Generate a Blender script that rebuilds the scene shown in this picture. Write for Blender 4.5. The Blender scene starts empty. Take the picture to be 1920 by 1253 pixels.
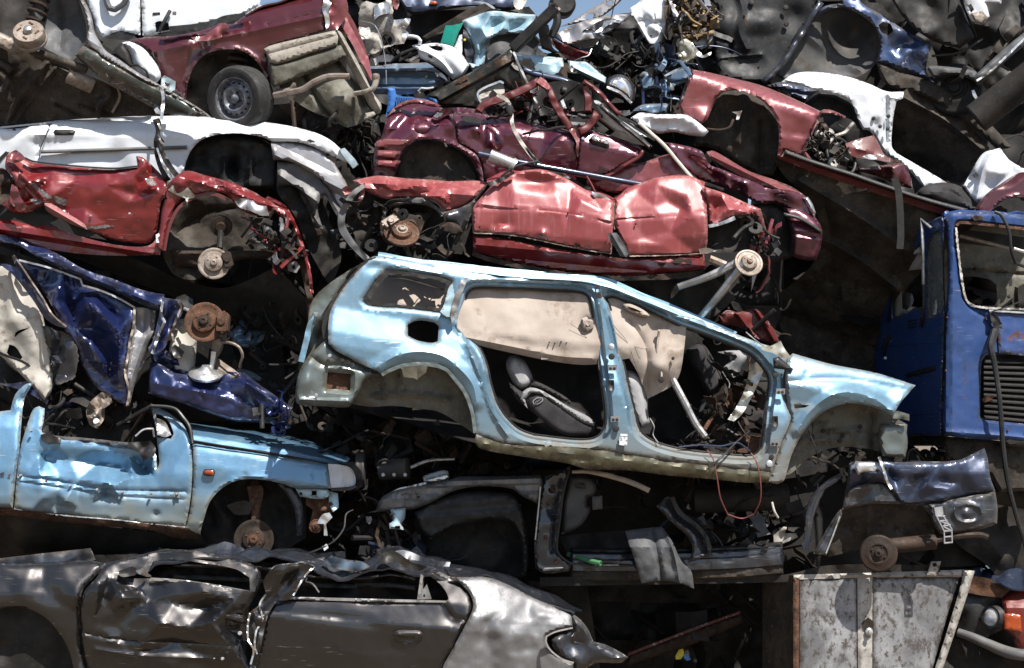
import bpy, math, random
import numpy as np
from mathutils import Vector, Matrix
from mathutils.geometry import delaunay_2d_cdt

# ------------------------------------------------------------------ camera, light, exposure
SC = bpy.context.scene
COL = SC.collection
CAM = np.array([0.0,-10.0,2.15])
AIM_Z = 2.72
LENS = 53.0
PITCH = math.atan2(AIM_Z - CAM[2],10.0)
cam_d = bpy.data.cameras.new('camera')
cam = bpy.data.objects.new('camera', cam_d); COL.objects.link(cam)
cam_d.lens = LENS; cam_d.sensor_width = 36.0; cam_d.sensor_fit = 'HORIZONTAL'
cam_d.clip_start = 0.1; cam_d.clip_end = 500
cam.location = CAM; cam.rotation_euler = (math.pi/2 + PITCH, 0,0)
SC.camera = cam

SUN_EL, SUN_AZ = 56.0,34.0          # azimuth measured from the camera's back towards its right
world = bpy.data.worlds.new('World'); SC.world = world; world.use_nodes = True
wn = world.node_tree.nodes; wl = world.node_tree.links
bg = wn['Background']
skyt = wn.new('ShaderNodeTexSky'); skyt.sky_type = 'NISHITA'; skyt.sun_disc = False
skyt.sun_elevation = math.radians(SUN_EL)
skyt.sun_rotation = math.radians(180.0 - SUN_AZ)
skyt.dust_density = 1.0
veil = wn.new('ShaderNodeMix'); veil.data_type = 'RGBA'; veil.blend_type = 'ADD'; veil.inputs[0].default_value = 1.0
veil.inputs[7].default_value = (.35, .37, .40,1)     # thin bright haze over the whole sky
wl.new(skyt.outputs[0], veil.inputs[6]); wl.new(veil.outputs[2], bg.inputs[0]); bg.inputs[1].default_value = 0.075
sun_d = bpy.data.lights.new('sun', 'SUN'); sun_d.energy = 5.0; sun_d.angle = math.radians(0.5)
sun_d.color = (1.0,0.95,0.885)
sun = bpy.data.objects.new('sun', sun_d); COL.objects.link(sun)
_s = Vector((math.sin(math.radians(SUN_AZ))*math.cos(math.radians(SUN_EL)),
             -math.cos(math.radians(SUN_AZ))*math.cos(math.radians(SUN_EL)), math.sin(math.radians(SUN_EL))))
sun.rotation_euler = _s.to_track_quat('Z', 'Y').to_euler(); sun.location = (6,-12,14)
SC.view_settings.view_transform = 'Standard'; SC.view_settings.look = 'None'
SC.view_settings.gamma = 1.0; SC.view_settings.use_curve_mapping = False
SC.view_settings.exposure = 0.75
SC.cycles.max_bounces = 6; SC.cycles.glossy_bounces = 3; SC.cycles.diffuse_bounces = 3
SC.cycles.caustics_reflective = False; SC.cycles.caustics_refractive = False

# ------------------------------------------------------------------ measuring: photo pixel + depth -> metres
_K = 36.0/LENS/1920.0
FW = np.array([0, math.cos(PITCH), math.sin(PITCH)]); UP = np.array([0,-math.sin(PITCH), math.cos(PITCH)])
def pt(x, y, Y):
    """points (N,3) seen at photo position x,y lying at world depth Y"""
    x = np.asarray(x, float); y = np.asarray(y, float); Y = np.asarray(Y, float)
    u = (x-960.0)*_K; v = (626.5-y)*_K
    d = FW[None, :] + u.reshape(-1,1)*np.array([[1.0,0,0]]) + v.reshape(-1,1)*UP[None, :]
    t = (np.broadcast_to(Y, x.shape).reshape(-1) - CAM[1])/d[:, 1]
    return CAM[None, :] + d*t[:, None]
def m_per_px(Y): return (Y-CAM[1])*_K
class Pl:
    """the upright plane a wreck's near side lies in: depth Y0 at (cx,cy), slopes in metres per 100 px"""
    def __init__(s, Y0, cx=960, cy=626, sx=0, sy=0): s.Y0, s.cx, s.cy, s.sx, s.sy = Y0, cx, cy, sx, sy
    def Y(s, x, y): return s.Y0 + s.sx*(np.asarray(x, float)-s.cx)/100 + s.sy*(np.asarray(y, float)-s.cy)/100
    def off(s, d): return Pl(s.Y0+d, s.cx, s.cy, s.sx, s.sy)
    def p(s, x, y, d=0.0):
        return pt(np.array([x]), np.array([y]), np.array([s.Y(x, y)+d]))[0]
def Z(x0, y0, k):
    def f(L): return [(x0+p[0]/k, y0+p[1]/k)+tuple(p[2:]) for p in L]
    return f
Z1 = Z(0,0,2.848); Z2 = Z(560,0,2.848); Z3 = Z(1280,0,2.848); Z4 = Z(0,400,2.848); Z5 = Z(540,440,2.848)
Z6 = Z(1100,440,2.611); Z7 = Z(1400,380,2.41); Z8 = Z(620,220,2.0426); Z9 = Z(0,700,2.2657)
Z10 = Z(440,980,2.5946); Z11 = Z(660,820,2.909); Z12 = Z(1200,820,2.6667); Z13 = Z(1020,0,4.8); Z14 = Z(700,0,4.8)
ID = lambda L: L

# ------------------------------------------------------------------ numpy noise
def _hash(ix, iy, seed):
    h = (ix.astype(np.int64)*374761393 + iy.astype(np.int64)*668265263 + seed*974634777) & 0x7fffffff
    h = ((h ^ (h >> 13))*1274126177) & 0x7fffffff
    return ((h ^ (h >> 16)) & 0xffff)/65535.0
def vnoise(x, y, seed=0):
    ix = np.floor(x); iy = np.floor(y); fx = x-ix; fy = y-iy
    fx = fx*fx*fx*(fx*(fx*6-15)+10); fy = fy*fy*fy*(fy*(fy*6-15)+10)
    a = _hash(ix, iy, seed); b = _hash(ix+1, iy, seed); c = _hash(ix, iy+1, seed); d = _hash(ix+1, iy+1, seed)
    return (a+(b-a)*fx + (c-a)*fy + (a-b-c+d)*fx*fy)*2-1
def fbm(x, y, seed=0, o=3):
    r = 0; a = 1.0; s = 0
    for i in range(o): r = r+a*vnoise(x*2**i, y*2**i, seed+i*17); s += a; a *= .5
    return r/s
def sstep(t): t = np.clip(t, 0,1); return t*t*(3-2*t)

# ------------------------------------------------------------------ outlines
def spl(pts, closed=True, n=6, corner=48):
    """smooth curve through pts; corners sharper than `corner` degrees stay corners"""
    P = np.array([p[:2] for p in pts], float); E = np.array([p[2] if len(p) > 2 else 0. for p in pts], float)
    P = np.column_stack([P, E]); N = len(P); out = []
    def sharp(i):
        if not closed and (i == 0 or i == N-1): return True
        a = P[i, :2]-P[i-1, :2]; b = P[(i+1) % N, :2]-P[i, :2]
        la, lb = np.hypot(*a), np.hypot(*b)
        if la < 1e-6 or lb < 1e-6: return True
        return np.degrees(np.arccos(np.clip(a@b/la/lb, -1,1))) > corner
    sh = [sharp(i) for i in range(N)]
    for i in range(N if closed else N-1):
        j = (i+1) % N; p0, p1, p2, p3 = P[i-1], P[i], P[j], P[(j+1) % N]
        L = np.hypot(*(p2-p1)[:2])
        m1 = (p2-p1) if sh[i] else (p2-p0)*L/(np.hypot(*(p1-p0)[:2])+L+1e-9)
        m2 = (p2-p1) if sh[j] else (p3-p1)*L/(np.hypot(*(p3-p2)[:2])+L+1e-9)
        for k in range(n):
            t = k/n; h = t*t*(3-2*t)
            out.append((2*t**3-3*t*t+1)*p1+(t**3-2*t*t+t)*m1+h*p2+(t**3-t*t)*m2)
    if not closed: out.append(P[-1])
    return np.array(out)
def resamp(C, step, closed=True):
    if closed: C = np.vstack([C, C[:1]])
    s = np.r_[0, np.cumsum(np.hypot(*np.diff(C[:, :2], axis=0).T))]
    n = max(3, int(round(s[-1]/step)))
    t = np.linspace(0, s[-1], n+1)
    R = np.column_stack([np.interp(t, s, C[:, k]) for k in range(C.shape[1])])
    # keep original sharp corners where they are near
    return R[:-1] if closed else R
def keepcorner(C, step, closed=True):
    """resample that keeps the corner vertices of C"""
    if closed: C = np.vstack([C, C[:1]])
    out = [C[0]]; last = C[0]; acc = 0
    for i in range(1, len(C)):
        L = np.hypot(*(C[i]-C[i-1])[:2])
        if L > step*1.3:
            n = int(math.ceil(L/step))
            for k in range(1, n+1): out.append(C[i-1]+(C[i]-C[i-1])*k/n)
            acc = 0
        else:
            acc += L
            turn = 0
            if 0 < i < len(C)-1:
                a = (C[i]-C[i-1])[:2]; b = (C[i+1]-C[i])[:2]
                la, lb = np.hypot(*a), np.hypot(*b)
                if la > 1e-6 and lb > 1e-6: turn = np.degrees(np.arccos(np.clip(a@b/la/lb, -1,1)))
            if acc >= step*.75 or turn > 35 or i == len(C)-1: out.append(C[i]); acc = 0
    out = np.array(out)
    if closed: out = out[:-1]
    k = np.ones(len(out), bool)
    for i in range(1, len(out)):
        if np.hypot(*(out[i]-out[i-1])[:2]) < .3: k[i] = False
    return out[k]
def inside(C, x, y):
    r = np.zeros(len(x), bool); x1, y1 = C[:, 0], C[:, 1]; x2, y2 = np.roll(x1,-1), np.roll(y1,-1)
    for i in range(len(C)):
        if y1[i] == y2[i]: continue
        c = (y1[i] > y) != (y2[i] > y)
        r ^= c & (x < (x2[i]-x1[i])*(y-y1[i])/(y2[i]-y1[i])+x1[i])
    return r
def pdist(C, x, y, closed=True, signed=False):
    D = np.full(len(x),1e9); S = np.zeros(len(x))
    M = len(C) if closed else len(C)-1
    for i in range(M):
        a = C[i, :2]; b = C[(i+1) % len(C), :2]; v = b-a; L2 = v@v+1e-12
        t = np.clip(((x-a[0])*v[0]+(y-a[1])*v[1])/L2,0,1)
        dx = x-a[0]-t*v[0]; dy = y-a[1]-t*v[1]; d = np.hypot(dx, dy)
        k = d < D; D[k] = d[k]; S[k] = np.sign(v[0]*dy[k]-v[1]*dx[k])
    return (D, S) if signed else D
def tin(x, y, P, V):
    """linear interpolation over a triangulation of points P with values V (folded sheet)"""
    vs, _, fs, ov, _, _ = delaunay_2d_cdt([Vector(p) for p in P],[],[],0,1e-6)
    r = np.zeros(len(x)); hit = np.zeros(len(x), bool)
    val = [V[o[0]] if o else 0 for o in ov]
    for f in fs:
        a, b, c = (vs[i] for i in f[:3])
        det = (b.y-c.y)*(a.x-c.x)+(c.x-b.x)*(a.y-c.y)
        if abs(det) < 1e-9: continue
        k = np.where(~hit & (x >= min(a.x, b.x, c.x)-.01) & (x <= max(a.x, b.x, c.x)+.01) & (y >= min(a.y, b.y, c.y)-.01) & (y <= max(a.y, b.y, c.y)+.01))[0]
        if not len(k): continue
        l1 = ((b.y-c.y)*(x[k]-c.x)+(c.x-b.x)*(y[k]-c.y))/det; l2 = ((c.y-a.y)*(x[k]-c.x)+(a.x-c.x)*(y[k]-c.y))/det
        g = (l1 >= -1e-6) & (l2 >= -1e-6) & (l1+l2 <= 1+1e-6); q = k[g]
        r[q] = l1[g]*val[f[0]]+l2[g]*val[f[1]]+(1-l1[g]-l2[g])*val[f[2]]; hit[q] = True
    return r
def relief(rel, x, y, out, holes):
    d = np.zeros(len(x)); dist = None
    for r in rel:
        k = r[0]
        if k == 'roll':
            if dist is None: dist = pdist(out, x, y)
            d += r[2]*(1-np.clip(dist/r[1],0,1))**2
        elif k == 'prof':
            (ax, ay),(bx, by) = r[1], r[2]; L = math.hypot(bx-ax, by-ay)
            t = ((bx-ax)*(y-ay)-(by-ay)*(x-ax))/L
            ts, ds = zip(*r[3]); d += np.interp(t, ts, ds)
        elif k == 'dent':
            _, cx, cy, rx, ry, an, amp = r[:7]; ca, sa = math.cos(math.radians(an)), math.sin(math.radians(an))
            u = ((x-cx)*ca+(y-cy)*sa)/rx; v = (-(x-cx)*sa+(y-cy)*ca)/ry; q = u*u+v*v
            d += amp*(np.exp(-q*1.4) if len(r) < 8 else np.clip(1-np.sqrt(q),0,1))
        elif k == 'crease':
            C = spl(r[1], closed=False); D = pdist(C, x, y, closed=False)
            d += r[2]*np.clip(1-D/r[3],0,1)**(r[4] if len(r) > 4 else 1.0)
        elif k == 'step':
            C = spl(r[1], closed=False); D, S = pdist(C, x, y, closed=False, signed=True)
            fade = 1 if len(r) < 5 else np.clip(1-D/r[4],0,1)
            d += r[2]*sstep(.5+S*D/r[3]*.5)*fade
        elif k == 'lip':
            D = pdist(holes[r[1]], x, y); d += r[3]*(1-sstep((D-(r[4] if len(r) > 4 else 0))/r[2]))
        elif k == 'edge':        # like lip, along an open polyline
            C = spl(r[1], closed=False); D = pdist(C, x, y, closed=False); d += r[3]*(1-sstep(D/r[2]))
        elif k == 'fbm': d += r[2]*fbm(x/r[1], y/r[1], r[3])
        elif k == 'ridge':
            n = fbm(x/r[1], y/r[1], r[3],2); d += r[2]*(1-2*np.abs(n))
        elif k == 'tin':
            _, sp, amp, seed = r[:4]; an = r[4] if len(r) > 4 else (1,1)
            rg = random.Random(seed); sx, sy = sp*an[0], sp*an[1]
            x0, x1, y0, y1 = x.min()-2*sx, x.max()+2*sx, y.min()-2*sy, y.max()+2*sy
            P = []; V = []
            for i in range(int((x1-x0)/sx)+2):
                for j in range(int((y1-y0)/sy)+2):
                    P.append((x0+(i+rg.uniform(-.42, .42)+.5*(j % 2))*sx, y0+(j+rg.uniform(-.42, .42))*sy)); V.append(rg.uniform(-1,1)*amp)
            v = tin(x, y, P, V)
            if dist is None: dist = pdist(out, x, y)
            d += v
        elif k == 'pts':
            P = [p[:2] for p in r[1]]; V = [p[2]*(r[2] if len(r) > 2 else 1) for p in r[1]]; m = 120
            x0, x1, y0, y1 = x.min()-m, x.max()+m, y.min()-m, y.max()+m
            for q in ((x0, y0),(x1, y0),(x0, y1),(x1, y1),((x0+x1)/2, y0),((x0+x1)/2, y1)): P.append(q); V.append(0)
            d += tin(x, y, P, V)
    return d

# ------------------------------------------------------------------ objects
THINGS = []
def thing(name, label, cat, group=None):
    o = bpy.data.objects.new(name, None); COL.objects.link(o); o.empty_display_size = .2
    o['label'] = label; o['category'] = cat
    if group: o['group'] = group
    THINGS.append(o); return o
def obj(name, V, Fs, mat, par=None, label=None, kind=None, smooth=True, sharp=38):
    me = bpy.data.meshes.new(name); me.from_pydata([tuple(map(float, v)) for v in V],[], Fs); me.validate(); me.update()
    mats = mat if isinstance(mat, (list, tuple)) else [mat]
    for m in mats: me.materials.append(m)
    if smooth:
        me.polygons.foreach_set('use_smooth', [True]*len(me.polygons))
        try: me.set_sharp_from_angle(angle=math.radians(sharp))
        except Exception: pass
    o = bpy.data.objects.new(name, me); COL.objects.link(o)
    if par is not None: o.parent = par
    if label: o['label'] = label
    if kind: o['kind'] = kind
    return o
def finish():
    """put each thing's Empty at its base and keep its parts where they stand"""
    for t in THINGS:
        ms = [c for c in t.children_recursive if c.type == 'MESH']
        if not ms: print('EMPTY THING', t.name); continue
        lo = np.full(3,1e9); hi = -lo
        for c in ms:
            n = len(c.data.vertices)
            if not n: continue
            a = np.empty(n*3); c.data.vertices.foreach_get('co', a); a = a.reshape(-1,3)
            lo = np.minimum(lo, a.min(0)); hi = np.maximum(hi, a.max(0))
        b = Vector(((lo[0]+hi[0])/2,(lo[1]+hi[1])/2, lo[2]))
        seen = set()
        for c in ms:
            if c.data.name in seen: continue
            seen.add(c.data.name); c.data.transform(Matrix.Translation(-b))
        t.location = b

def featlines(rel, C, H, res):
    Q = []
    for r in rel:
        if r[0] == 'lip' and r[1] < len(H):
            h = H[r[1]]; T = np.roll(h, -1,0)-np.roll(h, 1,0); T /= np.linalg.norm(T, axis=1)[:, None]+1e-9; Nn = np.column_stack([T[:, 1],-T[:, 0]])
            if inside(h, *(h+Nn*.5).T).mean() > .5: Nn = -Nn
            o = r[4] if len(r) > 4 else 0
            for q in ((o+r[2],) if o < 3 else (o, o+r[2])):
                z = h+Nn*q; z = z[pdist(h, z[:, 0], z[:, 1]) > q*.85]
                if len(z) > 3: Q.append(resamp(np.vstack([z, z[:1]]), res*.8, False))
        elif r[0] in ('crease', 'step'): Q.append(resamp(spl(r[1], False), res*.75, False)[:, :2])
        elif r[0] == 'prof':
            a, b = np.array(r[1], float), np.array(r[2], float); v = (b-a)/np.linalg.norm(b-a); nn = np.array([-v[1], v[0]])
            for t, _ in r[3]: Q.append(a+nn*t+v*np.arange(-900,900, res*.8)[:, None])
    P = []; E = []; kept = np.zeros((0,2))
    for q in Q:
        q = q[:, :2]; k = inside(C, q[:, 0], q[:, 1])
        for h in H: k &= ~inside(h, q[:, 0], q[:, 1])
        if not k.any(): continue
        idx = np.where(k)[0]; g = pdist(C, q[idx, 0], q[idx, 1]) > res*.45
        for h in H: g &= pdist(h, q[idx, 0], q[idx, 1]) > res*.45
        if len(kept): g &= np.hypot(q[idx, 0][:, None]-kept[None, :, 0], q[idx, 1][:, None]-kept[None, :, 1]).min(1) > res*.4
        idx = idx[g]; last = -9; nw = []
        for i in idx:
            P.append(q[i]); nw.append(q[i])
            if last == i-1: E.append((len(P)-2, len(P)-1))
            last = i
        if nw: kept = np.vstack([kept, nw])
    return (np.array(P) if P else np.zeros((0,2))), E
def panel(name, par, fr, out, mat, holes=(), rel=(), th=.012, res=7, sm=True, d=0.0, sharp=38, label=None, kind=None, corner=48, jag=0, jseed=0, soft=1):
    """a pressed sheet of given outline (photo px) in plane fr, with relief in metres and real thickness"""
    C = spl(out, True, corner=corner) if sm else np.array([(p[0], p[1],0.) for p in out], float)
    C = keepcorner(C, res)[:, :2]
    if jag:
        rg = np.random.RandomState(jseed+1); C = C+rg.uniform(-jag, jag, C.shape)
    H = []
    for h in holes:
        hc = spl(h, True, corner=corner) if sm else np.array([(p[0], p[1],0.) for p in h], float)
        H.append(keepcorner(hc, res)[:, :2])
    x0, y0 = C.min(0); x1, y1 = C.max(0)
    gx, gy = np.meshgrid(np.arange(x0, x1+res, res), np.arange(y0, y1+res, res*.87))
    gx = gx+((np.arange(gx.shape[0]) % 2)*res*.5)[:, None]
    rs = np.random.RandomState(len(C)); gx = (gx+rs.uniform(-.12, .12, gx.shape)*res).ravel(); gy = (gy+rs.uniform(-.12, .12, gy.shape)*res).ravel()
    k = inside(C, gx, gy)
    for h in H: k &= ~inside(h, gx, gy)
    gx, gy = gx[k], gy[k]
    L, LE = featlines(rel, C, H, res)       # mesh rows along every fold so that it stays clean
    if len(gx):
        k = pdist(C, gx, gy) > res*.5
        if len(L):
            for i0 in range(0, len(L),400): k &= (np.hypot(gx[:, None]-L[None, i0:i0+400,0], gy[:, None]-L[None, i0:i0+400,1]).min(1) > res*.55)
        for h in H: k &= pdist(h, gx, gy) > res*.5
        gx, gy = gx[k], gy[k]
    P = [Vector(p) for p in C]; E = [(i, (i+1) % len(C)) for i in range(len(C))]
    for h in H:
        b = len(P); P += [Vector(p) for p in h]; E += [(b+i, b+(i+1) % len(h)) for i in range(len(h))]
    b = len(P); P += [Vector(p) for p in L]; E += [(b+i, b+j) for i, j in LE]
    P += [Vector(p) for p in zip(gx, gy)]
    vs, es, fs, _, _, _ = delaunay_2d_cdt(P, E, [],0,1e-5)
    X = np.array([v.x for v in vs]); Yp = np.array([v.y for v in vs])
    F3 = np.array([f for f in fs if len(f) == 3], int)
    cx = X[F3].mean(1); cy = Yp[F3].mean(1)
    k = inside(C, cx, cy)
    for h in H: k &= ~inside(h, cx, cy)
    F3 = F3[k]
    used = np.unique(F3); mp = -np.ones(len(X), int); mp[used] = np.arange(len(used)); X, Yp = X[used], Yp[used]; F3 = mp[F3]
    ar = (X[F3[:, 1]]-X[F3[:, 0]])*(Yp[F3[:, 2]]-Yp[F3[:, 0]])-(X[F3[:, 2]]-X[F3[:, 0]])*(Yp[F3[:, 1]]-Yp[F3[:, 0]])
    F3[ar > 0] = F3[ar > 0][:, ::-1]   # photo y runs down: make the front face the camera
    fo = [r for r in rel if r[0] in ('pts', 'tin')]; D = relief([r for r in rel if r[0] not in ('pts', 'tin')], X, Yp, C, H)+d
    if fo:
        q = relief(fo, X, Yp, C, H); ee = np.unique(np.sort(np.vstack([F3[:, [0,1]], F3[:, [1,2]], F3[:, [2,0]]]),1), axis=0); dg = np.bincount(ee.ravel(), minlength=len(X))+1.0
        for _ in range(soft):
            a = q.copy(); np.add.at(a, ee[:, 0], q[ee[:, 1]]); np.add.at(a, ee[:, 1], q[ee[:, 0]]); q = a/dg
        D = D+q
    Yw = fr.Y(X, Yp)+D
    front = pt(X, Yp, Yw); back = pt(X, Yp, Yw+th)
    n = len(X); faces = [tuple(f) for f in F3]+[tuple(f[::-1]+n) for f in F3]
    cnt = {}
    for f in F3:
        for a, b in ((f[0], f[1]),(f[1], f[2]),(f[2], f[0])): cnt[(a, b)] = 1
    for (a, b) in list(cnt):
        if (b, a) not in cnt: faces.append((int(b), int(a), int(a+n), int(b+n)))
    faces = [tuple(int(i) for i in f) for f in faces]
    o = obj(name, np.vstack([front, back]), faces, mat, par, label, kind, True, sharp)
    w = pdist(C, X, Yp)
    for h in H: w = np.minimum(w, pdist(h, X, Yp))
    w = np.clip(1-w/22,0,1); at = o.data.attributes.new('wear', 'FLOAT', 'POINT')
    if len(o.data.vertices) == 2*n: at.data.foreach_set('value', np.r_[w, w].astype(np.float32))
    return o

def ribbon(name, par, fr, pts, w, mat, rel=(), d=0.0, th=.01, res=6, taper=None, jag=0, label=None, kind=None, sharp=40):
    """a strip following a line, w px wide"""
    C = spl(pts, False, n=10); C = resamp(C, min(res, max(2.0, w*.5)), False); T = np.gradient(C[:, :2], axis=0); T /= np.linalg.norm(T, axis=1)[:, None]+1e-9
    Nn = np.column_stack([-T[:, 1], T[:, 0]]); n = len(C); W = np.full(n, w/2.0)
    if taper: W *= np.interp(np.linspace(0,1, n), np.linspace(0,1, len(taper)), taper)
    rs = np.random.RandomState(n); cols = (-1,-.72,-.3, .3, .72,1); G = []
    for k in cols:
        e = W*k+(rs.uniform(-jag, jag, n) if jag and abs(k) == 1 else 0); G.append(C[:, :2]+Nn*np.reshape(e, (-1,1)))
    G = np.array(G); K = len(cols); x, y = G[..., 0].ravel(), G[..., 1].ravel()
    out = np.vstack([G[0], G[-1][::-1]]); D = relief(rel, x, y, out, [])+d; Yw = fr.Y(x, y)+D
    A = pt(x, y, Yw); B = pt(x, y, Yw+th); N = K*n; Fc = []
    for k in range(K-1):
        for i in range(n-1): a = k*n+i; Fc += [(a, a+1, a+n+1, a+n),(a+N, a+n+N, a+n+1+N, a+1+N)]
    for i in range(n-1): a = (K-1)*n+i; Fc += [(i, i+N, i+1+N, i+1),(a, a+1, a+1+N, a+N)]
    for k in range(K-1): a = k*n; b = a+n-1; Fc += [(a, a+n, a+n+N, a+N),(b, b+N, b+n+N, b+n)]
    return obj(name, np.vstack([A, B]), Fc, mat, par, label, kind, True, sharp)

def tube_vf(P, r, seg=7, cap=True):
    P = np.asarray(P, float); n = len(P); r = np.broadcast_to(np.asarray(r, float),(n,))
    T = np.gradient(P, axis=0); T /= np.linalg.norm(T, axis=1)[:, None]+1e-12
    up = np.array([0.0,-1, .2]); V = []; a = None
    for i in range(n):
        if a is None: a = np.cross(T[i], up); a = a if np.linalg.norm(a) > .05 else np.cross(T[i],[1,0,0])
        a = a-T[i]*(a@T[i]); a /= np.linalg.norm(a)+1e-12; b = np.cross(T[i], a)
        for k in range(seg):
            q = 2*math.pi*k/seg; V.append(P[i]+r[i]*(math.cos(q)*a+math.sin(q)*b))
    F = [(i*seg+k, i*seg+(k+1) % seg, (i+1)*seg+(k+1) % seg, (i+1)*seg+k) for i in range(n-1) for k in range(seg)]
    if cap: F += [tuple(range(seg))[::-1], tuple((n-1)*seg+k for k in range(seg))]
    return V, F
def curve3(fr, pts, n=6, d=0.0, sm=True):
    C = spl(pts, False, n=n) if sm else np.array([(p[0], p[1], p[2] if len(p) > 2 else 0) for p in pts], float)
    return pt(C[:, 0], C[:, 1], fr.Y(C[:, 0], C[:, 1])+C[:, 2]+d)
def tube(name, par, fr, pts, r, mat, d=0.0, seg=8, n=6, sm=True, **kw):
    P = curve3(fr, pts, n, d, sm)
    if isinstance(r, (list, tuple)): r = np.interp(np.linspace(0,1, len(P)), np.linspace(0,1, len(r)), r)
    V, F = tube_vf(P, r, seg)
    return obj(name, V, F, mat, par, **kw)
def join_vf(L):
    V = []; F = []
    for v, f in L:
        b = len(V); V += [tuple(p) for p in v]; F += [tuple(i+b for i in q) for q in f]
    return V, F
def axes(ax):
    a = np.array(ax, float); a /= np.linalg.norm(a); u = np.cross(a, [0,0,1.0])
    if np.linalg.norm(u) < .05: u = np.cross(a, [1.0,0,0])
    u /= np.linalg.norm(u); return a, u, np.cross(u, a)
def lathe_vf(c, ax, prof, seg=28, close=False):
    """prof: (radius, height along ax)"""
    a, u, v = axes(ax); V = []; m = len(prof)
    for k in range(seg):
        q = 2*math.pi*k/seg; e = math.cos(q)*u+math.sin(q)*v
        for (r, h) in prof: V.append(np.array(c)+e*r+a*h)
    F = []
    for k in range(seg):
        k2 = (k+1) % seg
        for j in range(m-1 if not close else m):
            j2 = (j+1) % m; F.append((k*m+j, k2*m+j, k2*m+j2, k*m+j2))
    return V, F
def lathe(name, par, c, ax, prof, mat, seg=28, close=False, **kw):
    V, F = lathe_vf(c, ax, prof, seg, close); return obj(name, V, F, mat, par, **kw)
def box_vf(c, e1, e2, e3):
    c, e1, e2, e3 = map(lambda q: np.array(q, float),(c, e1, e2, e3))
    V = [c+sx*e1+sy*e2+sz*e3 for sx in (-1,1) for sy in (-1,1) for sz in (-1,1)]
    return V, [(0,1,3,2),(4,6,7,5),(0,4,5,1),(2,3,7,6),(0,2,6,4),(1,5,7,3)]
def loft(name, par, fr, rows, mat, n=40, m=10, th=.012, crumple=None, sm=True, d=0.0, sharp=40, **kw):
    """surface through rows of (x,y,depth); each row resampled to n points, m steps between rows"""
    R = []
    for r in rows:
        C = spl(r, False, n=8) if sm else np.array([(p[0], p[1], p[2] if len(p) > 2 else 0) for p in r], float)
        s = np.r_[0, np.cumsum(np.hypot(*np.diff(C[:, :2], axis=0).T)+1e-6)]; t = np.linspace(0, s[-1], n)
        R.append(np.column_stack([np.interp(t, s, C[:, k]) for k in range(3)]))
    G = []
    for i in range(len(R)-1):
        for k in range(m): G.append(R[i]+(R[i+1]-R[i])*k/m)
    G.append(R[-1]); G = np.array(G); M = len(G)
    x, y, dd = G[..., 0].ravel(), G[..., 1].ravel(), G[..., 2].ravel()
    P = pt(x, y, fr.Y(x, y)+dd+d)
    Q = P.reshape(M, n, 3); N = np.cross(np.gradient(Q, axis=1).reshape(-1,3), np.gradient(Q, axis=0).reshape(-1,3)); N /= np.linalg.norm(N, axis=1)[:, None]+1e-12
    N[N[:, 1] > 0] *= -1 if np.mean(N[:, 1]) < 0 else 1
    if crumple:
        jj, ii = np.meshgrid(np.arange(n), np.arange(M)); uu = jj.ravel()*1.0; vv = ii.ravel()*1.0
        D = relief(crumple, uu, vv, np.array([[0,0],[n, 0],[n, M],[0, M]], float),[]); P = P+N*D[:, None]
    B = P-N*th; K = M*n; F = []
    for i in range(M-1):
        for j in range(n-1):
            a = i*n+j; F.append((a, a+1, a+n+1, a+n)); F.append((a+K, a+n+K, a+n+1+K, a+1+K))
    for i in range(M-1):
        for j in (0, n-1): a = i*n+j; F.append((a, a+n, a+n+K, a+K) if j == 0 else (a, a+K, a+n+K, a+n))
    for j in range(n-1):
        a = j; F.append((a, a+K, a+1+K, a+1)); a = (M-1)*n+j; F.append((a, a+1, a+1+K, a+K))
    return obj(name, np.vstack([P, B]), F, mat, par, sharp=sharp, **kw)
# ------------------------------------------------------------------ materials
def _new(name):
    m = bpy.data.materials.new(name); m.use_nodes = True; nt = m.node_tree
    return m, nt, nt.nodes['Principled BSDF']
def _n(nt, t, **kw):
    n = nt.nodes.new(t)
    for k, v in kw.items():
        if k in n.inputs.keys() if hasattr(n.inputs, 'keys') else False: n.inputs[k].default_value = v
        else: setattr(n, k, v)
    return n
def _coords(nt, sc=(1,1,1), rot=(0,0,0), loc=(0,0,0)):
    tc = nt.nodes.new('ShaderNodeTexCoord'); mp = nt.nodes.new('ShaderNodeMapping')
    mp.inputs['Scale'].default_value = sc; mp.inputs['Rotation'].default_value = rot; mp.inputs['Location'].default_value = loc
    nt.links.new(tc.outputs['Object'], mp.inputs[0]); return mp.outputs[0]
def _noise(nt, co, scale, detail=5, rough=.6, dist=0):
    n = nt.nodes.new('ShaderNodeTexNoise'); n.inputs['Scale'].default_value = scale; n.inputs['Detail'].default_value = detail
    n.inputs['Roughness'].default_value = rough; n.inputs['Distortion'].default_value = dist
    nt.links.new(co, n.inputs['Vector']); return n.outputs[0]
def _ramp(nt, f, a, b, lo=0.0, hi=1.0):
    n = nt.nodes.new('ShaderNodeMapRange'); n.interpolation_type = 'SMOOTHSTEP'
    n.inputs[1].default_value = a; n.inputs[2].default_value = b; n.inputs[3].default_value = lo; n.inputs[4].default_value = hi
    nt.links.new(f, n.inputs[0]); return n.outputs[0]
def _mix(nt, fac, a, b):
    n = nt.nodes.new('ShaderNodeMix'); n.data_type = 'RGBA'
    for s, v in ((n.inputs[0], fac),(n.inputs[6], a),(n.inputs[7], b)):
        if isinstance(v, (int, float)): s.default_value = v
        elif isinstance(v, tuple): s.default_value = (*v[:3],1)
        else: nt.links.new(v, s)
    return n.outputs[2]
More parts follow.
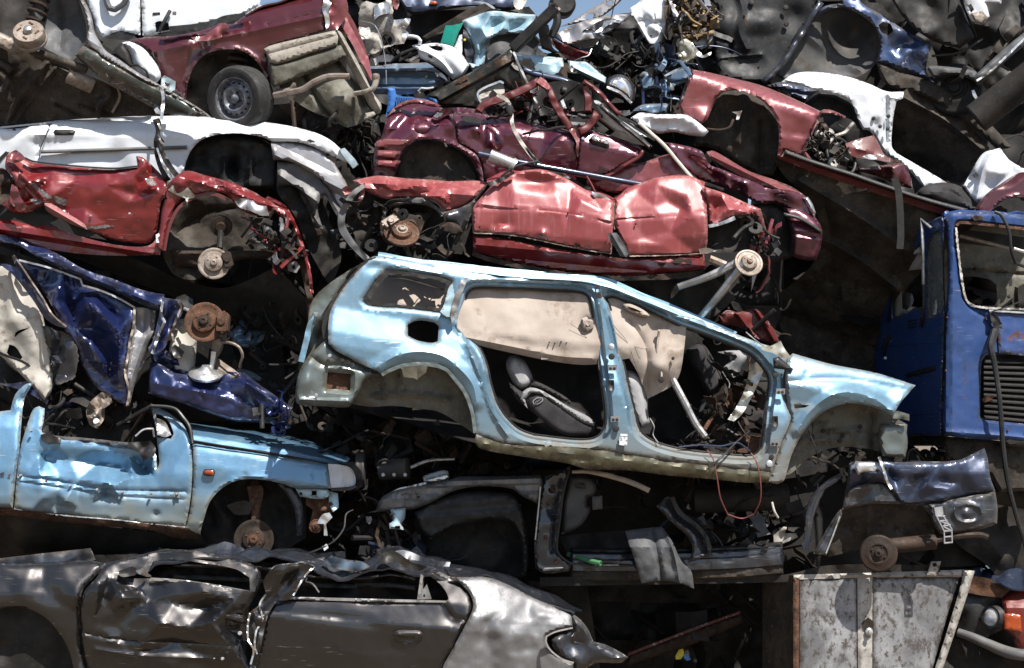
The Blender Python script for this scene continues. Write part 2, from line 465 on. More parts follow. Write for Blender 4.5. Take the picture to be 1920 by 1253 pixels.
def _math(nt, op, a, b=0.0):
    n = nt.nodes.new('ShaderNodeMath'); n.operation = op; n.use_clamp = op in ('ADD', 'MULTIPLY')
    for i, v in enumerate((a, b)):
        if isinstance(v, (int, float)): n.inputs[i].default_value = v
        else: nt.links.new(v, n.inputs[i])
    return n.outputs[0]
def _bump(nt, b, h, strength, dist=.01):
    n = nt.nodes.new('ShaderNodeBump'); n.inputs['Strength'].default_value = strength; n.inputs['Distance'].default_value = dist
    nt.links.new(h, n.inputs['Height']); nt.links.new(n.outputs[0], b.inputs['Normal'])
_seed = [0]
def paint(name, col, rough=.32, metal=.15, coat=.9, dirt=(.16, .13, .10), amt=.35, scr=.35, rust=.0, fade=.15, zd=None, prim=(.5, .5, .5), crough=.06, streak=0):
    """old car paint: clear coat, fading, dust in patches, scratches, rust spots"""
    m, nt, b = _new(name); _seed[0] += 1; s = _seed[0]*3.7
    co = _coords(nt, loc=(s, s*.7, s*1.3))
    f1 = _noise(nt, co, 1.7,4, .55)
    c = _mix(nt, _ramp(nt, f1, .35, .7,0, fade), col, tuple(min(1, q*1.25+.03) for q in col))
    dm = _ramp(nt, _noise(nt, co, 4.0,9, .68, .4), .5, .78,0, amt)
    fine = _ramp(nt, _noise(nt, co, 42,4, .7), .45, .75,0, amt*.5)
    dm = _math(nt, 'ADD', dm, fine)
    if zd:
        sx = nt.nodes.new('ShaderNodeSeparateXYZ'); geo = nt.nodes.new('ShaderNodeNewGeometry'); nt.links.new(geo.outputs['Position'], sx.inputs[0])
        zn = nt.nodes.new('ShaderNodeMath'); zn.operation = 'MULTIPLY_ADD'; zn.inputs[1].default_value = .3
        nt.links.new(_noise(nt, co, 6,5, .6), zn.inputs[0]); nt.links.new(sx.outputs[2], zn.inputs[2]); z = zn.outputs[0]
        dm = _math(nt, 'ADD', dm, _ramp(nt, z, zd[0], zd[1], zd[2],0))
    at = nt.nodes.new('ShaderNodeAttribute'); at.attribute_name = 'wear'; wr = at.outputs['Fac']
    run = _ramp(nt, _noise(nt, _coords(nt, sc=(16,16,1.3), loc=(s, 3, s)),1.0,6, .65), .52, .72,0, amt*.7)
    seam = _ramp(nt, _math(nt, 'ADD', _math(nt, 'MULTIPLY', wr, .42), _math(nt, 'MULTIPLY', _noise(nt, co, 9,6, .7), .62)), .54, .80,0, min(.8, amt*2.2))
    dm = _math(nt, 'ADD', _math(nt, 'ADD', dm, run), seam)
    c = _mix(nt, dm, c, dirt)
    chip = _ramp(nt, _math(nt, 'ADD', _math(nt, 'MULTIPLY', wr, .34), _math(nt, 'MULTIPLY', _noise(nt, co, 26,7, .72), .66)), .675, .71,0, .8)
    c = _mix(nt, chip, c, _mix(nt, _ramp(nt, _noise(nt, co, 14,3, .6), .45, .6),(.06, .03, .018), tuple(q*.55 for q in prim)))
    if streak:
        st = _ramp(nt, _noise(nt, _coords(nt, sc=(30,30,1.1), loc=(s, 0, s)),1.0,4, .6), .5, .7,0, streak)
        c = _mix(nt, st, c, tuple(min(1, q*1.3+.18) for q in col))
    q = None
    for i, (an, k) in enumerate(((.75,1.0),(-.3, .8))):
        sc1 = _noise(nt, _coords(nt, sc=(7,7,110), rot=(0, an, 0), loc=(s*2+i*5,0,0)),1.0,3, .5)
        g = _ramp(nt, _noise(nt, co, 3.4+i, 2, .5), .56, .68,0, .7)
        sc1 = _math(nt, 'MULTIPLY', _ramp(nt, sc1, .63, .67,0, scr*k), g)
        q = sc1 if q is None else _math(nt, 'ADD', q, sc1)
    c = _mix(nt, q, c, prim)
    rr = _math(nt, 'ADD', _math(nt, 'MULTIPLY', dm, .55), rough)
    cw = _math(nt, 'SUBTRACT', coat, _math(nt, 'MULTIPLY', dm, 1.1))
    if rust:
        rm = _ramp(nt, _noise(nt, co, 7,8, .7, .2), .72-rust*.2, .80-rust*.15,0,1)
        rc = _mix(nt, _ramp(nt, _noise(nt, co, 30,5, .7), .3, .7),(.055, .022, .012),(.2, .075, .025))
        c = _mix(nt, rm, c, rc); rr = _math(nt, 'ADD', rr, _math(nt, 'MULTIPLY', rm, .5)); cw = _math(nt, 'SUBTRACT', cw, rm)
    nt.links.new(c, b.inputs['Base Color']); nt.links.new(rr, b.inputs['Roughness'])
    cwc = nt.nodes.new('ShaderNodeClamp'); nt.links.new(cw, cwc.inputs[0]); nt.links.new(cwc.outputs[0], b.inputs['Coat Weight'])
    b.inputs['Coat Roughness'].default_value = crough; b.inputs['Metallic'].default_value = metal
    _bump(nt, b, _math(nt, 'ADD', _math(nt, 'MULTIPLY', _noise(nt, co, 4,2, .5), .6), _math(nt, 'MULTIPLY', _noise(nt, co, 150,3, .6), .03)), .2, .010)
    return m
def rough_mat(name, cols, scale=6, rough=.8, metal=0, bump=.4, bscale=30, spec=.4, grit=None, gr=(.55, .7), stretch=(1,1,1), edge=.25):
    """two- or three-tone mottled surface: rust, underbody dirt, cloth, rubber, bare steel"""
    m, nt, b = _new(name); _seed[0] += 1; s = _seed[0]*2.9
    co = _coords(nt, sc=stretch, loc=(s, s*.6, s*1.1))
    c = _mix(nt, _ramp(nt, _noise(nt, co, scale, 8, .65, .3), .35, .65), cols[0], cols[1])
    if len(cols) > 2: c = _mix(nt, _ramp(nt, _noise(nt, co, scale*2.3,8, .7), .52, .68), c, cols[2])
    if grit: c = _mix(nt, _ramp(nt, _noise(nt, co, scale*7,4, .7), gr[0], gr[1]), c, grit)
    at = nt.nodes.new('ShaderNodeAttribute'); at.attribute_name = 'wear'
    c = _mix(nt, _ramp(nt, _math(nt, 'ADD', _math(nt, 'MULTIPLY', at.outputs['Fac'], .45), _math(nt, 'MULTIPLY', _noise(nt, co, 7,6, .7), .6)), .56, .82,0, edge), c, (.035, .024, .016))
    nt.links.new(c, b.inputs['Base Color']); b.inputs['Metallic'].default_value = metal
    nt.links.new(_ramp(nt, _noise(nt, co, scale*1.5,5, .6), .3, .7, max(.05, rough-.15), min(1, rough+.12)), b.inputs['Roughness'])
    b.inputs['Specular IOR Level'].default_value = spec
    if bump: _bump(nt, b, _noise(nt, co, bscale, 6, .65), bump, .006)
    return m
M = {}
M['paleblue'] = paint('pale blue paint', (.145, .268, .365), metal=.6, rough=.43, amt=.32, dirt=(.25, .245, .22), scr=.8, prim=(.7, .7, .68), zd=(1.95,2.45, .8), crough=.2, coat=1)
M['skyblue'] = paint('sky blue paint', (.125, .27, .42), metal=.55, rough=.46, amt=.32, dirt=(.28, .30, .27), scr=.8, prim=(.7, .72, .75), zd=(1.60,1.95, .8), crough=.2, coat=1)
M['bluegrey'] = paint('blue grey paint', (.10, .17, .26), metal=.35, amt=.4, scr=.35, crough=.15, dirt=(.12, .12, .12))
M['icepaint'] = paint('faded ice blue paint', (.32, .50, .60), metal=.2, amt=.3, dirt=(.3, .3, .28), scr=.3, rough=.38)
M['navy'] = paint('dark blue paint', (.006, .014, .072), metal=.4, rough=.3, coat=1, amt=.22, scr=.35, crough=.05, dirt=(.055, .055, .065))
M['darkblue'] = paint('slate blue paint', (.022, .034, .070), metal=.45, rough=.4, coat=.7, amt=.4, scr=.4, dirt=(.06, .06, .062), crough=.1)
M['truckblue'] = paint('flat truck blue paint', (.007, .040, .155), metal=0, rough=.55, coat=.25, amt=.6, dirt=(.018, .028, .05), scr=.4, rust=.5, crough=.25, fade=.25)
M['truckblue_rust'] = paint('rusting truck blue paint', (.014, .05, .18), metal=0, rough=.5, coat=.2, amt=.5, dirt=(.07, .068, .066), scr=.3, rust=.8, crough=.25)
M['red'] = paint('bright red paint', (.16, .010, .011), metal=.15, rough=.32, amt=.2, dirt=(.09, .025, .024), scr=.8, prim=(.5, .45, .47), crough=.08)
M['pinkred'] = paint('chalky red paint', (.25, .042, .044), metal=.1, rough=.45, coat=.75, amt=.16, dirt=(.30, .15, .14), scr=.3, crough=.3, fade=.25, prim=(.75, .6, .58), streak=.3)
M['rosered'] = paint('faded rose red paint', (.175, .032, .036), metal=.3, rough=.4, coat=1, amt=.25, dirt=(.13, .055, .052), scr=.25, crough=.2)
M['maroon'] = paint('maroon paint', (.068, .008, .012), metal=.25, rough=.3, coat=1, amt=.18, dirt=(.07, .035, .032), scr=.3, prim=(.5, .42, .42))
M['wine'] = paint('wine red paint', (.080, .010, .025), metal=.35, rough=.3, coat=1, amt=.2, dirt=(.075, .035, .045), scr=.5, prim=(.55, .5, .55))
M['white'] = paint('white paint', (.68, .715, .76), metal=0, rough=.38, coat=.7, amt=.2, dirt=(.34, .33, .32), scr=.3, prim=(.3, .28, .27), fade=.0)
M['graphite'] = paint('graphite paint', (.042, .040, .040), metal=.92, rough=.38, coat=1, amt=.16, dirt=(.05, .044, .038), scr=.7, prim=(.5, .48, .45), crough=.02, fade=.05)
M['silver'] = paint('silver grey paint', (.36, .36, .38), metal=.5, rough=.38, coat=.6, amt=.35, dirt=(.14, .125, .11), scr=.35)
M['blacksill'] = paint('dark green black paint', (.03, .04, .036), metal=.2, rough=.3, coat=.8, amt=.3, scr=.5)
M['orange'] = paint('orange red paint', (.15, .016, .010), metal=0, rough=.35, coat=.8, amt=.3, dirt=(.05, .025, .02), scr=.3, rust=.5)
M['olive'] = paint('khaki stained primer', (.115, .142, .142), metal=.35, rough=.36, coat=.9, amt=.5, dirt=(.085, .075, .048), scr=.3, rust=.2, crough=.12)
M['darkcar'] = paint('near black blue paint', (.022, .026, .036), metal=.3, rough=.32, coat=.8, amt=.4, dirt=(.09, .08, .07), scr=.35)
M['redbrown'] = paint('red primer paint', (.095, .011, .010), metal=0, rough=.5, coat=.3, amt=.15, dirt=(.05, .02, .018), scr=.25, crough=.12)
M['under'] = rough_mat('underbody dirt', [(.021, .017, .013),(.053, .043, .033),(.013, .011, .0095)],5, .85,0, .5,24, grit=(.072, .06, .046))
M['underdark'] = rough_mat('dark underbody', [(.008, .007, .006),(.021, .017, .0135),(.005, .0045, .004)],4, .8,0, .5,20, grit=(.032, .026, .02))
M['undergrey'] = rough_mat('grey sealed underbody', [(.013, .0145, .017),(.030, .031, .032),(.014, .012, .010)],4, .6, .1, .4,18, grit=(.045, .041, .036), spec=.25)
M['underblue'] = rough_mat('blue overspray underbody', [(.034, .039, .050),(.066, .062, .055),(.045, .033, .023)],3, .6, .1, .35,14, spec=.25)
M['rust'] = rough_mat('rust', [(.055, .026, .015),(.125, .06, .033),(.028, .016, .012)],9, .82, .2, .6,40, grit=(.19, .11, .07))
M['rustpale'] = rough_mat('pale rusty steel', [(.19, .15, .12),(.29, .25, .215),(.10, .06, .04)],9, .6, .4, .4,36)
M['rustdark'] = rough_mat('dark rusty iron', [(.022, .016, .012),(.05, .031, .021),(.013, .011, .009)],8, .75, .3, .6,30)
M['steel'] = rough_mat('dull steel', [(.30, .30, .30),(.46, .46, .46),(.2, .17, .14)],8, .42, .8, .25,40)
M['alloy'] = rough_mat('bright alloy', [(.55, .55, .54),(.72, .71, .70),(.32, .3, .28)],8, .35, .8, .2,30)
M['rubber'] = rough_mat('tyre rubber', [(.013, .0125, .012),(.028, .027, .026),(.05, .047, .043)],7, .75,0, .3,60)
M['plastic'] = rough_mat('black plastic', [(.011, .011, .0115),(.022, .0215, .0215),(.04, .038, .036)],6, .5,0, .2,50)
M['greyplastic'] = rough_mat('grey plastic', [(.055, .058, .064),(.09, .092, .096),(.045, .043, .041)],5, .6,0, .25,40)
M['wingblue'] = paint('steel blue paint', (.036, .062, .14), metal=.45, rough=.3, amt=.4, scr=.3, dirt=(.08, .08, .085))
M['inner'] = rough_mat('stained inner wing', [(.075, .07, .054),(.13, .125, .10),(.045, .036, .026)],5, .6, .1, .4,24, grit=(.16, .15, .125))
M['silver_sheen'] = paint('scuffed silver paint with painted sheen', (.20, .20, .205), metal=.55, rough=.56, coat=.4, amt=.35, dirt=(.08, .075, .07), scr=.7, prim=(.2, .19, .18), crough=.2, fade=.1)  # sunlit sheen of the graphite fender put into a paler colour; also the pale rail
M['rim'] = rough_mat('worn rim paint', [(.07, .078, .105),(.14, .145, .165),(.34, .34, .35)],9, .5, .3, .3,40)
M['sillpaint'] = paint('mud stained sill paint', (.10, .095, .058), metal=.5, rough=.33, coat=1, amt=.5, dirt=(.055, .043, .025), scr=.5, rust=.35, crough=.08)
M['dark'] = rough_mat('shade dark metal', [(.0055, .005, .0045),(.013, .011, .0095),(.0035, .003, .003)],4, .7,0, .5,15, grit=(.02, .017, .014))  # near-black colour carries the shade of gaps and hollows
M['beige'] = rough_mat('beige headliner', [(.335, .285, .245),(.42, .365, .32),(.25, .20, .16)],2.2, .92,0, .25,160, spec=.15)
M['cloth'] = rough_mat('dark seat cloth', [(.028, .027, .028),(.05, .048, .05)],8, .95,0, .5,220, spec=.12)
M['clothpale'] = rough_mat('pale grey seat cloth', [(.25, .25, .26),(.33, .33, .335),(.2, .195, .195)],5, .92,0, .4,220, spec=.15)
M['bumper'] = rough_mat('weathered bumper plastic', [(.27, .245, .205),(.36, .335, .29),(.17, .14, .11)],5, .6,0, .25,30, grit=(.13, .105, .08))
M['greybump'] = rough_mat('grey bumper strip', [(.085, .085, .09),(.14, .137, .132)],5, .5,0, .2,30)
M['galv'] = rough_mat('worn white sheet steel', [(.15, .15, .155),(.33, .33, .34),(.06, .05, .042)],1.8, .55, .25, .35,30, grit=(.085, .076, .068), gr=(.50, .64), stretch=(2.0,2.0,1.4), edge=.95)
M['galvpost'] = rough_mat('stained post steel', [(.30, .28, .25),(.46, .44, .41),(.075, .05, .035)],9, .65, .2, .5,30)
M['oilmetal'] = rough_mat('oily burnt steel', [(.016, .0155, .014),(.05, .047, .04),(.09, .045, .018)],5, .36, .5, .5,22)
M['yellowrust'] = rough_mat('ochre crumpled metal', [(.36, .24, .10),(.10, .065, .035),(.48, .40, .28)],7, .6, .2, .6,20)
M['foil'] = rough_mat('crumpled pale foil', [(.52, .50, .40),(.66, .66, .60),(.25, .22, .13)],9, .4, .4, .8,14)
M['teal'] = rough_mat('teal plastic', [(.01, .22, .17),(.02, .28, .22)],3, .4,0, .05,40)
M['crate'] = rough_mat('blue crate plastic', [(.035, .15, .46),(.06, .2, .55)],6, .45,0, .05,40)
M['green'] = rough_mat('green rubber hose', [(.05, .16, .07),(.07, .2, .09)],6, .5,0, .1,30)
M['yellow'] = rough_mat('yellow plastic', [(.5, .42, .04),(.6, .5, .06)],6, .5,0, .1,30)
M['wirered'] = rough_mat('red brown wire', [(.16, .05, .045),(.2, .07, .06)],6, .5,0, .1,30)
M['orangelens'] = rough_mat('orange lens plastic', [(.32, .05, .012),(.38, .075, .018)],6, .25,0, .1,60, spec=.6)
M['ground'] = rough_mat('dry yard dirt', [(.125, .096, .066),(.17, .134, .098),(.085, .066, .048)], .8, .95,0, .8,9, grit=(.19, .155, .115))
M['cream'] = rough_mat('cream inner panel', [(.40, .375, .33),(.50, .475, .43),(.13, .095, .07)],3.5, .55,0, .3,25)
M['insulator'] = rough_mat('silver insulation sheet', [(.50, .48, .42),(.68, .67, .62),(.30, .26, .16)],11, .35, .5, .8,26)
def glass(name, tint, rough=.03, alpha=.35):
    m, nt, b = _new(name); b.inputs['Base Color'].default_value = (*tint, 1); b.inputs['Roughness'].default_value = rough
    b.inputs['Transmission Weight'].default_value = .85; b.inputs['IOR'].default_value = 1.45
    co = _coords(nt); nt.links.new(_ramp(nt, _noise(nt, co, 9,6, .6), .4, .7, rough, rough+.35), b.inputs['Roughness']); return m
M['glass'] = glass('dusty glass', (.72, .80, .80))
M['lampglass'] = glass('headlamp glass', (.80, .82, .85), .08)
_g = M['lampglass'].node_tree.nodes['Principled BSDF']; _g.inputs['Transmission Weight'].default_value = 0; _g.inputs['Alpha'].default_value = .38
m_, nt_, b_ = _new('lamp reflector'); b_.inputs['Base Color'].default_value = (.78, .79, .82,1); b_.inputs['Metallic'].default_value = .9
nt_.links.new(_ramp(nt_, _noise(nt_, _coords(nt_),14,4, .6), .3, .7, .15, .3), b_.inputs['Roughness']); M['reflector'] = m_
# ------------------------------------------------------------------ car components
def A3(t, u=0.0):   # direction towards the camera, turned t degrees to the right and u degrees up
    t, u = math.radians(t), math.radians(u)
    return np.array([math.sin(t)*math.cos(u),-math.cos(t)*math.cos(u), math.sin(u)])
def brake_disc(par, fr, cx, cy, rpx, mat, d=0.0, turn=15, up=10, bolts=4, hub='rustdark', drum=False, name=None):
    c = fr.p(cx, cy, d); R = rpx*m_per_px(c[1]); a = A3(turn, up)
    if drum:
        pr = [(R*.55,-R*.75),(R*.96,-R*.75),(R, -R*.7),(R, -R*.28),(R*1.03,-R*.26),(R*1.03,-R*.1),(R*.97,-R*.02),(R*.9,0),(R*.66,0),(R*.62, R*.03),(R*.5, R*.03),(R*.46,-R*.02),(R*.3,-R*.02)]
    else:
        pr = [(R*.4,-R*.16),(R*.97,-R*.16),(R, -R*.14),(R, -R*.015),(R*.97,0),(R*.82,-.001),(R*.80,-.0025),(R*.6,-.001),(R*.57, R*.03),(R*.54, R*.2),(R*.5, R*.23),(R*.22, R*.23)]
    b = lathe(name or ('brake_drum' if drum else 'brake_disc'), par, c, a, pr, mat, 36)
    h0 = R*.02 if drum else R*.23
    lathe('wheel_hub', b, c, a, [(R*.34, h0-R*.06),(R*.33, h0+R*.02),(R*.24, h0+R*.03),(R*.2, h0+R*.14),(R*.15, h0+R*.17),(R*.09, h0+R*.17),(R*.08, h0+R*.12),(0.0005, h0+R*.12)], M[hub],20)
    a_, u, v = axes(a)
    for k in range(bolts):
        q = 2*math.pi*k/bolts+.5; p = c+(u*math.cos(q)+v*math.sin(q))*R*.40+a_*h0
        lathe('wheel_bolt', b, p, a, [(R*.055,-R*.05),(R*.055, R*.03),(R*.03, R*.05),(0.0003, R*.05)], M[hub],8)
    return b
def caliper(par, fr, cx, cy, rpx, ang, mat, d=0.0, turn=15, up=10):
    """a brake caliper clasping the disc rim at angle ang (degrees, photo, clockwise from right)"""
    c = fr.p(cx, cy, d); R = rpx*m_per_px(c[1]); a, u, v = axes(A3(turn, up)); L = []
    ex = np.array([1., 0,0]) - a*a[0]; ex /= np.linalg.norm(ex); ez = np.array([0,0,1.])-a*a[2]; ez -= ex*(ez@ex); ez /= np.linalg.norm(ez)
    q = math.radians(ang); r = ex*math.cos(q)-ez*math.sin(q); t = ex*math.sin(q)+ez*math.cos(q); p = c+r*R*.86
    L.append(box_vf(p+a*R*.12, r*R*.26, t*R*.48, a*R*.12)); L.append(box_vf(p+r*R*.2-a*R*.1, r*R*.12, t*R*.42, a*R*.3)); L.append(box_vf(p-a*R*.32, r*R*.26, t*R*.40, a*R*.14))
    for s in (-1,1): L.append(lathe_vf(p+t*R*.5*s+r*R*.05, a, [(R*.0005,-R*.3),(R*.09,-R*.3),(R*.09, R*.2),(.0005, R*.22)],9))
    L.append(lathe_vf(p-r*R*.03, a, [(R*.2, R*.2),(R*.19, R*.32),(R*.12, R*.34),(.0005, R*.32)],12))
    V, F = join_vf(L); o = obj('brake_caliper', V, F, mat, par, sharp=30)
    bv = o.modifiers.new('bevel', 'BEVEL'); bv.width = .006; bv.segments = 2
    return o
def spring(name, par, c, ax, r, wire, h, turns, mat):
    a, u, v = axes(ax); P = []
    for i in range(int(turns*14)+1):
        q = 2*math.pi*i/14; P.append(np.array(c)+u*math.cos(q)*r+v*math.sin(q)*r+a*h*i/(turns*14))
    V, F = tube_vf(P, wire, 6); return obj(name, V, F, mat, par)
def wheel(par, fr, cx, cy, rpx, d, turn, up, mat_t, mat_r, w=.18):
    c = fr.p(cx, cy, d); R = rpx*m_per_px(c[1]); a, u, v = axes(A3(turn, up)); rr = R*.645
    pr = [(rr*.98,-.012),(rr*1.06, .006),(R*.80, .014),(R*.90, .008),(R*.965,-.012),(R*.992,-.03),(R, -.05),(R*.988,-.053),(R*.988,-.058),(R, -.061),(R, -.085),(R*.988,-.088),(R*.988,-.093),(R, -.096),(R, -.12),(R*.988,-.123),(R*.988,-.128),(R, -.131),(R*.99,-.155),(R*.95,-.175),(R*.8,-.19),(rr, -.18)]
    wh = lathe('wheel', par, c, a, pr, mat_t, 64)
    rim = lathe('rim', wh, c, a, [(rr*1.0,-.15),(rr*1.0,-.012),(rr*1.03,-.004),(rr*1.0,0),(rr*.95,-.004),(rr*.92,-.02),(rr*.86,-.035),(rr*.80,-.032),(rr*.66,-.012),(rr*.56,-.004),(rr*.50,-.012),(rr*.40,-.03),(rr*.22,-.03),(rr*.2,-.006),(rr*.15,0),(.0005, .002)], mat_r, 48)
    for k in range(16):
        q = 2*math.pi*k/16; p = c+(u*math.cos(q)+v*math.sin(q))*rr*.73+a*(-.0185)
        nn = a*1.0+(u*math.cos(q)+v*math.sin(q))*.42
        lathe('rim_slot', wh, p, nn, [(rr*.062,-.006),(rr*.058, .0035),(.0005, .001)], M['dark'],9)
    for k in range(4):
        q = 2*math.pi*k/4+.4; p = c+(u*math.cos(q)+v*math.sin(q))*rr*.3+a*(-.03)
        lathe('wheel_bolt', wh, p, a, [(rr*.05,-.005),(rr*.045, .014),(.0005, .016)], M['rustdark'],7)
    return wh
def bits(name, par, fr, region, d0, d1, n, seed, mats, label=None, smax=1.0):
    """torn brackets, hoses, rods and folded plates heaped in a gap: one mass nobody could count"""
    rg = random.Random(seed); C = np.array([p[:2] for p in region], float)
    x0, y0 = C.min(0); x1, y1 = C.max(0); V = []; F = []; MI = []
    k = 0; tries = 0
    while k < n and tries < n*30:
        tries += 1; x, y = rg.uniform(x0, x1), rg.uniform(y0, y1)
        if not inside(C, np.array([x]), np.array([y]))[0]: continue
        k += 1; d = rg.uniform(d0, d1); p = fr.p(x, y, d); t = rg.random(); mi = rg.randrange(len(mats)); b = len(V)
        R = lambda s: np.array([rg.uniform(-s, s), rg.uniform(-s, s), rg.uniform(-s, s)])
        if t < .13:      # hose or wire
            q = [p]; v = R(.07*smax)
            for i in range(7): v = v*.75+R(.045*smax); q.append(q[-1]+v)
            Q = np.array(q); tt = np.linspace(0,7,22); Q = np.column_stack([np.interp(tt, range(8), Q[:, i]) for i in range(3)])
            for _ in range(3): Q[1:-1] = (Q[:-2]+Q[1:-1]*2+Q[2:])/4
            v, f = tube_vf(Q, rg.choice((.004, .006, .009, .014)),6)
        elif t < .8:   # folded plate
            a = R(1); a /= np.linalg.norm(a); e = R(1); e -= a*(e@a); e /= np.linalg.norm(e); nn = np.cross(a, e)
            L = rg.uniform(.04, .17)*smax; w = rg.uniform(.012, .06)*smax; g = []; ang = 0; pos = p.copy()
            for i in range(5):
                dr = a*math.cos(ang)+nn*math.sin(ang); g.append((pos-e*w*rg.uniform(.7,1), pos+e*w*rg.uniform(.7,1))); pos = pos+dr*L/3; ang += rg.uniform(-.9, .9)
            v = [q for z in g for q in z]; v += [q+nn*.004 for q in v]; f = []
            for i in range(4): f += [(2*i, 2*i+1,2*i+3,2*i+2),(10+2*i, 12+2*i, 13+2*i, 11+2*i),(2*i, 2*i+2,12+2*i, 10+2*i),(2*i+1,11+2*i, 13+2*i, 3+2*i)]
            f += [(0,10,11,1),(8,9,19,18)]
        elif t < .9:    # rod or pipe
            a = R(1); a /= np.linalg.norm(a); v, f = tube_vf([p-a*rg.uniform(.05, .2)*smax, p, p+a*rg.uniform(.05, .2)*smax], rg.uniform(.006, .02),8)
        else:           # flange
            s = rg.uniform(.02, .05); v, f = lathe_vf(p, R(1)+np.array([0,-.6,0]),[(s*.35,0),(s, 0),(s, -.012),(s*.8,-.03),(s*.35,-.03)],14)
        V += [tuple(q) for q in v]; F += [tuple(i+b for i in q) for q in f]; MI += [mi]*len(f)
    o = obj(name, V, F, [M[m] for m in mats], par, kind='stuff', label=label, sharp=30)
    if len(o.data.polygons) == len(MI): o.data.polygons.foreach_set('material_index', MI)
    else:
        for i, pl in enumerate(o.data.polygons): pl.material_index = MI[i] if i < len(MI) else 0
    return o
def bolt(name, par, fr, x, y, rpx, mat, d=0.0, h=.008):
    c = fr.p(x, y, d); R = rpx*m_per_px(c[1]); return lathe(name, par, c, (0,-1, .15),[(R, -.01),(R, h*.6),(R*.75, h),(.0004, h)], mat, 12)
def wire(name, par, fr, pts, mat, r=.004, d=0.0, seg=6): return tube(name, par, fr, pts, r, mat, d, seg)
def slab(name, par, fr, out, mat, d, th, **kw): return panel(name, par, fr, out, mat, d=d, th=th, **kw)
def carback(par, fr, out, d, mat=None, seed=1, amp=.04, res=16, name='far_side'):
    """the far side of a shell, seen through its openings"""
    return panel(name, par, fr, out, mat or M['dark'], rel=[('tin', 70, amp, seed)], d=d, th=.02, res=res)  # far sides coloured near black for the shade inside the shells
# ------------------------------------------------------------------ the yard floor
def ground():
    n = 60; xs = np.linspace(-1,1, n); xs = np.sign(xs)*np.abs(xs)**2.2*150; V = []; F = []
    for y in xs:
        for x in xs: V.append((x, y, .04*float(fbm(np.array([x*.4]), np.array([y*.4]),3)[0])-.02))
    for i in range(n-1):
        for j in range(n-1): a = i*n+j; F.append((a, a+1, a+n+1, a+n))
    o = obj('ground', V, F, M['ground'], kind='structure'); o['label'] = 'dry brown dirt of the scrapyard floor'; o['category'] = 'ground'
ground()
# ------------------------------------------------------------------ the pale blue estate car in the middle
W = Pl(-.42,560,700, sx=.042)
t = thing('wrecked_car', 'pale blue estate car shell without doors or wheels, nose down in mid pile', 'car wreck', 'wrecked cars stacked in the pile')
side = Z5([(475,115),(900,178),(1130,203),(1500,230),(1740,265)])+Z6([(100,238),(210,268),(315,315),(440,388),(560,418),(740,490),(860,535),(935,560),(985,600),(972,700),(985,850),(1000,900),(950,1030),(905,1165),(885,1160),(600,1130),(300,1092),(0,1045)]) + \
    Z5([(1180,1120),(1060,1085),(1000,1070),(1000,1040),(985,950),(950,850),(900,780),(840,715),(740,690),(640,690),(560,715),(500,745),(430,708),(350,668),(260,623),(215,583),(215,480),(230,400),(280,310),(350,220),(420,140)])
rwin = Z5([(400,350),(430,305),(480,230),(530,190),(600,195),(800,225),(872,250),(855,330),(825,415),(640,392),(430,375)])
filler = Z5([(640,480),(690,460),(780,470),(805,490),(800,570),(770,578),(690,565),(640,540)])
rdoor = Z5([(960,310),(1000,285),(1150,285),(1400,295),(1560,308),(1605,335),(1630,450),(1660,700),(1692,950),(1682,1045),(1640,1085),(1560,1095),(1400,1080),(1290,1062),(1215,1025),(1130,925),(1085,800),(1060,690),(1020,600),(960,535),(912,490),(922,430),(945,360)])
fdoor = Z6([(92,310),(130,305),(200,330),(330,385),(450,445),(560,485),(700,540),(800,588),(860,650),(890,710),(882,800),(872,870),(858,1000),(842,1060),(800,1082),(600,1068),(450,1048),(330,1012),(262,960),(232,850),(200,720),(170,580),(140,440),(112,350)])
ax0, ax1 = (600,640),(1480,800)
panel('body_side', t, W, side, M['paleblue'], holes=[rwin, filler, rdoor, fdoor], res=5.5, th=.02, sharp=50, rel=[
    ('prof', ax0, ax1,[(-190, .10),(-165, .06),(-120, .056),(-70, .05),(-22,-.004),(0,-.012),(20,-.006),(60, .0),(160, .03),(230, .075)]),
    ('roll', 5, .012),
    ('lip', 0,7, .022),('lip', 1,5, .014),('lip', 2,7, .045,9),('lip', 2,5, .04),('lip', 3,7, .045,9),('lip', 3,5, .04),
    ('crease', Z5([(430,740),(500,690),(600,640),(720,625),(830,650),(920,720),(985,800),(1010,900)]),-.03,16),
    ('crease', Z5([(900,480),(960,600),(1010,720),(1060,860),(1110,980),(1170,1070)]),-.022,5),
    ('crease', Z6([(120,400),(150,560),(170,700),(200,850)]),-.02,5),
    ('dent', 707,500,30,14,0, .02),('dent', 938,514,14,7,0, .03),('dent', 1010,520,26,7,5, .02),('dent', 1240,578,30,8,30, .03),('dent', 1330,608,22,9,25, .035),('dent', 1400,640,20,8,25,-.02),
    ('dent', 770,640,60,26,0,-.01),('fbm', 90, .004,4),('fbm', 24, .001,9)])
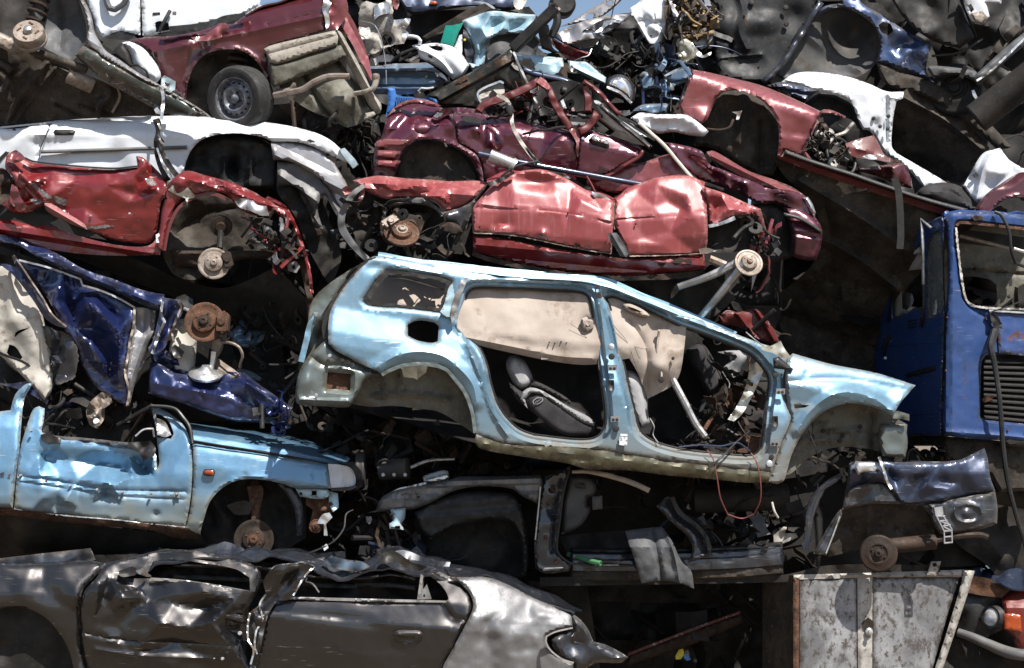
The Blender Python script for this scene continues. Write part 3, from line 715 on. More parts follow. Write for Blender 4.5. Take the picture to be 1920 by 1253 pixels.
# rolled roof edge and roof skin running back
rl = [(709,482),(780,491),(856,500),(937,509),(1000,514),(1067,520),(1140,530),(1215,560),(1310,600),(1380,630)]
loft('roof', t, W, [[(x, y+dy, d) for x, y in rl] for dy, d in ((7, .078),(-3, .102),(-4, .2),(-1, .26))], M['paleblue'], n=90, m=8, th=.01,
     crumple=[('tin', 9, .009,5),('fbm', 12, .008,3)])
panel('sill', t, W, Z5([(1000,1062),(1060,1088),(1180,1122)])+Z6([(0,1046),(300,1093),(600,1131),(885,1161),(905,1166),(890,1215),(780,1214),(640,1200),(400,1180),(200,1155),(0,1148)])+Z5([(1500,1225),(1250,1185),(1040,1148),(1005,1120)]), M['sillpaint'], res=6, d=.02, th=.03, rel=[
    ('prof', (891,830),(1437,895),[(-30, .03),(-12, .0),(0,-.01),(14, .015),(30, .09),(40, .14)]),('fbm', 26, .015,8),('tin', 30, .008,4),('dent', 1080,860,40,12,0, .03)])
# rear corner with the lamp opening, tailgate flange
panel('rear_corner_panel', t, W, Z5([(205,560),(260,628),(350,673),(430,713),(498,748),(420,775),(380,840),(350,895),(320,922),(200,918),(60,908),(42,890),(42,820),(60,735),(120,640),(170,590)]), M['olive'],
      holes=[Z5([(212,735),(335,745),(332,832),(205,822)])], res=5, d=.03, th=.03, rel=[('roll', 8, .03),('lip', 0,9, .03),('crease', Z5([(120,650),(200,700),(300,690),(410,720)]), .02,9),('crease', Z5([(60,880),(320,890)]),-.02,5),('tin', 26, .008,3),('fbm', 20, .006,5),('dent', 575,715,14,40,10,-.03)])
panel('lamp_recess', t, W, Z5([(200,730),(345,735),(340,840),(195,830)]), M['rust'], d=.1, res=8, rel=[('fbm', 14, .01,2)])
panel('tailgate_flange', t, W, Z5([(478,105),(400,148),(250,240),(135,345),(105,470),(68,640),(42,760),(50,700),(70,760),(130,630),(190,590),(210,570),(188,500),(205,420),(262,310),(350,205),(430,130)]), M['olive'], res=5, d=.10, th=.02, rel=[
    ('prof', (698,480),(556,700),[(-40,-.06),(-10, .05),(0, .07),(20,-.02),(60,-.05)]),('crease', Z5([(150,440),(130,520),(105,600)]),-.04,8),('tin', 24, .012,6),('fbm', 22, .01,2)])
panel('tailgate_channel', t, W, Z5([(430,132),(470,118),(420,150),(350,222),(285,310),(235,400),(218,480),(212,570),(190,560),(180,500),(200,420),(262,318),(350,205)]), M['plastic'], res=6, d=.07, th=.03, sm=True)
ribbon('rear_pillar_trim', t, W, Z5([(150,440),(120,480),(100,560),(70,680)]),11, M['paleblue'], d=.05, th=.02, rel=[('fbm', 10, .01,1)])
# wheelhouses
panel('rear_wheelhouse', t, W, Z5([(345,905),(400,780),(500,735),(640,680),(760,680),(860,715),(930,800),(985,920),(1010,1075),(900,1000),(800,945),(700,930),(560,915),(460,920),(400,915)]), M['inner'], d=.16, th=.05, res=6, rel=[
    ('crease', Z5([(500,760),(520,820),(500,860)]),-.02,7),('crease', Z5([(600,720),(590,830)]),-.02,6),('crease', Z5([(690,730),(690,820)]), .012,7),('crease', Z5([(460,860),(620,850),(760,865),(850,880)]),-.035,8),('prof', (660,690),(890,800),[(-60, .0),(40, .04),(120, .14)]),('tin', 30, .008,6),('fbm', 18, .008,7)])
ribbon('rear_arch_lip', t, W, Z5([(500,748),(560,718),(640,693),(740,693),(840,718),(900,783),(950,853),(985,953),(1000,1060)]),7, M['olive'], d=-.012, th=.05, rel=[('fbm', 9, .006,3)])
fend = Z6([(985,598),(1010,582),(1200,635),(1420,678),(1610,738),(1580,772),(1530,832),(1500,890),(1478,878),(1400,845),(1300,828),(1200,848),(1120,900),(1060,972),(1010,1062),(985,1140),(965,1205),(930,1222),(885,1210),(905,1165),(950,1035),(1002,905),(990,850),(975,700)])
panel('front_fender', t, W, fend, M['paleblue'], holes=[Z6([(1015,830),(1090,836),(1070,846),(1018,852)])], d=-.025, th=.018, res=5, rel=[
    ('prof', (1480,665),(1717,727),[(-20, .13),(0, .087),(40, .0),(52,-.012),(80, .012),(120, .02),(260, .06)]),('roll', 5, .02),
    ('crease', Z6([(1030,960),(1090,870),(1190,790),(1290,772),(1400,800),(1490,860)]),-.035,14),('crease', Z6([(985,720),(1200,705),(1450,740),(1590,770)]), .014,10),('fbm', 50, .005,4),('dent', 1512,700,6,4,0, .012),('dent', 1666,740,22,12,10, .02)])
panel('front_wheelhouse', t, W, Z6([(960,1180),(1000,1060),(1060,970),(1120,900),(1200,845),(1300,828),(1420,845),(1500,890),(1570,930),(1560,1050),(1480,1090),(1420,1060),(1300,1040),(1180,1050),(1080,1100),(1000,1170)]), M['inner'], d=.22, th=.05, res=6, rel=[
    ('crease', Z6([(1120,930),(1190,930),(1190,1000),(1120,1000)]),-.02,7),('crease', Z6([(1220,960),(1300,960),(1300,1030)]),-.025,6),('crease', Z6([(1400,880),(1400,1050)]), .03,10),('crease', Z6([(1050,1010),(1500,1010)]),-.02,8),('tin', 22, .014,7),('fbm', 18, .01,7)])
panel('bumper_mount', t, W, Z6([(1440,925),(1560,930),(1572,1020),(1560,1090),(1450,1085),(1430,1000)]), M['olive'], d=.06, th=.12, res=6, rel=[('roll', 8, .03),('tin', 20, .01,3)])
panel('headlamp_bracket', t, W, Z6([(1498,880),(1520,862),(1580,880),(1580,912),(1550,905),(1500,900)]), M['olive'], d=.0, th=.03, res=4, rel=[('tin', 9, .02,8)])
for a in ((1105,925,1095,1010),(1490,905,1510,950),(1085,960,1140,1130)): wire('wire', t, W, Z6([(a[0], a[1], .1),((a[0]+a[2])/2+8,(a[1]+a[3])/2, .08),(a[2], a[3], .12)]), M['plastic'], .004)
for x, y in ((1255,985),(1240,1010),(1160,960),(1340,940)): bolt('grommet', t, W, *Z6([(x, y)])[0],4, M['dark'], d=.19)
# centre and front pillars hardware
HP = [(120,550,6, 'steel'),(122,597,6, 'dark'),(145,950,6, 'dark'),(925,685,6, 'dark'),(895,1122,6, 'steel'),(905,1088,5, 'dark')]
for x, y, r, m in HP: bolt('grommet', t, W, *Z6([(x, y)])[0], r*1.0, M[m], d=-.022 if y < 1000 else .0, h=.004)
for x, y in ((127,652),(140,903),(950,768),(922,1022)):
    q = Z6([(x-22, y-14),(x+22, y-14),(x+22, y+14),(x-22, y+14)]); pl = panel('hinge_plate', t, W, q, M['steel'], d=-.03, th=.012, res=5, sm=False)
    for s in (-9,9): bolt('screw', pl, W, *Z6([(x+s, y+3)])[0],2.6, M['dark'], d=-.034, h=.003)
for x, y in ((120,738),(922,915)): panel('lock_striker', t, W, Z6([(x-14, y-26),(x+14, y-26),(x+16, y+20),(x, y+28),(x-15, y+18)]), M['plastic'], d=-.03, th=.02, res=4, rel=[('dent', *Z6([(x, y)])[0],6,8,0, .02)])
panel('paper_label', t, W, Z6([(160,990),(200,992),(198,1035),(160,1030)]), M['white'], d=-.024, th=.002, res=6, sm=False)
panel('paper_label', t, W, Z6([(165,975),(200,977),(200,988),(165,986)]), M['white'], d=-.024, th=.002, res=6, sm=False)
panel('roof_clip', t, W, Z6([(36,255),(62,253),(74,312),(46,314)]), M['plastic'], holes=[Z6([(46,268),(60,267),(63,282),(49,283)])], d=-.0, th=.02, res=4, sm=False)
# door seals
for k, (h, col) in enumerate(((rdoor, 'plastic'),(fdoor, 'plastic'))):
    C = spl(h); c = C[:, :2]; P = pt(c[:, 0], c[:, 1], W.Y(c[:, 0], c[:, 1])+relief([('prof', ax0, ax1,[(-190, .10),(-165, .06),(-120, .056),(-70, .05),(-22,-.004),(0,-.012),(20,-.006),(60, .0),(160, .03),(230, .075)])], c[:, 0], c[:, 1], c, [])+.082)
    V, F = tube_vf(np.vstack([P, P[:2]]), .009,6); obj('door_seal', V, F, M[col], t)
panel('window_seal', t, W, [(p[0], p[1]) for p in spl(rwin)[:, :2]], M['plastic'], holes=[[(p[0]+random.Random(i).uniform(-1.8,1.8), p[1]+random.Random(i+50).uniform(-1.8,1.8)) for i, p in enumerate(spl([(750+(x-750)*.86+4,549+(y-549)*.80) for x, y in rwin])[:, :2])]], d=.065, th=.012, res=4, sm=False, rel=[('fbm', 8, .004,3)])
panel('broken_pillar_trim', t, W, Z5([(960,228),(940,290),(915,350),(900,440),(878,470),(868,440),(880,360),(905,290),(930,240)]), M['steel'], d=-.012, th=.02, res=4, rel=[('tin', 12, .012,4)])
panel('broken_pillar_trim', t, W, Z5([(845,330),(860,280),(880,260),(890,330),(872,440),(845,438),(812,412),(830,380)]), M['icepaint'], d=-.0, th=.02, res=4, rel=[('tin', 10, .015,9)])
# torn top of the front pillar and cowl
panel('torn_cowl', t, W, Z6([(850,545),(900,545),(950,520),(970,560),(1000,600),(960,605),(910,580),(860,565)]), M['foil'], d=-.04, th=.02, res=4, rel=[('tin', 8, .03,5)])
panel('mirror_base', t, W, Z6([(912,605),(940,598),(1012,658),(1008,667),(915,655)]), M['plastic'], d=-.05, th=.03, res=4, rel=[('roll', 6, .02)])
wire('wiper_arm', t, W, Z6([(780,478,0),(830,520,-.02),(880,555,-.03)]), M['steel'], .005)
# inside: headliner hanging down, far side, floor
panel('headliner', t, W, [(850,600),(862,560),(885,540),(1000,545),(1110,551),(1145,556),(1215,573),(1287,612),(1282,660),(1275,700),(1262,722),(1240,735),(1214,748),(1196,700),(1180,672),(1110,684),(1050,680),(950,660),(890,645),(858,628)], M['beige'], d=.11, th=.02, res=6, rel=[
    ('prof', (860,600),(1285,640),[(-70, .07),(-30, .02),(20,-.02),(45, .0),(80, .06),(120, .09)]),('dent', 1100,606,12,16,0, .04),('dent', 1215,640,20,60,20, .05),('dent', 1240,690,30,30,0,-.05),('crease', [(1180,600),(1210,650),(1215,740)], .03,9),('crease', [(870,632),(960,650),(1050,668),(1110,672)],-.02,10),('tin', 60, .012,4),('fbm', 60, .02,5)])
panel('grab_handle', t, W, Z6([(180,340),(215,340),(280,370),(310,395),(290,405),(230,385),(190,365)]), M['beige'], holes=[Z6([(200,352),(230,360),(270,378),(255,380),(215,367)])], d=.085, th=.03, res=4, rel=[('roll', 4, .02)])
panel('headliner_clip', t, W, Z5([(1352,610),(1392,608),(1390,665),(1352,668)]), M['beige'], holes=[Z5([(1364,622),(1382,620),(1380,652),(1364,654)])], d=.12, th=.02, res=4)
panel('roof_lining', t, W, Z5([(380,380),(430,250),(560,180),(900,230),(860,430),(600,420)]), M['beige'], d=.5, th=.02, res=9, rel=[('prof', (700,520),(850,545),[(-40, .35),(0, .1),(40,0)]),('fbm', 30, .02,3)])
tube('roof_bow', t, W, Z5([(545,240, .3),(600,232, .28),(700,255, .28),(800,285, .28),(850,300, .3)]), .008, M['steel'])
panel('floor', t, W, [(700,770),(850,760),(1000,790),(1140,800),(1300,830),(1440,850),(1445,900),(1200,875),(1000,850),(880,830)], M['dark'], d=.35, th=.06, res=10, rel=[('prof', (900,840),(1440,895),[(-60, .9),(0,-.2)]),('tin', 40, .03,6)])
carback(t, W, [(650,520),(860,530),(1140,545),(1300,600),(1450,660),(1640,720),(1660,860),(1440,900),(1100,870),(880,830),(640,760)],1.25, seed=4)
def car_seat(par, fr, back, head, d, panelm):
    """seat back and headrest as thick padded volumes, seen from the side"""
    panel('seat_back', par, fr, back, M['cloth'], d=d, th=.4, res=5, rel=[('roll', 14, .07),('fbm', 24, .006,2)])
    panel('headrest', par, fr, head, M['clothpale'], d=d+.04, th=.24, res=4, rel=[('roll', 12, .09)])
car_seat(t, W, Z5([(1180,790),(1250,840),(1290,815),(1340,825),(1480,900),(1600,960),(1645,1000),(1650,1080),(1500,1080),(1400,1020),(1290,940),(1210,870)]), Z5([(1165,680),(1185,648),(1220,645),(1260,670),(1295,730),(1308,780),(1290,815),(1250,832),(1215,815),(1185,760),(1168,720)]), .15, None)
panel('seat_side_panel', t, W, Z5([(1280,870),(1330,850),(1390,870),(1560,980),(1640,1030),(1600,1075),(1480,1070),(1380,1010),(1300,930)]), M['cloth'], d=.13, th=.03, res=5, rel=[('roll', 8, .02)])
panel('seat_edge', t, W, Z5([(1290,818),(1340,826),(1400,858),(1500,920),(1600,970),(1640,1005),(1632,1022),(1570,1000),(1440,910),(1360,855),(1300,845),(1265,880),(1280,930),(1240,880),(1255,840)]), M['clothpale'], d=.115, th=.06, res=4, rel=[('roll', 5, .02)])
panel('seat_shoulder', t, W, Z5([(1310,770),(1420,830),(1500,880),(1530,920),(1400,850),(1340,824),(1290,815)]), M['cloth'], d=.19, th=.3, res=5, rel=[('roll', 6, .03)])
lg = ribbon('seat_badge', t, W, [p for p in Z5([(1310,888),(1330,872),(1358,872),(1362,884),(1340,902),(1314,904),(1308,892)])]+Z5([(1310,888)]),1.5, M['clothpale'], d=.118, th=.004, res=3)
# second seat behind the centre pillar and the far front seat
panel('seat_back', t, W, Z6([(180,660),(230,670),(270,700),(295,760),(302,880),(310,920),(270,960),(235,900),(200,780)]), M['clothpale'], d=.17, th=.3, res=5, rel=[('roll', 10, .06),('crease', Z6([(200,690),(250,720),(290,800)]), .02,8)])
panel('seat_back', t, W, Z6([(480,570),(540,532),(580,545),(640,640),(700,720),(735,780),(720,820),(640,830),(590,790),(530,680)]), M['cloth'], d=.75, th=.3, res=6, rel=[('roll', 14, .06)])
panel('seat_trim', t, W, Z6([(640,575),(740,565),(800,590),(780,620),(750,680),(730,760),(700,700),(670,650),(720,600)]), M['clothpale'], d=.7, th=.2, res=5, rel=[('roll', 8, .05),('tin', 20, .02,3)])
tube('grey_strut', t, W, Z6([(420,708, .16),(480,820, .12),(530,920, .1),(580,990, .08)]), .024, M['steel'])
tube('strut_end', t, W, Z6([(555,955, .085),(585,1000, .075)]), .018, M['rustdark'])
panel('insulation_sheet', t, W, Z6([(800,640),(860,610),(878,640),(860,680),(835,740),(800,810),(760,880),(720,915),(690,905),(740,830),(780,740)]), M['insulator'], d=.18, th=.015, res=4, rel=[('tin', 12, .03,3),('tin', 28, .03,5)])
bits('torn_interior', t, W, Z6([(640,700),(850,640),(860,1050),(600,1060),(480,1040)]), .2, .8,90,3,['dark', 'plastic', 'rustdark', 'rust', 'underblue'])
panel('rusty_plate', t, W, Z6([(790,985),(845,990),(845,1060),(810,1070),(700,1060),(790,1040)]), M['rust'], d=.2, th=.01, res=5, rel=[('tin', 14, .02,2)])
for a in (Z6([(590,1055, .02),(620,1100,-.03),(640,1200,-.04),(655,1290,-.02),(690,1370, .05),(760,1390, .1),(820,1370, .05),(850,1300,0),(850,1200,-.04),(830,1110,-.04),(805,1070,0)]),): wire('red_wire', t, W, a, M['wirered'], .0045)
wire('blue_wire', t, W, Z6([(450,1040, .05),(560,1030, .08),(660,1035, .06),(740,1020, .08),(800,1060, .04)]), M['darkblue'], .006)
wire('black_cable', t, W, Z6([(590,1150,-.05),(660,1090,-.04),(740,1010, .1),(800,960, .2)]), M['plastic'], .007)
wire('white_wire', t, W, Z6([(310,900, .1),(330,940, .08),(325,980, .1),(350,1020, .03)]), M['clothpale'], .004)
for i in range(3): bolt('grommet', t, W, *Z5([(([222,290,150])[i],([648,676,860])[i])])[0],4, M['dark' if i == 1 else 'steel'], d=.0)
for a in ([(1070,608),(1085,618),(1100,634)],[(1150,610),(1175,640),(1190,680),(1205,720)],[(1160,655),(1185,650),(1208,655)]): wire('crack_line', t, W, [(x, y, .092) for x, y in a], M['rustdark'], .0013)
for x, y in ((940,630),(952,631),(962,629),(1030,642),(1040,644),(1052,641),(1062,643)): bolt('lining_hole', t, W, x, y, 1.3, M['dark'], d=.088, h=.004)
panel('lining_recess', t, W, [(1090,598),(1100,594),(1112,598),(1113,614),(1102,622),(1092,616)], M['beige'], holes=[[(1097,602),(1106,602),(1107,612),(1098,614)]], d=.075, th=.03, res=3.5, rel=[('roll', 4, .012),('fbm', 6, .006,2)])
ribbon('lining_fold', t, W, [(1236,618),(1232,660),(1240,700),(1236,730)],5, M['beige'], d=.085, th=.02, res=4, rel=[('roll', 2, .015),('tin', 14, .012,3)])
for x, y, k in ((1240,712,6),(1262,672,3)): bolt('lining_hole', t, W, x, y, k, M['dark'], d=.06, h=.004)
tc = bpy.data.curves.new('badge_lettering', 'FONT'); tc.body = 'AIRBAG'; tc.align_x = 'CENTER'; tc.align_y = 'CENTER'; tc.size = .013; tc.extrude = .0006
to = bpy.data.objects.new('badge_lettering', tc); COL.objects.link(to); bpy.context.view_layer.update()
me = bpy.data.meshes.new_from_object(to.evaluated_get(bpy.context.evaluated_depsgraph_get())); bpy.data.objects.remove(to)
me.transform(Matrix.Translation(Vector(W.p(1009,751.5, .108))) @ Matrix.Rotation(math.radians(-25),4, 'Y') @ Matrix.Rotation(math.radians(90),4, 'X'))
me.materials.clear(); me.materials.append(M['clothpale']); to = bpy.data.objects.new('badge_lettering', me); COL.objects.link(to); to.parent = t
# ------------------------------------------------------------------ bottom row: graphite saloon
G = Pl(-.50,500,1150, sx=.02)
WK = 'wrecked cars stacked in the pile'
t = thing('wrecked_car', 'crushed graphite grey saloon at the bottom left with creased doors', 'car wreck', WK)
panel('rear_fender', t, G, Z9([(-80,806),(100,808),(250,800),(380,796),(450,808),(405,862),(352,920),(343,980),(343,1060),(340,1150),(355,1190),(368,1260),(375,1400),(320,1400),(312,1255),(290,1170),(250,1100),(195,1040),(130,1004),(60,993),(0,1003),(-80,1040)]), M['graphite'], res=6, d=.02, rel=[
    ('prof', Z9([(-60,930)])[0], Z9([(350,950)])[0],[(-70, .10),(-30, .03),(0,0),(60, .02),(120, .05)]),('roll', 12, .03),('tin', 60, .018,5),('pts', Z9([(300,890,-.01),(240,960, .03),(330,960,-.02),(180,900, .03),(100,960,-.01),(330,1010, .03)])),('crease', Z9([(130,1004),(195,1040),(250,1100),(290,1170),(312,1255)]),-.02,9),('fbm', 40, .006,1)])
gr_ = panel('rear_door', t, G, Z9([(452,812),(520,790),(600,772),(650,758),(720,748),(850,757),(1000,790),(1090,822),(1110,860),(1095,920),(1055,1010),(1058,1100),(1062,1180),(1075,1253),(1085,1400),(385,1400),(372,1260),(360,1190),(350,1140),(347,1060),(347,985),(360,925),(412,866)]), M['graphite'], soft=0,
      holes=[Z9([(505,868),(560,850),(620,862),(650,800),(720,790),(850,805),(1000,832),(1060,868),(1062,925),(980,916),(880,896),(760,880),(640,872),(560,872)])], res=5.5, rel=[
    ('prof', Z9([(350,980)])[0], Z9([(1055,985)])[0],[(-95, .13),(-50, .06),(-25, .02),(0,0),(60, .025),(120, .07),(180, .1)]),('roll', 4, .018),
    ('pts', Z9([(420,900,-.03),(470,860, .0),(440,950, .025),(520,950,-.035),(560,1000, .03),(480,1010, .02),(640,960, .045),(680,1060,-.045),(740,980, .03),(620,1030, .0),(860,930,-.02),(880,1000, .05),(800,1080,-.02),(900,1060,-.03),(1000,960, .0),(1020,1100, .05),(960,1140,-.02),(740,1150, .03),(500,1080, .03),(400,1060, .01),(730,1230,-.01),(860,1190, .03),(560,1200, .01)]),1.5),
    ('crease', Z9([(350,1100),(450,1125),(600,1140),(740,1145),(1000,1160)]), .014,5),('crease', Z9([(400,1170),(600,1200),(900,1210)]),-.012,6),('fbm', 60, .014,3),('fbm', 18, .002,4)])
panel('window_strip', gr_, G, Z9([(640,868),(760,876),(880,892),(1062,924),(1060,936),(880,906),(760,889),(640,880)]), M['alloy'], d=.06, th=.012, res=5, rel=[('roll', 3, .008)])
panel('door_handle', gr_, G, Z9([(945,1015),(1040,1030),(1050,1060),(1040,1066),(950,1045)]), M['graphite'], d=.0, th=.02, res=4, rel=[('roll', 5, .02)])
for x, y, r in ((1019,1105,9),(945,1213,7),(910,1212,3)): bolt('hole_plug', gr_, G, *Z9([(x, y)])[0], r/2.27, M['clothpale'], d=.02, h=.01)
panel('window_winder', t, G, Z9([(505,840),(560,822),(580,830),(575,858),(520,866),(505,858)]), M['plastic'], d=.03, th=.03, res=4, rel=[('tin', 10, .02,1)])
panel('torn_frame', t, G, Z9([(575,838),(600,830),(640,780),(646,788),(615,840),(645,862),(630,866),(590,852)]), M['steel'], d=.0, th=.012, res=4, rel=[('tin', 8, .02,4)])
gf_ = panel('front_door', t, G, Z10([(180,388),(262,376),(640,380),(890,384),(905,245),(960,228),(1030,255),(1090,290),(1138,348),(1152,388),(1148,432),(1108,507),(1058,607),(1003,708),(955,880),(88,880),(100,708),(125,620),(145,520),(165,430)]), M['graphite'],
      holes=[Z10([(925,262),(955,265),(1000,300),(1030,340),(1042,372),(1020,384),(905,382)])], res=5, corner=40, rel=[
    ('prof', Z10([(200,455)])[0], Z10([(1110,520)])[0],[(-90, .16),(-45, .055),(-12, .016),(0,0),(8, .003),(60, .02),(120, .06),(180, .10)]),('roll', 3.5, .015),
    ('dent', *Z10([(420,455)])[0],80,10,5, .012),('dent', *Z10([(760,600)])[0],90,30,20, .012),('dent', *Z10([(1060,450)])[0],20,20,0, .02),('dent', *Z10([(600,480)])[0],60,14,10, .012),('crease', Z10([(1020,400),(1060,460),(1110,470)]), .02,8),('fbm', 70, .008,12),('fbm', 20, .0012,3)])
panel('window_strip', gf_, G, Z10([(262,360),(640,370),(890,376),(1030,380),(1032,389),(890,388),(640,384),(258,374)]), M['alloy'], d=.025, th=.02, res=4, rel=[('roll', 3, .01)])
panel('quarter_frame', gf_, G, Z10([(905,250),(918,258),(905,372),(888,374)]), M['alloy'], d=.02, th=.02, res=4)
panel('mirror_plate', gf_, G, Z10([(912,330),(935,300),(950,345),(958,372),(905,374)]), M['steel'], holes=[Z10([(918,350),(926,350),(926,362),(918,362)])], d=.05, th=.01, res=4, sm=False)
panel('handle_recess', gf_, G, Z10([(768,540),(790,524),(900,524),(922,545),(915,575),(890,588),(800,588),(775,570)]), M['graphite'], d=-.006, th=.012, res=4, rel=[('roll', 5, .012),('dent', *Z10([(845,572)])[0],26,8,0, .02)])
panel('door_handle', gf_, G, Z10([(772,536),(795,528),(900,528),(920,542),(905,558),(790,556)]), M['graphite'], d=-.03, th=.015, res=4, rel=[('roll', 6, .014)])
GF = Pl(-.44,880,1150, sx=.075)
panel('front_fender', t, GF, Z10([(1045,264),(1130,265),(1230,266),(1330,302),(1480,378),(1652,433),(1645,510),(1560,530),(1515,552),(1515,585),(1540,625),(1595,665),(1650,682),(1640,730),(1500,880),(965,880),(1010,710),(1062,612),(1115,512),(1155,432),(1160,390),(1142,345),(1094,292)]), M['silver_sheen'], res=5, d=-.01, rel=[  # same graphite paint as the doors, its sheen painted as silver
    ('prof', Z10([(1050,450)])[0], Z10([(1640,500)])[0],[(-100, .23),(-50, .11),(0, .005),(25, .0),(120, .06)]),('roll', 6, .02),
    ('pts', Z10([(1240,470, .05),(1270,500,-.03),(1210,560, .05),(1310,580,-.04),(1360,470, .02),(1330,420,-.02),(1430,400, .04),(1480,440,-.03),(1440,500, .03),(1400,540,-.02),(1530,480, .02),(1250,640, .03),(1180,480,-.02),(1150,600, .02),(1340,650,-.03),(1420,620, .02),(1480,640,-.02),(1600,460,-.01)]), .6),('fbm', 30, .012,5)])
panel('pillar', t, G, Z10([(150,262),(200,213),(262,203),(330,194),(388,214),(352,250),(318,300),(285,352),(262,376),(205,380),(168,440),(142,530),(122,640),(102,708),(82,880),(58,880),(74,690),(90,620),(66,580),(62,500),(72,440),(120,400),(150,345),(140,300)]), M['graphite'], res=4.5, d=-.04, th=.015, rel=[('pts', Z10([(240,240,-.04),(200,330, .04),(300,240, .05),(340,215,-.02),(130,400, .05),(110,480,-.05),(90,540, .05),(110,600,-.04),(85,660, .04),(220,370, .02)])),('tin', 14, .02,5)])
for k, L in enumerate(([(75,440),(64,500),(68,575),(92,620),(78,690)],[(150,350),(122,400),(135,470),(105,530),(98,600),(110,640)])): ribbon('torn_edge', t, G, Z10(L),3.4, M['alloy'], d=-.07, th=.012, res=3, rel=[('tin', 9, .02, k)])
ribbon('torn_edge', t, G, Z10([(168,245),(200,212),(262,203),(300,200),(330,194),(386,214),(340,262),(300,330),(285,355)]),3.2, M['alloy'], d=-.05, th=.012, res=3, rel=[('tin', 9, .02,7)])
tube('seal_strip', t, G, Z10([(330,280, .02),(350,270,-.02),(345,285, .0),(380,300, .05),(410,340, .06)]), .006, M['steel'])
# crushed roof folded into the cabin, bonnet, dark nose
loft('roof', t, G, [Z10([(-1100,330, .10),(-700,270, .1),(-400,205, .12),(-100,190, .1),(0,175, .12),(200,200, .14),(430,235, .12),(560,270, .13),(700,240, .1),(900,262, .12),(1040,268, .16)]),
     Z10([(-1100,250, .30),(-700,215, .3),(-400,150, .3),(-100,140, .3),(0,130, .3),(200,160, .3),(430,180, .3),(560,220, .3),(700,170, .28),(900,190, .34),(1040,230, .34)]),
     Z10([(-1100,200,1.1),(-700,170,1.1),(-400,110,1.1),(-100,105,1.1),(0,100,1.1),(200,125,1.1),(430,140,1.1),(560,160,1.1),(700,125,1.1),(900,140,1.1),(1040,180,1.1)])], M['darkcar'], n=130, m=12, crumple=[('tin', 10, .045,3),('tin', 4, .018,8),('fbm', 14, .03,2)])
loft('bonnet', t, G, [Z10([(1050,262, .16),(1130,262, .2),(1230,262, .22),(1330,298, .2),(1480,372, .16),(1655,430, .1)]), Z10([(1000,200, .5),(1130,222, .5),(1280,250, .5),(1400,300, .5),(1550,368, .5),(1690,425, .4)]), Z10([(1000,190,1.2),(1130,200,1.2),(1300,232,1.2),(1420,280,1.2),(1570,350,1.2),(1700,420,1.1)])], M['darkcar'], n=60, m=10, crumple=[('tin', 9, .02,6)])
panel('torn_roof_skin', t, G, Z10([(700,190),(720,150),(760,130),(800,150),(860,190),(940,215),(900,235),(850,230),(780,190),(730,200)]), M['oilmetal'], d=.05, th=.02, res=5, rel=[('tin', 14, .04,5)])
panel('torn_roof_skin', t, G, Z10([(430,190),(470,160),(540,180),(620,190),(660,215),(600,235),(500,225)]), M['bluegrey'], d=.12, th=.02, res=5, rel=[('tin', 14, .05,2)])
for k in (0,2): ribbon('roof_rail', t, G, Z10([(-300,205+k*28, .2),(0,215+k*30),(200,232+k*28),(430,262+k*22),(640,268+k*20),(760,248+k*28),(880,275+k*22)]),9, M[('darkcar', 'plastic', 'greyplastic')[k]], d=.16+.06*k, th=.04, res=4, rel=[('roll', 4, .02),('tin', 26, .09, k)])
panel('cabin_lining', t, G, Z9([(-80,790),(600,770),(1100,800),(1600,850),(1930,880),(1930,1000),(1500,1000),(400,1000),(-80,900)]), M['dark'], d=.38, th=.03, res=10, rel=[('tin', 40, .09,2),('fbm', 40, .05,3)])
panel('front_panel', t, G, Z10([(1640,440),(1680,470),(1720,520),(1745,580),(1800,592),(1880,632),(1915,655),(1880,682),(1760,684),(1690,720),(1640,735),(1650,685),(1600,660),(1550,610),(1540,570),(1570,545),(1640,520)]), M['darkcar'], d=.10, th=.12, res=6, rel=[('tin', 30, .05,3),('roll', 12, .05)])
panel('front_arch', t, G, Z10([(1490,540),(1660,500),(1690,600),(1660,700),(1560,660),(1510,610)]), M['dark'], d=.2, res=8, rel=[('tin', 20, .04,3)])
ribbon('arch_lip', t, G, Z10([(1645,512),(1560,532),(1516,554),(1516,585),(1541,625),(1597,666),(1650,682)]),3, M['alloy'], d=-.02, th=.02, res=3)
panel('rear_arch', t, G, Z9([(-80,1030),(0,995),(130,995),(260,1100),(320,1260),(330,1400),(-80,1400)]), M['dark'], d=.2, th=.03, res=9, rel=[('tin', 40, .04,3)])
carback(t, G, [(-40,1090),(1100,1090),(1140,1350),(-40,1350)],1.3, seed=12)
panel('rear_sill', t, G, [(-40,1052),(60,1040),(170,1028),(180,1050),(120,1060),(-40,1072)], M['darkcar'], d=.25, th=.1, res=6, rel=[('tin', 20, .04,2)])

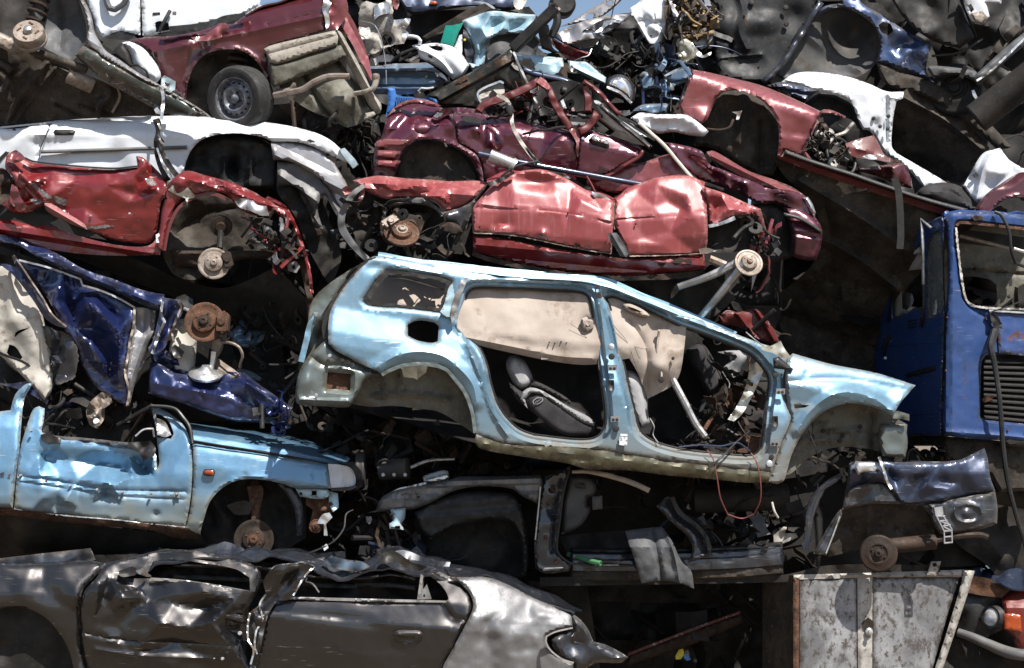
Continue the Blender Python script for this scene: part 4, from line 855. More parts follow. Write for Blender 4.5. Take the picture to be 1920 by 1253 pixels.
# ------------------------------------------------------------------ sky blue hatchback, left
H = Pl(.02,300,900, sx=.015)
t = thing('wrecked_car', 'sky blue hatchback with a dented door and an intact headlamp at mid left', 'car wreck', WK)
hp = [('prof', Z9([(0,430)])[0], Z9([(1400,470)])[0],[(-140, .16),(-90, .05),(-50, .015),(-10,0),(40, .01),(80, .04),(110, .09)])]
panel('quarter_panel', t, H, Z9([(-90,160),(0,162),(45,156),(60,100),(82,68),(112,45),(142,40),(104,110),(92,200),(82,330),(66,450),(54,574),(0,573),(-90,565)]), M['skyblue'], res=6, th=.02, rel=hp+[('roll', 8, .025),('fbm', 40, .006,3),('crease', Z9([(45,160),(80,140),(90,100)]), .02,8)])
door = Z9([(102,262),(122,200),(142,152),(166,140),(190,150),(186,200),(176,240),(200,268),(330,278),(430,288),(560,300),(640,306),(662,350),(668,408),(676,380),(668,300),(655,200),(640,142),(672,146),(722,172),(772,212),(800,262),(814,330),(817,420),(811,520),(799,600),(788,652),(640,640),(500,622),(300,606),(150,592),(60,574),(70,450),(84,330)])
hd = panel('front_door', t, H, door, M['skyblue'], soft=0, holes=[Z9([(662,172),(692,182),(722,212),(738,258),(726,278),(668,272)])], res=5, rel=hp+[('roll', 3.5, .014),
    ('pts', Z9([(150,280, .0),(250,310, .01),(400,320, .02),(550,340, .04),(640,360, .05),(200,360, .06),(165,340, .01),(300,370, .045),(420,385, .085),(520,400, .10),(620,410, .12),(170,430,-.015),(250,440, .02),(330,450, .02),(440,462,-.025),(480,476,-.03),(560,440, .02),(660,440, .02),(250,500, .02),(450,515, .035),(180,530,-.01),(240,560, .045),(280,540,-.03),(330,572, .02),(400,550, .01),(520,560,0),(700,560,0),(740,400,0),(100,450,0)]),1.5),
    ('crease', Z9([(88,438),(300,468),(450,494),(600,500),(785,502)]), .014,4),('crease', Z9([(88,462),(300,494),(450,518),(600,530),(780,538)]), .010,4),
    ('dent', *Z9([(664,598)])[0],8,6,0, .025),('fbm', 50, .01,8),('fbm', 16, .0014,3)])
panel('door_inner_edge', hd, H, Z9([(176,245),(210,262),(330,272),(430,282),(560,296),(640,303),(655,330),(560,322),(430,306),(300,296),(210,290),(180,300),(165,280)]), M['darkcar'], d=.05, th=.05, res=5, rel=[('tin', 14, .02,3),('roll', 5, .02)])
panel('lock_opening', hd, H, Z9([(172,262),(200,256),(262,280),(258,296),(200,296),(176,284)]), M['plastic'], d=.0, th=.02, res=4, rel=[('tin', 8, .02,6)])
for x, y in ((88,435),(297,478),(413,495),(521,505),(640,510),(752,513),(131,245)): bolt('trim_clip', hd, H, *Z9([(x, y)])[0],2.6, M['clothpale'], d=-.008 if x > 500 else -.0, h=.014)
panel('rub_strip_end', hd, H, Z9([(740,505),(762,505),(764,530),(738,526)]), M['skyblue'], d=-.005, th=.01, res=4)
for x, y in ((195,455),(38,432)): panel('red_sticker', t, H, Z9([(x-7, y+5),(x+6, y-6),(x+6, y+7)]), M['red'], d=-.006 if x < 100 else .0, th=.003, res=5, sm=False)
panel('blue_sticker', t, H, Z9([(0,425),(16,420),(18,436),(2,438)]), M['truckblue'], d=-.006, th=.003, res=5, sm=False)
panel('front_fender', t, H, Z9([(806,222),(822,287),(1100,332),(1392,386),(1405,490),(1330,489),(1250,487),(1200,470),(1130,455),(1050,450),(990,462),(930,500),(890,550),(866,620),(852,680),(858,702),(762,700),(766,657),(791,652),(806,590),(819,480),(821,380),(816,300)]), M['skyblue'], res=5, d=-.005, rel=hp+[('roll', 6, .02),
    ('prof', Z9([(820,290)])[0], Z9([(1395,390)])[0],[(0, .02),(12,-.0),(40,-.015),(80, .0)]),('crease', Z9([(990,462),(930,500),(890,550),(866,620),(852,680)]),-.016,10),('crease', Z9([(990,462),(1050,450),(1130,455),(1200,470)]),-.016,10),('fbm', 60, .006,2),('dent', *Z9([(1040,440)])[0],8,10,0, .012),('crease', Z9([(1320,420),(1325,450)]), .01,4)])
ribbon('torn_edge', hd, H, Z9([(60,575),(150,593),(300,607),(500,623),(640,641),(786,653)]),2.2, M['alloy'], d=.03, th=.02, res=4, rel=[('tin', 16, .012,3)], jag=.5)
panel('side_indicator', t, H, Z9([(862,418),(870,408),(905,408),(914,418),(912,432),(902,437),(872,435),(863,428)]), M['plastic'], d=-.03, th=.012, res=3)
panel('indicator_lens', t, H, Z9([(867,418),(873,412),(903,412),(909,419),(907,430),(900,433),(874,431),(868,426)]), M['orangelens'], d=-.042, th=.014, res=3, rel=[('roll', 4, .008)])
loft('bonnet', t, H, [Z9([(820,284, .03),(950,305, .02),(1100,328, .02),(1260,356, .02),(1397,382, .04)]), Z9([(815,262, .06),(950,283, .05),(1100,306, .05),(1270,338, .06),(1440,378, .12)]), Z9([(808,232, .22),(900,236, .25),(1100,262, .3),(1300,308, .35),(1480,372, .35)]), Z9([(808,214, .6),(900,224, .7),(1150,252, .8),(1330,292, .8),(1500,376, .6)])], M['skyblue'], n=70, m=8, crumple=[('fbm', 20, .008,2)])
tube('bonnet_gap', t, H, Z9([(822,287, .015),(960,310, .01),(1100,332, .01),(1260,359, .01),(1394,385, .02)]), .006, M['dark'])
tube('pillar_gap', t, H, Z9([(640,138, .1),(740,150, .1),(780,190, .08),(806,230, .05),(818,300, .02)]), .012, M['plastic'])
lamp = Z9([(1393,386),(1440,388),(1490,402),(1510,440),(1510,470),(1495,480),(1406,487)])
panel('headlamp_reflector', t, H, lamp, M['reflector'], d=.05, th=.03, res=4, rel=[('dent', *Z9([(1425,440)])[0],16,16,0, .05),('crease', Z9([(1455,390),(1470,480)]),-.03,4),('roll', 5,-.03)])
panel('headlamp_glass', t, H, lamp, M['lampglass'], d=.0, th=.006, res=4, rel=[('prof', Z9([(1405,440)])[0], Z9([(1405,380)])[0],[(0,0),(20, .01),(50, .06)])])
panel('headlamp_lower_trim', t, H, Z9([(1405,488),(1495,481),(1510,474),(1515,485),(1480,498),(1410,500)]), M['plastic'], d=-.005, th=.06, res=4)
panel('wheelhouse', t, H, Z9([(860,690),(870,600),(930,500),(1050,445),(1200,462),(1300,490),(1300,700),(1180,760),(950,770),(860,740)]), M['underdark'], d=.26, th=.04, res=6, rel=[('tin', 26, .05,3),('crease', Z9([(1090,470),(1080,620)]),-.08,12),('fbm', 18, .02,3)])
panel('arch_liner', t, H, Z9([(1180,470),(1250,490),(1285,560),(1285,690),(1262,690),(1250,580),(1215,510)]), M['greyplastic'], d=.06, th=.08, res=5, rel=[('roll', 6, .03)])
tube('strut', t, H, Z9([(1085,460, .22),(1088,560, .18),(1082,680, .12)]), .032, M['rust'])
panel('strut_bracket', t, H, Z9([(1050,480),(1110,476),(1120,500),(1100,600),(1070,600)]), M['rust'], d=.15, th=.03, res=5, rel=[('tin', 12, .02,3)])
panel('inner_wing_bracket', t, H, Z9([(960,560),(1040,540),(1080,560),(1060,600),(1000,600)]), M['under'], d=.14, th=.02, res=5, rel=[('tin', 12, .03,3)])
brake_disc(t, H, *Z9([(1078,706)])[0],37, M['rustdark'], d=.02, turn=6, up=2, hub='rust')
panel('front_bracket', t, H, Z9([(1255,490),(1330,490),(1395,494),(1400,520),(1370,535),(1275,525)]), M['icepaint'], holes=[Z9([(1325,500),(1345,500),(1345,518),(1325,518)])], d=.02, th=.015, res=4, rel=[('roll', 4, .012),('tin', 14, .01,3)])
for x in (1278,1360): bolt('hole_plug', t, H, *Z9([(x, 512)])[0],3, M['dark'], d=.022, h=.004)
panel('front_crossmember', t, H, Z9([(1395,500),(1435,510),(1440,570),(1415,590),(1400,560)]), M['icepaint'], d=.06, th=.1, res=5, rel=[('tin', 14, .03,3)])
panel('rusty_mount', t, H, Z9([(1300,520),(1395,525),(1430,580),(1400,600),(1350,680),(1310,660),(1330,580),(1300,560)]), M['rust'], d=.08, th=.03, res=4, rel=[('tin', 12, .04,4)])
brake_disc(t, H, *Z9([(1342,650)])[0],13, M['rust'], d=.04, turn=20, up=-10, name='tow_eye')
panel('white_bracket', t, H, Z9([(1370,600),(1400,592),(1412,612),(1385,640),(1392,690),(1376,690),(1376,640),(1345,640)]), M['alloy'], d=.03, th=.012, res=4, rel=[('tin', 10, .02,2)])
wire('loose_wire', t, H, Z9([(1500,580, .1),(1470,600, .05),(1460,660, .0),(1410,720,-.05),(1300,770,-.05),(1230,800, .0)]), M['plastic'], .006)
panel('plug', t, H, Z9([(1368,735),(1388,724),(1396,742),(1378,755)]), M['white'], d=-.06, th=.02, res=4, sm=False)
panel('sill', t, H, Z9([(-90,575),(60,578),(300,610),(500,628),(790,658),(856,690),(850,704),(760,702),(640,668),(450,650),(250,632),(60,606),(-90,600)]), M['rust'], d=.03, th=.06, res=5, rel=[('tin', 16, .02,3),('fbm', 18, .02,3),('prof', Z9([(0,590)])[0], Z9([(780,680)])[0],[(-8,-.02),(0,0),(10, .06)])], jag=1.2)
panel('underbody', t, H, Z9([(-90,595),(60,600),(400,645),(860,700),(900,760),(700,790),(300,790),(-90,790)]), M['underdark'], d=.25, th=.05, res=7, rel=[('prof', Z9([(0,600)])[0], Z9([(800,700)])[0],[(-5,-.15),(40, .1),(80, .5)]),('tin', 30, .06,3)])
panel('cabin', t, H, Z9([(60,90),(400,90),(640,130),(680,420),(400,330),(120,300)]), M['dark'], d=.35, th=.03, res=9, rel=[('tin', 36, .08,2)])
tube('window_regulator', t, H, Z9([(575,268, .05),(610,240, .06),(650,236, .08),(655,270, .1)]), .007, M['alloy'])
panel('window_regulator', t, H, Z9([(540,296),(640,286),(662,320),(655,350),(610,372),(590,340),(560,320)]), M['plastic'], d=.02, th=.03, res=4, rel=[('tin', 10, .04,2)])
panel('quarter_trim', hd, H, Z9([(665,190),(700,205),(728,262),(700,272),(668,262)]), M['alloy'], d=.07, th=.02, res=4, rel=[('tin', 9, .04,6)])
tube('pillar_bar', t, H, Z9([(500,220, .2),(570,180, .16),(640,142, .12)]), .015, M['plastic'])
panel('nose_panel', t, H, Z9([(1440,378),(1500,376),(1535,420),(1540,480),(1510,500),(1512,440),(1492,400)]), M['plastic'], d=.12, th=.2, res=5, rel=[('tin', 14, .05,2)])
carback(t, H, Z9([(-90,120),(800,220),(1450,400),(1450,700),(-90,650)]),1.3, seed=14)

# ------------------------------------------------------------------ slate car shell under the estate car
D = Pl(.28,1250,980)
t = thing('wrecked_car', 'stripped dark slate blue car shell lying under the pale blue estate car', 'car wreck', WK)
panel('front_rail', t, D, Z11([(80,412),(130,400),(160,330),(240,290),(400,258),(540,230),(580,216),(700,214),(860,212),(1030,205),(1040,250),(1022,330),(1010,362),(930,322),(870,282),(700,268),(560,292),(420,362),(340,392),(200,404)]), M['silver_sheen'], res=5, d=-.04, th=.05, rel=[('prof', Z11([(560,240)])[0], Z11([(1030,225)])[0],[(-10, .05),(0,0),(8,0),(12, .02),(22, .02),(30, .0),(60, .04)]),('roll', 5, .03),('pts', Z11([(260,310,-.03),(330,330, .05),(400,300,-.02),(200,350,-.02),(480,270, .02),(550,240,-.04)])),('fbm', 22, .012,3)])
for x, y in ((360,325),(800,240),(917,372)): bolt('grommet', t, D, *Z11([(x, y)])[0],2.2, M['dark'], d=-.03 if y < 330 else .03, h=.006)
panel('torn_rail_edge', t, D, Z11([(160,330),(250,280),(300,268),(420,240),(400,256),(300,290),(210,310)]), M['alloy'], d=.02, th=.02, res=4, rel=[('tin', 12, .04,2)])
panel('wheel_arch_liner', t, D, Z11([(340,410),(400,380),(450,350),(600,300),(800,298),(880,320),(925,400),(952,520),(962,650),(950,745),(930,745),(926,600),(900,510),(850,458),(700,458),(560,492),(430,556),(380,510)]), M['plastic'], res=5, d=-.02, th=.14, rel=[('prof', Z11([(450,400)])[0], Z11([(850,370)])[0],[(-25, .02),(-10,0),(0, .015),(12, .0),(30, .03)]),('roll', 7, .03),('fbm', 20, .012,2)])
panel('front_wheelhouse', t, D, Z11([(330,420),(430,550),(560,490),(700,450),(860,455),(930,560),(950,760),(560,760),(400,700)]), M['underdark'], d=.25, th=.04, res=7, rel=[('tin', 30, .06,2)])
panel('hinge_pillar', t, D, Z11([(1045,212),(1120,190),(1192,158),(1182,200),(1152,300),(1132,450),(1116,600),(1130,640),(1200,692),(1182,732),(1050,742),(1000,712),(994,600),(1010,450),(1028,300)]), M['darkcar'], res=5, d=-.03, th=.06, rel=[('roll', 6, .03),('crease', Z11([(1140,240),(1110,400),(1090,620)]), .03,7),('dent', *Z11([(1090,390)])[0],12,20,0, .04),('dent', *Z11([(1095,285)])[0],5,6,0, .03),('tin', 18, .01,4),('fbm', 14, .008,2)])
tube('door_seal', t, D, Z11([(1188,175,-.03),(1155,290,-.04),(1134,450,-.04),(1118,600,-.04),(1135,645,-.04),(1210,690,-.03),(1560,700,-.02)]), .008, M['plastic'])
ribbon('pillar_edge', t, D, Z11([(1028,270),(1022,340),(1010,460),(1000,560)]),2.5, M['steel'], d=-.05, th=.02, res=3)
for x, y in ((1092,288),(1058,545),(1112,680),(1008,650)): bolt('hinge_bolt', t, D, *Z11([(x, y)])[0],4, M['rust'], d=-.04, h=.015)
panel('steel_strip', t, D, Z11([(1047,712),(1150,708),(1152,714),(1048,720)]), M['alloy'], d=-.05, th=.006, res=4, sm=False)
panel('door_card', t, D, Z11([(1190,212),(1280,215),(1322,245),(1332,290),(1318,320),(1285,330),(1280,370),(1300,380),(1296,410),(1250,480),(1195,512),(1142,530),(1152,350)]), M['greyplastic'], res=5, d=.08, th=.04, rel=[('roll', 8, .03),('dent', *Z11([(1245,265)])[0],9,6,0, .015),('fbm', 20, .006,3)])
panel('speaker_grille', t, D, Z11([(1218,252),(1265,254),(1272,280),(1225,278)]), M['plastic'], d=.065, th=.012, res=3, rel=[('fbm', 3, .008,2)])
panel('hinge_plate', t, D, Z11([(1310,325),(1365,318),(1366,390),(1312,398)]), M['greyplastic'], d=.05, th=.02, res=4, rel=[('roll', 4, .01)])
panel('front_floor', t, D, Z11([(1130,540),(1560,500),(1560,700),(1200,700)]), M['dark'], d=.3, th=.03, res=8, rel=[('tin', 30, .07,3)])
for y, m, d, h in ((620, 'plastic', .1,12),(660, 'darkcar', .03,20),(700, 'darkcar', 0,26),(745, 'under', .03,26)): ribbon('sill', t, D, Z11([(1190, y),(1500, y+2),(1900, y-6),(2150, y-16),(2350, y-34)]), h/1.0, M[m], d=d, th=.08, res=5, rel=[('roll', 5, .03),('tin', 26, .012, int(y)),('fbm', 16, .012,1)])
panel('centre_pillar', t, D, Z12([(82,345),(130,300),(165,300),(210,370),(300,450),(345,545),(365,592),(290,610),(238,632),(262,560),(240,500),(180,445)]), M['darkcar'], res=4.5, d=-.02, th=.05, rel=[('crease', Z12([(150,310),(200,400),(290,470),(330,560)]), .04,9),('tin', 16, .035,3),('roll', 5, .02)])
ribbon('pillar_trim', t, D, Z12([(160,300),(200,380),(280,440),(330,500),(350,560)]),8, M['plastic'], d=-.05, th=.03, res=4, rel=[('tin', 12, .02,3)])
panel('rear_fender', t, D, Z12([(1045,132),(1080,118),(1190,122),(1205,100),(1225,98),(1240,112),(1300,125),(1400,120),(1500,122),(1600,112),(1670,80),(1722,54),(1737,100),(1752,200),(1776,266),(1690,285),(1600,300),(1440,332),(1380,335),(1312,332),(1270,282),(1238,240),(1200,222),(1100,250),(1052,320),(1012,352),(1020,300),(1032,240)]), M['darkblue'], res=4.5, d=-.18, th=.02, rel=[
    ('pts', Z12([(1090,140, .02),(1160,180,-.05),(1100,220, .06),(1200,140, .0),(1215,190,-.07),(1245,180, .08),(1290,290,-.02),(1330,200, .01),(1400,210, .06),(1440,240,-.02),(1500,220, .06),(1550,260,-.02),(1600,240, .05),(1650,200, .01),(1700,120, .02),(1500,150, .0),(1640,130, .01),(1350,310, .04)])),('roll', 6, .03),('fbm', 36, .01,2),('prof', Z12([(1050,180)])[0], Z12([(1760,180)])[0],[(-30, .04),(-10, .01),(0,0),(40, .03)])])
ribbon('torn_edge', t, D, Z12([(1195,98),(1215,150),(1235,215),(1258,260)]),5, M['alloy'], d=-.26, th=.02, res=3, rel=[('tin', 9, .03,3)])
panel('folded_corner', t, D, Z12([(1078,122),(1185,125),(1200,160),(1165,185),(1120,175),(1095,190),(1075,160)]), M['alloy'], d=-.23, th=.012, res=4, rel=[('tin', 18, .03,7),('roll', 6, .02)])
panel('wheel_arch', t, D, Z12([(1012,352),(985,380),(940,450),(900,520),(868,582),(932,592),(960,520),(985,455),(1008,395)]), M['darkcar'], res=4.5, d=-.12, th=.08, rel=[('roll', 5, .03),('tin', 14, .02,2)])
ribbon('arch_edge', t, D, Z12([(1000,395),(980,450),(958,510),(930,580)]),2.5, M['alloy'], d=-.15, th=.01, res=3)
panel('rear_wheelhouse', t, D, Z12([(1010,350),(1200,325),(1400,335),(1445,400),(1475,480),(1250,530),(1100,560),(940,600),(960,480)]), M['under'], d=-.04, th=.05, res=6, rel=[('tin', 40, .03,2),('crease', Z12([(1140,340),(1140,540)]),-.04,9),('fbm', 24, .02,3),('prof', Z12([(1000,450)])[0], Z12([(1450,430)])[0],[(-50,-.05),(0, .06),(60, .12)])])
panel('wing_lower', t, D, Z12([(1040,260),(1100,240),(1200,215),(1270,275),(1312,330),(1450,325),(1460,400),(1400,345),(1300,335),(1150,335),(1010,365)]), M['darkcar'], res=4.5, d=-.12, th=.04, soft=0, rel=[('tin', 26, .04,4),('roll', 5, .02)])
panel('rear_panel', t, D, Z12([(1440,334),(1600,304),(1776,270),(1788,350),(1785,432),(1700,462),(1500,485),(1460,420)]), M['darkcar'], res=5, d=-.15, th=.05, rel=[('roll', 7, .03),('crease', [p for p in Z12([(1570,380),(1580,350),(1640,335),(1700,350),(1710,385),(1690,415),(1630,425),(1585,410),(1570,380)])],-.02,6),('dent', *Z12([(1635,380)])[0],12,9,0,-.03),('fbm', 18, .008,3)])
brake_disc(t, D, *Z12([(1192,582)])[0],34, M['rustdark'], d=-.22, turn=-14, up=3, drum=True, hub='rustdark')
def cyl(name, par, fr, a, b, rpx, mat, d0, d1, ends=True):
    A = fr.p(*a, d0); B = fr.p(*b, d1); r = rpx*m_per_px(A[1]); ax = B-A; L = np.linalg.norm(ax)
    return lathe(name, par, A, ax, [(.0005,0),(r*.7, .002),(r*.96, .008),(r, .02),(r*.985, .025),(r*.985, L-.025),(r, L-.02),(r*.96, L-.008),(.0005, L)], mat, 24)
cyl('muffler', t, D, Z12([(1240,545)])[0], Z12([(1482,522)])[0],14.5, M['rustdark'],-.10,-.10)
tube('tailpipe', t, D, Z12([(1470,520,-.1),(1540,502,-.1),(1640,490,-.12),(1700,490,-.13),(1738,500,-.13)]), .022, M['rustdark'])
lad = Z12([(1470,352),(1512,345),(1518,382),(1500,398),(1478,390)])
panel('hanger_plate', t, D, lad, M['clothpale'], d=-.24, th=.02, res=4, sm=False, rel=[('tin', 8, .01,3)])
for a in ([(1480,390),(1520,470),(1522,530)],[(1512,388),(1558,460),(1560,528)],[(1485,395),(1525,395)],[(1500,420),(1535,415)],[(1515,445),(1550,440)],[(1520,470),(1556,468)],[(1522,500),(1558,496)],[(1520,530),(1562,526)],[(1500,420),(1552,440)],[(1518,448),(1556,468)],[(1535,412),(1518,448)]):
    tube('hanger_bar', t, D, [(x, y, -.24) for x, y in Z12(a)], .006, M['clothpale'], sm=False, seg=6)
cyl('fuel_tank', t, D, Z12([(260,320)])[0], Z12([(745,300)])[0],24, M['underdark'], .25, .25)
panel('far_seat', t, D, Z12([(460,440),(560,420),(690,440),(720,540),(650,560),(500,560)]), M['greyplastic'], d=.55, th=.15, res=7, rel=[('roll', 12, .08)])
panel('seat_back', t, D, Z12([(735,330),(790,320),(820,380),(828,460),(780,520),(700,560),(730,480),(740,400)]), M['cloth'], d=.3, th=.3, res=6, rel=[('roll', 10, .05)])
panel('torn_foam', t, D, Z12([(668,490),(720,445),(735,450),(725,480),(780,480),(790,500),(720,530),(670,545)]), M['cream'], d=.2, th=.04, res=4, rel=[('tin', 14, .04,4)])
panel('seat_foot', t, D, Z12([(632,560),(650,548),(690,555),(705,568),(680,578),(640,575)]), M['bluegrey'], d=.1, th=.03, res=4)
for k in range(4): tube('door_seal', t, D, Z12([(1010-k*14,190+k*10, .0),(920-k*16,250+k*14, .02),(860-k*8,380, .02),(845-k*4,480, .02),(835-k*6,560, .02)]), .012 if k % 2 else .02, M['plastic' if k % 2 else 'darkcar'])
bits('torn_interior', t, D, Z12([(60,300),(400,380),(820,330),(850,560),(400,590),(240,560)]), .1, .6,80,5,['dark', 'plastic', 'rustdark', 'underdark', 'greyplastic'])
bits('torn_front', t, D, Z11([(0,420),(330,420),(420,700),(60,640)]), .0, .35,70,6,['dark', 'plastic', 'rustdark', 'darkblue', 'underdark'])
panel('front_bracket', t, D, Z11([(208,392),(292,386),(288,440),(270,470),(282,505),(205,500),(202,470),(225,455)]), M['icepaint'], holes=[Z11([(235,484),(262,484),(262,498),(235,498)])], d=-.06, th=.02, res=4, rel=[('tin', 14, .02,3),('roll', 4, .015)])
panel('front_plate', t, D, Z11([(75,432),(105,432),(108,455),(95,475),(80,460)]), M['silver'], d=-.03, th=.01, res=4)
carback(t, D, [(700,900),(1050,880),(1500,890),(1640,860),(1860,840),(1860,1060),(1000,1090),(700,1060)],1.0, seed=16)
panel('underbody', t, D, Z12([(-500,700),(300,690),(700,690),(950,640),(1500,640),(1500,690),(700,725),(-500,745)]), M['underdark'], d=.05, th=.4, res=8, rel=[('tin', 30, .04,2)])
tube('belt_wire', t, D, Z12([(660,325, .0),(672,370,-.02),(690,403, .0)]), .008, M['cream'])
# loose things in and under it
t = thing('mudguard', 'bent grey plastic mudguard hanging over the slate car sill', 'mudguard')
panel('mudguard_sheet', t, D, Z11([(1490,512),(1560,500),(1690,488),(1742,560),(1800,680),(1850,730),(1866,826),(1790,796),(1700,782),(1580,797),(1562,740),(1545,680),(1510,580)]), M['greyplastic'], d=-.16, th=.012, res=5, rel=[('crease', Z11([(1640,500),(1660,600),(1690,780)]), .03,7),('crease', Z11([(1720,540),(1760,650),(1785,790)]),-.025,6),('prof', Z11([(1500,600)])[0], Z11([(1800,600)])[0],[(-40, .12),(0,0),(70, .02)]),('fbm', 30, .02,3),('roll', 4, .01)])
t = thing('hose', 'short green hose poking out over the slate car sill', 'hose')
tube('hose_pipe', t, D, Z11([(1180,640, .1),(1250,660, .02),(1310,678,-.05),(1350,688,-.09)]), .018, M['green']); lathe('hose_end', t, D.p(*Z11([(1352,688)])[0],-.092),(1,-.55,-.2),[(.020,-.004),(.020, .006),(.012, .007),(.011,-.02)], M['green'],16)
t = thing('trim_strip', 'curved beige trim strip lying below the sill of the pale blue estate car', 'trim strip')
ribbon('strip', t, D, Z11([(1200,190),(1280,187),(1350,197),(1480,232),(1560,262),(1622,292)]),10, M['beige'], d=-.2, th=.015, res=4, taper=[.5,1,1,1], rel=[('roll', 4, .01),('fbm', 20, .02,2)])
t = thing('gearbox', 'dull alloy gearbox casing in the dark gap right of the sky blue headlamp', 'gearbox')
cyl('casing', t, D, Z11([(150,180)])[0], Z11([(312,170)])[0],20, M['underblue'], .15, .1); cyl('bell_housing', t, D, Z11([(20,180)])[0], Z11([(80,178)])[0],34, M['underblue'], .25, .25)
tube('gear_linkage', t, D, Z11([(140,150, .1),(170,125, .06),(210,130, .06)]), .012, M['plastic'])
for k in range(3): bolt('casing_bolt', t, D, *Z11([(170+60*k, 205)])[0],4, M['steel'], d=.03)
tube('drive_shaft', t, D, Z11([(320,165, .1),(420,128, .1),(560,118, .12)]), .012, M['steel'])
t = thing('battery_box', 'small dirty white box on the pale front rail of the slate car', 'box')
panel('box_body', t, D, Z11([(386,218),(400,206),(500,178),(522,184),(532,220),(520,236),(400,252),(390,246)]), M['alloy'], d=.0, th=.12, res=4, rel=[('roll', 4, .02),('crease', Z11([(395,225),(510,196)]), .015,4)])
panel('box_lid', t, D, Z11([(392,214),(500,180),(522,186),(526,200),(400,230)]), M['icepaint'], d=-.01, th=.14, res=4, rel=[('roll', 3, .01)])

# ------------------------------------------------------------------ steel cabinet, orange car, beam at the bottom right
K = Pl(.30,1620,1150, sx=.03)
t = thing('cabinet', 'worn white steel cabinet with two doors under the slate car', 'cabinet')
panel('door', t, K, Z12([(800,712),(1083,706),(1086,1000),(1090,1380),(795,1380)]), M['galv'], d=0, th=.03, res=8, sm=False, rel=[('roll', 4, .008),('fbm', 50, .008,3)], label='left door sheet with dark stains')
panel('door', t, K, Z12([(1166,706),(1598,702),(1540,880),(1400,1380),(1160,1380)]), M['galv'], d=0, th=.03, res=8, sm=False, rel=[('roll', 4, .008),('fbm', 50, .008,7)], label='right door sheet with a slanted edge')
panel('centre_post', t, K, Z12([(1086,700),(1163,700),(1160,1380),(1092,1380)]), M['galvpost'], d=-.01, th=.06, res=6, sm=False, rel=[('roll', 4, .01),('crease', Z12([(1126,700),(1126,1380)]), .008,5),('fbm', 20, .006,2)])
panel('top_rail', t, K, Z12([(768,688),(1200,676),(1622,662),(1616,700),(1200,702),(770,712)]), M['galvpost'], d=-.015, th=.1, res=6, rel=[('roll', 4, .015),('fbm', 14, .008,2)])
panel('slanted_post', t, K, Z12([(1622,664),(1674,668),(1640,780),(1560,1020),(1440,1380),(1400,1380),(1520,1020),(1590,790)]), M['galvpost'], d=-.05, th=.09, res=6, sm=False, rel=[('roll', 4, .02),('fbm', 12, .006,2)])
panel('hinge_post', t, K, Z12([(766,700),(797,712),(793,1380),(766,1380)]), M['rust'], d=-.012, th=.06, res=5, sm=False, rel=[('roll', 4, .01),('tin', 14, .008,3)])
V = [K.p(*Z12([(765, y)])[0],0.0)-np.array([dx, 0,0]) + np.array([0, dy, 0]) for y in (690,1400) for dx, dy in ((0, .02),(.22, .35))]
panel('side_wall', t, K, Z12([(612,690),(764,690),(764,1400),(612,1400)]), M['under'], d=.0, th=.02, res=9, sm=False, rel=[('prof', Z12([(764,690)])[0], Z12([(764,1400)])[0],[(0, .02),(58, .4)]),('fbm', 20, .01,2)])
c = K.p(*Z12([(1145,972)])[0],-.02); lathe('knob', t, c, A3(5,5),[(.026,0),(.026, .006),(.02, .012),(.012, .014),(.012, .03),(.016, .034),(.014, .04),(.0005, .042)], M['alloy'],20)
panel('lug', t, K, Z12([(1435,688),(1455,622),(1506,620),(1500,640),(1480,694)]), M['galvpost'], holes=[Z12([(1462,630),(1482,628),(1486,645),(1466,648)])], d=-.05, th=.02, res=4, rel=[('roll', 3, .006)])
panel('lock_stain', t, K, Z12([(1108,930),(1140,900),(1165,920),(1172,940),(1155,955),(1120,960)]), M['rustdark'], d=-.018, th=.012, res=4, rel=[('tin', 10, .006,2)])

O2 = Pl(.85,1880,1150, sx=-.05)
t = thing('wrecked_car', 'orange red car front with one headlamp, half hidden in the lower right corner', 'car wreck', WK)
panel('front_panel', t, O2, Z12([(1808,805),(1850,768),(1920,742),(2000,735),(2000,1380),(1960,1250),(1930,1120),(1880,1060),(1862,1000),(1815,950),(1812,880)]), M['orange'], res=6, d=0, th=.03, rel=[('roll', 10, .04),('prof', Z12([(1815,880)])[0], Z12([(1980,880)])[0],[(-50, .1),(-10, .0),(40,0),(100, .05)]),('fbm', 30, .01,2)])
panel('grille', t, O2, Z12([(1560,880),(1620,770),(1810,800),(1815,960),(1700,1010),(1600,980)]), M['plastic'], d=.12, th=.08, res=6, rel=[('tin', 26, .05,2)])
c = O2.p(*Z12([(1756,900)])[0], .02); a = A3(-52,6)
lathe('headlamp_bezel', t, c, a, [(.085,-.05),(.064, .0),(.08, .012),(.066, .012),(.063,-.03)], M['plastic'],32); lathe('headlamp_reflector', t, c, a, [(.064,-.004),(.05,-.03),(.03,-.045),(.0005,-.06)], M['reflector'],32); lathe('headlamp_glass', t, c, a, [(.064, .0),(.05, .012),(.03, .018),(.0005, .026)], M['lampglass'],32)
panel('indicator_lens', t, O2, Z12([(1818,882),(1860,882),(1904,892),(1908,975),(1870,972),(1822,960)]), M['orangelens'], d=-.02, th=.04, res=4, sm=False, rel=[('roll', 3, .01),('fbm', 3, .003,2)])
tube('bumper', t, O2, Z12([(1590,975, .1),(1660,1000, .06),(1740,1035, .02),(1830,1072,-.04),(1905,1088,-.08),(2000,1090,-.08)]),[.03, .034, .038, .042, .042, .042], M['greybump'], seg=12)
